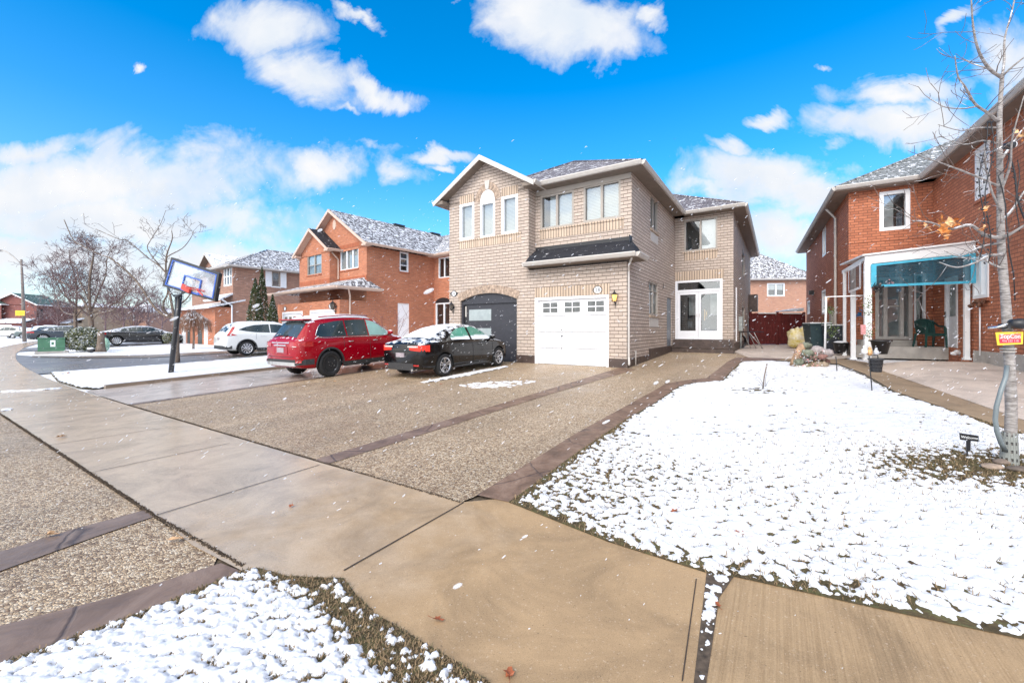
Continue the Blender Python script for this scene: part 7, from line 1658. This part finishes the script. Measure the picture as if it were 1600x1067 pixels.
# yellow sign
c = at(1577.5, 529, Yt-.10); e = empty('yard_sign', c, 0, 'yellow bordered red and pink sign tied to the tree trunk', 'sign'); q = MB(); k = Yt/PXF
q.prism([Vector((-21*k, 0, 9.5*k)), Vector((21*k, 0, 10.5*k)), Vector((20*k, 0, -8.5*k)), Vector((-18*k, 0, -10*k))], (0, .006, 0)); q.build('board', plain('yellow_sign', (.95, .62, .04), .4, .04, bump=0), e, uv=False)
q = MB(); q.prism([Vector((-17*k, -.003, 6.5*k)), Vector((17*k, -.003, 7.5*k)), Vector((17*k, -.003, -.5*k)), Vector((-16.5*k, -.003, -.9*k))], (0, .002, 0)); q.build('pink_field', plain('pink_sign', (.75, .18, .14), .4, .04, bump=0), e, uv=False)
q = MB(); q.prism([Vector((-16.5*k, -.003, -.95*k)), Vector((17*k, -.003, -.55*k)), Vector((17*k, -.003, -6.2*k)), Vector((-15.5*k, -.003, -7.2*k))], (0, .002, 0)); q.build('red_field', plain('red_sign', (.75, .03, .06), .4, .04, bump=0), e, uv=False)
RX = Matrix.Rotation(pi/2, 4, 'X'); text_mesh('lettering', 'TopCon', 9.2*k, M['white'], e, Matrix.Translation((0, -.006, 3.2*k)) @ RX, .001); text_mesh('lettering', '416 232 110', 5*k, plain('sign_pink_letters', (.9, .45, .5), .5, .04, bump=0), e, Matrix.Translation((0, -.006, -3.7*k)) @ RX, .001)
# hose
q = MB(); q.tube([tp(1574, 572, -.02), tp(1571, 590, -.06), tp(1564, 610, -.08), tp(1557, 635, -.08), tp(1555, 655, -.08), tp(1558, 675, -.08), tp(1564, 692, -.07), tp(1571, 704, -.04)], .021, 10); o = q.build('drain_hose', plain('grey_hose', (.17, .20, .21), .35, .1, bump=0), uv=False); tag(o, 'grey corrugated hose bowed along the left side of the trunk', 'hose')
# stones at the foot
for i, (px, py, sz, lb) in enumerate(((1551, 731, (.10, .07, .03), 'flat tan stone left at the foot of the young tree'), (1566, 724, (.09, .06, .035), 'brown stone touching the trunk guard of the young tree'), (1592, 735, (.1, .07, .03), 'dark flat stone right of the young tree foot'))):
    q = MB(); q.blob((0, 0, .015), sz, i+3, .12, 14); g_ = G(px, py, .01); o = q.build('garden_stone', plain('stone%d' % i, ((.33, .25, .19), (.2, .15, .12), (.14, .11, .09))[i], .8, .25, sc=14, bump=.4), uv=False, loc=g_); tag(o, lb, 'stone', 'stones round the young tree')
# black lawn sign
g_ = G(1514, 713, .01); e = empty('lawn_sign', g_, radians(-12), 'small black lawn sign with white script on a dark stake', 'sign'); k = g_.y/PXF; q = MB(); q.prism([Vector((-12*k, 0, 36*k)), Vector((12.5*k, 0, 33*k)), Vector((12.5*k, 0, 23.5*k)), Vector((-11*k, 0, 25.5*k))], (0, .008, 0)); q.build('board', M['black'], e, uv=False)
q = MB(); q.box(-2.6*k, 2.2*k, .0, .012, 9*k, 25*k); q.box(-2.6*k, -1.2*k, .0, .01, -4*k, 9*k); q.build('stake', M['black'], e, uv=False); text_mesh('lettering', 'Welcome', 5.6*k, M['white'], e, Matrix.Translation((.3*k, -.004, 29.5*k)) @ Matrix.Rotation(radians(4), 4, 'Y') @ RX, .001)

# ------------------------------------------------------------------ fence and things between the houses
Yf = 25.6; a = at(1174, 487, Yf); b = at(1258, 487, Yf+.4); zf = .6; e = empty('wooden_fence', (a.x, a.y, zf), atan2(b.y-a.y, b.x-a.x), 'dark maroon board gate closing the gap between the two houses', 'fence')
mw = plain('maroon_stain', (.11, .018, .018), .6, .25, sc=3, bump=.2); Lf = (b-a).length; hf_ = a.z-zf; q = MB(); nb_ = 18
for k in range(nb_): q.box(Lf*k/nb_+.008, Lf*(k+1)/nb_-.008, 0, .03, .05, hf_-.12+(.04 if k % 2 else 0))
q.build('boards', mw, e); 
for x in (0, Lf*.5, Lf): q = MB(); q.box(x-.06, x+.06, .03, .15, -.1, hf_); q.build('post', mw, e)
for z in (.3, hf_-.2): q = MB(); q.box(0, Lf, -.03, 0, z, z+.1); q.build('rail', mw, e)
q = MB(); q.box(Lf*.12, Lf*.45, -.05, .06, hf_-.12, hf_-.05); q.box(Lf*.58, Lf*.92, -.05, .06, hf_-.13, hf_-.06); q.build('snow_ledge', M['snow'], e)
q = MB(); q.prism([at(1224, 486, 27)-Vector((0, 0, 0)), at(1256, 481, 27), at(1256, 486, 27)], (0, 1.2, 0)); o = q.build('shed_roof', M['snow'], uv=False); tag(o, 'snowy low shed roof edge rising behind the maroon gate', 'shed')
# tied up bag
c = at(1246, 524, 21); z_ = HG(c.x, c.y); q = MB(); q.blob((0, 0, .52), (.46, .4, .58), 2, .2, 22, fr=2.4); q.blob((.36, 0, .95), (.16, .13, .14), 4, .3, 10, m=1)
m, t, b_ = newmat('yellow_plastic'); n = t.noise(objc(t), 3, 4, .6, 1.2); setb(t, b_, t.ramp(n, [(.35, (.55, .45, .10)), (.5, (.68, .60, .36)), (.65, (.72, .68, .55))]), .35, n, .8, .08)
o = q.build('yard_bag', [m, M['tanleaf']], uv=False, loc=(c.x, c.y, z_)); tag(o, 'large yellow wrapped bundle on the ground before the maroon gate', 'bag')
# bins
def bin_(px0, px1, pyt, Y, col, label, seed, rot=0):
    c = at((px0+px1)/2, 540, Y); z = HG(c.x, c.y)+.01; h = CZ+(HX-pyt)/PXF*Y-z; w_ = (px1-px0)/PXF*Y/2; e = empty('wheelie_bin', (c.x, c.y, z), rot, label, 'bin', 'wheelie bins'); m_ = plain('bin_%d' % seed, col, .45, .15, bump=.05); q = MB()
    c0 = [Vector((sx*w_*.78, sy*w_*.8, .06)) for sx, sy in ((-1, -1), (1, -1), (1, 1), (-1, 1))]; c1 = [Vector((sx*w_*.98, sy*w_*1.1, h-.10)) for sx, sy in ((-1, -1), (1, -1), (1, 1), (-1, 1))]
    q.face(c0[::-1]); q.face(c1)
    for i in range(4): q.face([c0[i], c0[(i+1) % 4], c1[(i+1) % 4], c1[i]])
    q.build('bin_body', m_, e, bevel=.03, uv=False); q = MB(); q.box(-w_*1.05, w_*1.05, -w_*1.2, w_*1.2, h-.10, h-.04); q.tube([(-w_*.9, w_*1.25, h-.1), (w_*.9, w_*1.25, h-.1)], .025, 6); q.build('lid', m_, e, bevel=.02, uv=False)
    q = MB(); q.box(-w_*1.0, w_*1.0, -w_*1.1, w_*1.1, h-.042, h); q.build('lid_snow', M['snow'], e, bevel=.02, uv=False)
    for s in (-1, 1): q = MB(); q.tube([(s*w_*.72, w_*.8, .12), (s*w_*.9, w_*.8, .12)], .12, 14); q.build('wheel', M['black'], e, uv=False)
bin_(1262, 1290, 504, 17.5, (.03, .055, .065), 'dark teal wheelie bin with a snow covered lid, left of the pair', 1, -.3); bin_(1289, 1312, 507, 16.6, (.02, .025, .035), 'darker wheelie bin standing right of the teal bin', 2, -.5)
# white pipe arch
Yp = 13.2; e0 = at(1288.5, 545, Yp); z0_ = HG(e0.x, e0.y); e = empty('garden_arch', (e0.x, e0.y, z0_), 0, 'thin white pipe arch with faded garlands before the bins', 'arch'); w0 = Vector((e0.x, e0.y, z0_)); q = MB(); 
q.tube([Vector((0, 0, 0)), at(1291, 464, Yp)-w0, at(1353, 462, Yp-.3)-w0], .032, 8); q.build('pipe_frame', M['white'], e, uv=False)
gl_g = plain('artificial_ivy', (.10, .16, .05), .7, .4, sc=20, bump=0); pk = plain('pink_bloom', (.75, .35, .36), .7, .2, sc=20, bump=0); rg = random.Random(12)
def garland(name, pts, n, s, parent, w0, mats, spread=.06, label=None):
    q = MB(); P = []
    for k in range(n):
        t = rg.random()*(len(pts)-1); i = min(len(pts)-2, int(t)); P.append(pts[i].lerp(pts[i+1], t-i)+Vector((rg.gauss(0, spread), rg.gauss(0, spread), rg.gauss(0, spread)))-w0)
    leafcloud(q, P, s, rg, lambda r: 0 if r.random() < .7 else min(len(mats)-1, 1+int(r.random()*(len(mats)-1)))); return q.build(name, mats, parent, uv=False)
garland('ivy', [at(1296, 480, Yp), at(1300, 490, Yp)], 70, .04, e, w0, [gl_g, M['white'], gB], .08); garland('ivy', [at(1296, 505, Yp), at(1300, 525, Yp)], 120, .04, e, w0, [gl_g, gB], .1); garland('ivy', [at(1291, 464, Yp), at(1291, 470, Yp)], 30, .03, e, w0, [M['tanleaf'], pk], .04)
# garlands and ornaments on the canopy corner post
Yc = 11.9
q0 = empty('post_garland', at(1357, 500, Yc), 0, 'faded ivy and flower garland wound down the white canopy corner post', 'garland'); w1 = Vector(q0.location)
garland('ivy', [at(1358, 462, Yc), at(1356, 480, Yc), at(1358, 492, Yc)], 150, .03, q0, w1, [gl_g, gB], .05); garland('ivy', [at(1358, 505, Yc), at(1357, 520, Yc), at(1359, 528, Yc)], 130, .03, q0, w1, [gl_g, pk, M['tanleaf']], .06); q = MB(); pp = at(1350, 515, Yc)-w1; q.prism([pp+Vector((-.06, 0, .14)), pp+Vector((.06, 0, .14)), pp+Vector((.05, 0, -.14)), pp+Vector((-.05, 0, -.14))], (0, .05, 0)); q.build('pink_card', pk, q0, uv=False)
for nm, px, py, sz, mt, lb in (('hanging_flower', 1391, 442, .09, pk, 'pink paper flower hanging under the canopy beam'), ('hanging_ornament', 1404, 452, .07, plain('blue_glass', (.12, .2, .28), .2, .1), 'blue grey drop ornament under the canopy beam'), ('wall_star', 1343, 491, .10, plain('blue_star', (.03, .18, .4), .5, .2), 'blue metal star on the brick behind the canopy'), ('hanging_basket', 1465, 452, .12, gl_g, 'dried hanging basket on the brick wall right of the chair'), ('dark_bird_ornament', 1372, 450, .14, M['black'], 'black winged ornament hanging left of the pink flower')):
    Y_ = 15.2 if 'wall' in nm or 'basket' in nm else 12.3; c = at(px, py, Y_); q = MB(); P = [Vector((rg.gauss(0, sz*.5), rg.gauss(0, sz*.3), rg.gauss(0, sz*.5))) for _ in range(60)]; leafcloud(q, P, sz*.45, rg); q.tube([(0, 0, sz), (0, 0, sz*2.6)], .005, 4); o = q.build(nm, mt, uv=False, loc=c); tag(o, lb, 'ornament')
# planters, pots, shoes, bag
def pot(px, pyb, Y, r0, r1, h, mat, label, name='planter', sn=False, z=None, T=None):
    c = at(px, pyb, Y); zz = CZ+(HX-pyb)/PXF*Y if z is None else z; e = empty(name, (c.x, c.y, zz), 0, label, 'planter'); q = MB(); q.lathe([(r0, 0), (r1*.95, h*.9), (r1*1.08, h*.9), (r1*1.08, h), (r1*.95, h), (r1*.9, h*.8), (.001, h*.8)], 18); q.build('pot', mat, e, uv=False)
    if sn: q = MB(); q.blob((0, 0, h), (r1*.85, r1*.85, .06), 3, .1, 12); q.build('snow_heap', M['snow'], e, uv=False)
    return e
pot(1376, 553, 11.9, .15, .24, .40, M['black'], 'large black planter standing right of the canopy corner post'); pot(1314, 550, 15.5, .18, .26, .36, M['black'], 'dark squat pot with snowy rim left of the canopy posts', sn=True); pot(1313, 538, 17.2, .22, .3, .4, plain('stone_pot', (.12, .11, .10), .8, .2), 'wide stone pot behind the dark squat pot', sn=True)
for i, (px, py, r_, mt, lb) in enumerate(((1351, 549, .10, M['white'], 'white plaster figure left of the post foot'), (1359, 550, .09, M['tanleaf'], 'tan clay figure at the post foot'), (1369, 550, .08, plain('blue_white_ball', (.6, .65, .75), .4, .1), 'pale blue ball at the planter foot'))):
    c = at(px, py+2, 11.6); q = MB(); q.blob((0, 0, r_*.8), (r_*.8, r_*.8, r_), i, .15, 10); q.blob((0, 0, r_*2.0), r_*.45, i+5, .1, 8); o = q.build('garden_figure', mt, uv=False, loc=(c.x, c.y, CZ+(HX-py-4)/PXF*11.6)); tag(o, lb, 'garden ornament', 'small ornaments at the post foot')
c = at(1498, 552, 12.6); c.z = CZ+(HX-555)/PXF*12.6; e = empty('shoe_pile', c, 0, 'white and black shoes heaped by the side door post', 'shoes')
for i, (dx, mt) in enumerate(((-.12, M['white']), (0, M['trimB']), (.14, M['black']), (.26, M['black']))): q = MB(); q.blob((dx, 0, .06), (.13, .07, .06), i, .15, 10); q.blob((dx+.06, 0, .11), (.06, .06, .06), i+3, .15, 8); q.build('shoe', mt, e, uv=False)
# hook with hanging basket
g_ = G(1363, 612, .0); k = g_.y/PXF; e = empty('shepherd_hook', g_, 0, 'black metal hook stake on the lawn edge', 'garden hook'); q = MB(); q.tube([(0, 0, -.05), (-2.5*k, 0, 25*k), (-5*k, 0, 56*k), (3*k, 0, 57*k), (8*k, 0, 57*k), (9*k, 0, 53*k), (7*k, 0, 52*k)], .011, 6); o = q.build('hook_stake', M['black'], e, uv=False)
o = MB(); o.lathe([(7.0*k, 31*k), (9*k, 50*k), (10*k, 50*k), (10*k, 52*k), (8.4*k, 52*k), (8*k, 48*k), (.001, 48*k)], 16, T=lambda p_: p_+Vector((5.5*k, 0, 0)))
for j in range(3): o.tube([Vector((5.5*k+cos(2*pi*i/16)*(7.4+j*.6)*k, sin(2*pi*i/16)*(7.4+j*.6)*k, (35+j*5)*k)) for i in range(17)], .008, 4)
o = o.build('hanging_pot', plain('dark_wicker', (.05, .05, .055), .8, .4, sc=40, bump=.5), uv=False, loc=g_); tag(o, 'dark ribbed bucket hanging from the black garden hook', 'planter')
for (px, pyb, pyt, dx, lb) in ((1308, 581, 557, -2, 'short black stake in the lawn right of the stone heap'), (1191.5, 608, 568, 7, 'thin dark stick standing in the snow mid lawn')):
    g_ = G(px, pyb); k = g_.y/PXF; q = MB(); q.tube([(0, 0, -.05), (dx*k*.4, 0, (pyb-pyt)*k*.5), (dx*k, 0, (pyb-pyt)*k)], .013, 6); o = q.build('garden_stake', M['bark2' if px < 1200 else 'black'], uv=False, loc=g_); tag(o, lb, 'stake')
g_ = G(1195, 606); q = MB(); k = g_.y/PXF
for (dx, dz) in ((6, 26), (-14, 22), (-22, 18), (12, 14)): q.tube([(0, 0, -.02), (dx*k*.4, .02, dz*k*.6), (dx*k, .05, dz*k)], [.006, .004, .002], 4)
o = q.build('dead_plant', M['twig'], uv=False, loc=g_); tag(o, 'dead wispy stems beside the thin stick on the lawn', 'plant')
# rockery with driftwood
g0 = G(1264, 573); k = g0.y/PXF; def_ = lambda px, py, dY=0: at(px, py, g0.y+dY)
drift = plain('driftwood', (.42, .27, .17), .8, .3, sc=8, bump=.4)
for pts, r_, lb in (([(1243, 572), (1246, 560), (1250, 548), (1255, 538)], (.16, .10), 'leaning driftwood branch at the left of the rockery'), ([(1283, 560), (1275, 552), (1268, 545)], (.10, .06), 'driftwood branch leaning right in the rockery'), ([(1273, 570), (1278, 562), (1280, 556)], (.08, .07), 'short driftwood stub in the rockery')):
    q = MB(); P = [def_(*p_, .1) for p_ in pts]; n_ = len(P); q.tube(P, [r_[0]+(r_[1]-r_[0])*i/(n_-1) for i in range(n_)], 10); o = q.build('driftwood', drift, uv=False); tag(o, lb, 'driftwood', 'driftwood in the rockery')
RKL = ['tan rock at the foot of the leaning driftwood, leftmost in the rockery', 'small snow pale rock in the front row beside the leftmost tan one', 'mossy brown rock in the middle of the front row', 'slate grey rock in the front row right of the mossy one', 'tan rock at the right end of the front row', 'slate grey rock in the second row behind the pale one', 'tan rock in the second row at the centre of the heap', 'large mauve grey rock at the top beneath the white pipe', 'dark green rock near the top, left of the large mauve one', 'mauve grey rock at the far right top of the heap', 'small crimson rock at the lower right edge of the heap', 'small crimson rock higher up beside the right driftwood branch', 'small dark green rock tucked against the leaning driftwood foot', 'dark green rock alone at the very top left near the yellow bundle']
rks = ((1243, 572, .16, 0), (1252, 575, .14, 3), (1262, 574, .18, 1), (1272, 573, .16, 2), (1282, 570, .17, 0), (1256, 562, .17, 2), (1268, 558, .18, 0), (1276, 548, .20, 4), (1262, 552, .16, 5), (1291, 552, .18, 4), (1288, 564, .12, 6), (1285, 557, .11, 6), (1248, 566, .12, 5), (1259, 540, .14, 5))
rm_ = [plain('rock_%d' % i, c, .8, .25, sc=10, bump=.3) for i, c in enumerate(((.36, .29, .22), (.27, .23, .15), (.26, .25, .26), (.58, .56, .54), (.35, .31, .31), (.19, .21, .16), (.28, .15, .13)))]
nm_ = ('tan', 'mossy', 'slate grey', 'snow pale', 'mauve grey', 'dark green', 'crimson')
for i, (px, py, r_, c_i) in enumerate(rks):
    q = MB(); q.blob((0, 0, 0), (r_*1.2, r_*.9, r_*.75), i+20, .22, 14, fr=1.8); o = q.build('rock', rm_[c_i], uv=False, loc=def_(px, py, rg.uniform(-.25, .25))); lvl = 0 if py > 565 else (1 if py > 554 else 2); pos = 'front' if py > 565 else ('middle' if py > 554 else 'top'); sd_ = 'left' if px < 1258 else ('right' if px > 1278 else 'centre')
    tag(o, RKL[i], 'rock', 'rocks in the rockery')
q = MB(); rg = random.Random(31); P = [def_(rg.uniform(1240, 1290), rg.uniform(548, 576), rg.uniform(-.3, .2)) for _ in range(700)]; leafcloud(q, P, .035, rg, lambda r: int(r.random()*5)); o = q.build('ground_cover', [gm1, gB, M['twig'], pk, gC], uv=False); tag(o, 'withered ground cover tangled among the rockery stones', 'plant', kind='stuff')
# folded metal furniture by the entry
c = at(1180, 538, 20.5); c.z = HG(c.x, c.y)+.02; e = empty('folding_table', c, .3, 'folded dark metal table frame leaning by the house corner', 'table'); q = MB()
for x_, y_ in ((-.45, .5), (-.1, .45)): q.tube([(x_, 0, .85), (y_, 0, 0)], .02, 5); q.tube([(x_+.5, .3, 0), (x_, .3, .8)], .02, 5)
q.build('legs', M['silverskid'], e, uv=False); q = MB(); q.box(-.5, .5, -.05, .4, .82, .86); q.build('tabletop', M['charcoal'], e); q = MB()
for j in range(5): q.tube([Vector((-.6+cos(2*pi*i/12)*.22, .1+j*.04, .35+sin(2*pi*i/12)*.3)) for i in range(13)], .02, 5)
o = q.build('hose_reel', M['black'], uv=False, loc=c); tag(o, 'coiled dark hose reel beside the folded metal table', 'hose reel')
# thin red twigs in front of the red SUV
g_ = G(600, 571); q = MB(); rg = random.Random(8)
for kk in range(14): a = rg.uniform(0, 6.3); grow(q, Vector((rg.gauss(0, .1), rg.gauss(0, .1), 0)), Vector((cos(a)*.5, sin(a)*.5, 1)), 1.9, .012, 1, rg, 5, 4, .12, .05, .6, (2, 3), .005)
c = at(606, 560, 17.5); o = q.build('red_twig_bush', plain('red_twigs', (.25, .10, .09), .7, .2, bump=0), uv=False, loc=(c.x, c.y, HG(c.x, c.y))); tag(o, 'thin red twigged shrub behind the red car by the white side door', 'bush')
# ------------------------------------------------------------------ snow in the air
m, t, b_ = newmat('snowflake'); t.n.remove(b_); tr = t.add('ShaderNodeBsdfTransparent'); df = t.add('ShaderNodeBsdfDiffuse', ins={0: (.95, .96, .98, 1)}); tl = t.add('ShaderNodeBsdfTranslucent', ins={0: (.95, .96, .98, 1)}); ad = t.add('ShaderNodeMixShader', ins={0: .5, 1: df.outputs[0], 2: tl.outputs[0]})
lw = t.add('ShaderNodeLayerWeight', ins={0: .5}).outputs['Facing']; f = t.math('SUBTRACT', .66, t.math('MULTIPLY', lw, .9), clamp=True); mx = t.add('ShaderNodeMixShader', ins={0: f, 1: tr.outputs[0], 2: ad.outputs[0]}); t.l.new(mx.outputs[0], t.n['Material Output'].inputs[0])
q = MB(); rg = random.Random(99); nfl = 0
while nfl < 6800:
    Y = 1.3+17*rg.random()**.75; X = rg.uniform(-1.35, 1.35)*Y; z = rg.uniform(.05, 1.5+.44*Y*rg.random()+.05*Y)
    if z < HG(X, Y)+.05: continue
    if X > Y*.28 and False: continue
    nfl += 1; s = rg.uniform(.0028, .0062)*(1.0 if Y > 3 else .6); el = rg.uniform(1.6, 4.6)*(.6 if Y < 3 else 1); d = Vector((.82+rg.gauss(0, .08), rg.gauss(0, .25), .55+rg.gauss(0, .15))).normalized()
    q.tube([Vector((X, Y, z))-d*s*el, Vector((X, Y, z))-d*s*el*.55, Vector((X, Y, z))+d*s*el*.55, Vector((X, Y, z))+d*s*el], [s*.25, s*.8, s*.8, s*.25], 6)
for px, py, Y, s, el in ((715, 915, 1.9, .016, 1.6), (427, 260+540, 3, .012, 1.2), (1427, 258, 6, .03, 1.5), (670, 455, 7, .06, 1.7), (400, 478, 9, .06, 1.5), (272, 498, 9, .05, 2.2), (1025, 598, 5, .028, 1.3), (947, 659, 4, .02, 2.2), (820, 838, 2.2, .010, 2.0), (1043, 596, 4, .02, 1.3), (445, 623, 5, .022, 1.3), (500, 360, 9, .05, 1.3)):
    c = at(px, py, Y); d = Vector((.85, 0, .4)).normalized(); q.tube([c-d*s*el, c-d*s*el*.8, c-d*s*el*.4, c+d*s*el*.4, c+d*s*el*.8, c+d*s*el], [s*.1, s*.45, s*.7, s*.7, s*.45, s*.1], 10)
o = q.build('falling_snow', m, uv=False); tag(o, 'snowflakes drifting through the air across the whole street', 'snowfall', kind='stuff')
bpy.context.view_layer.update()
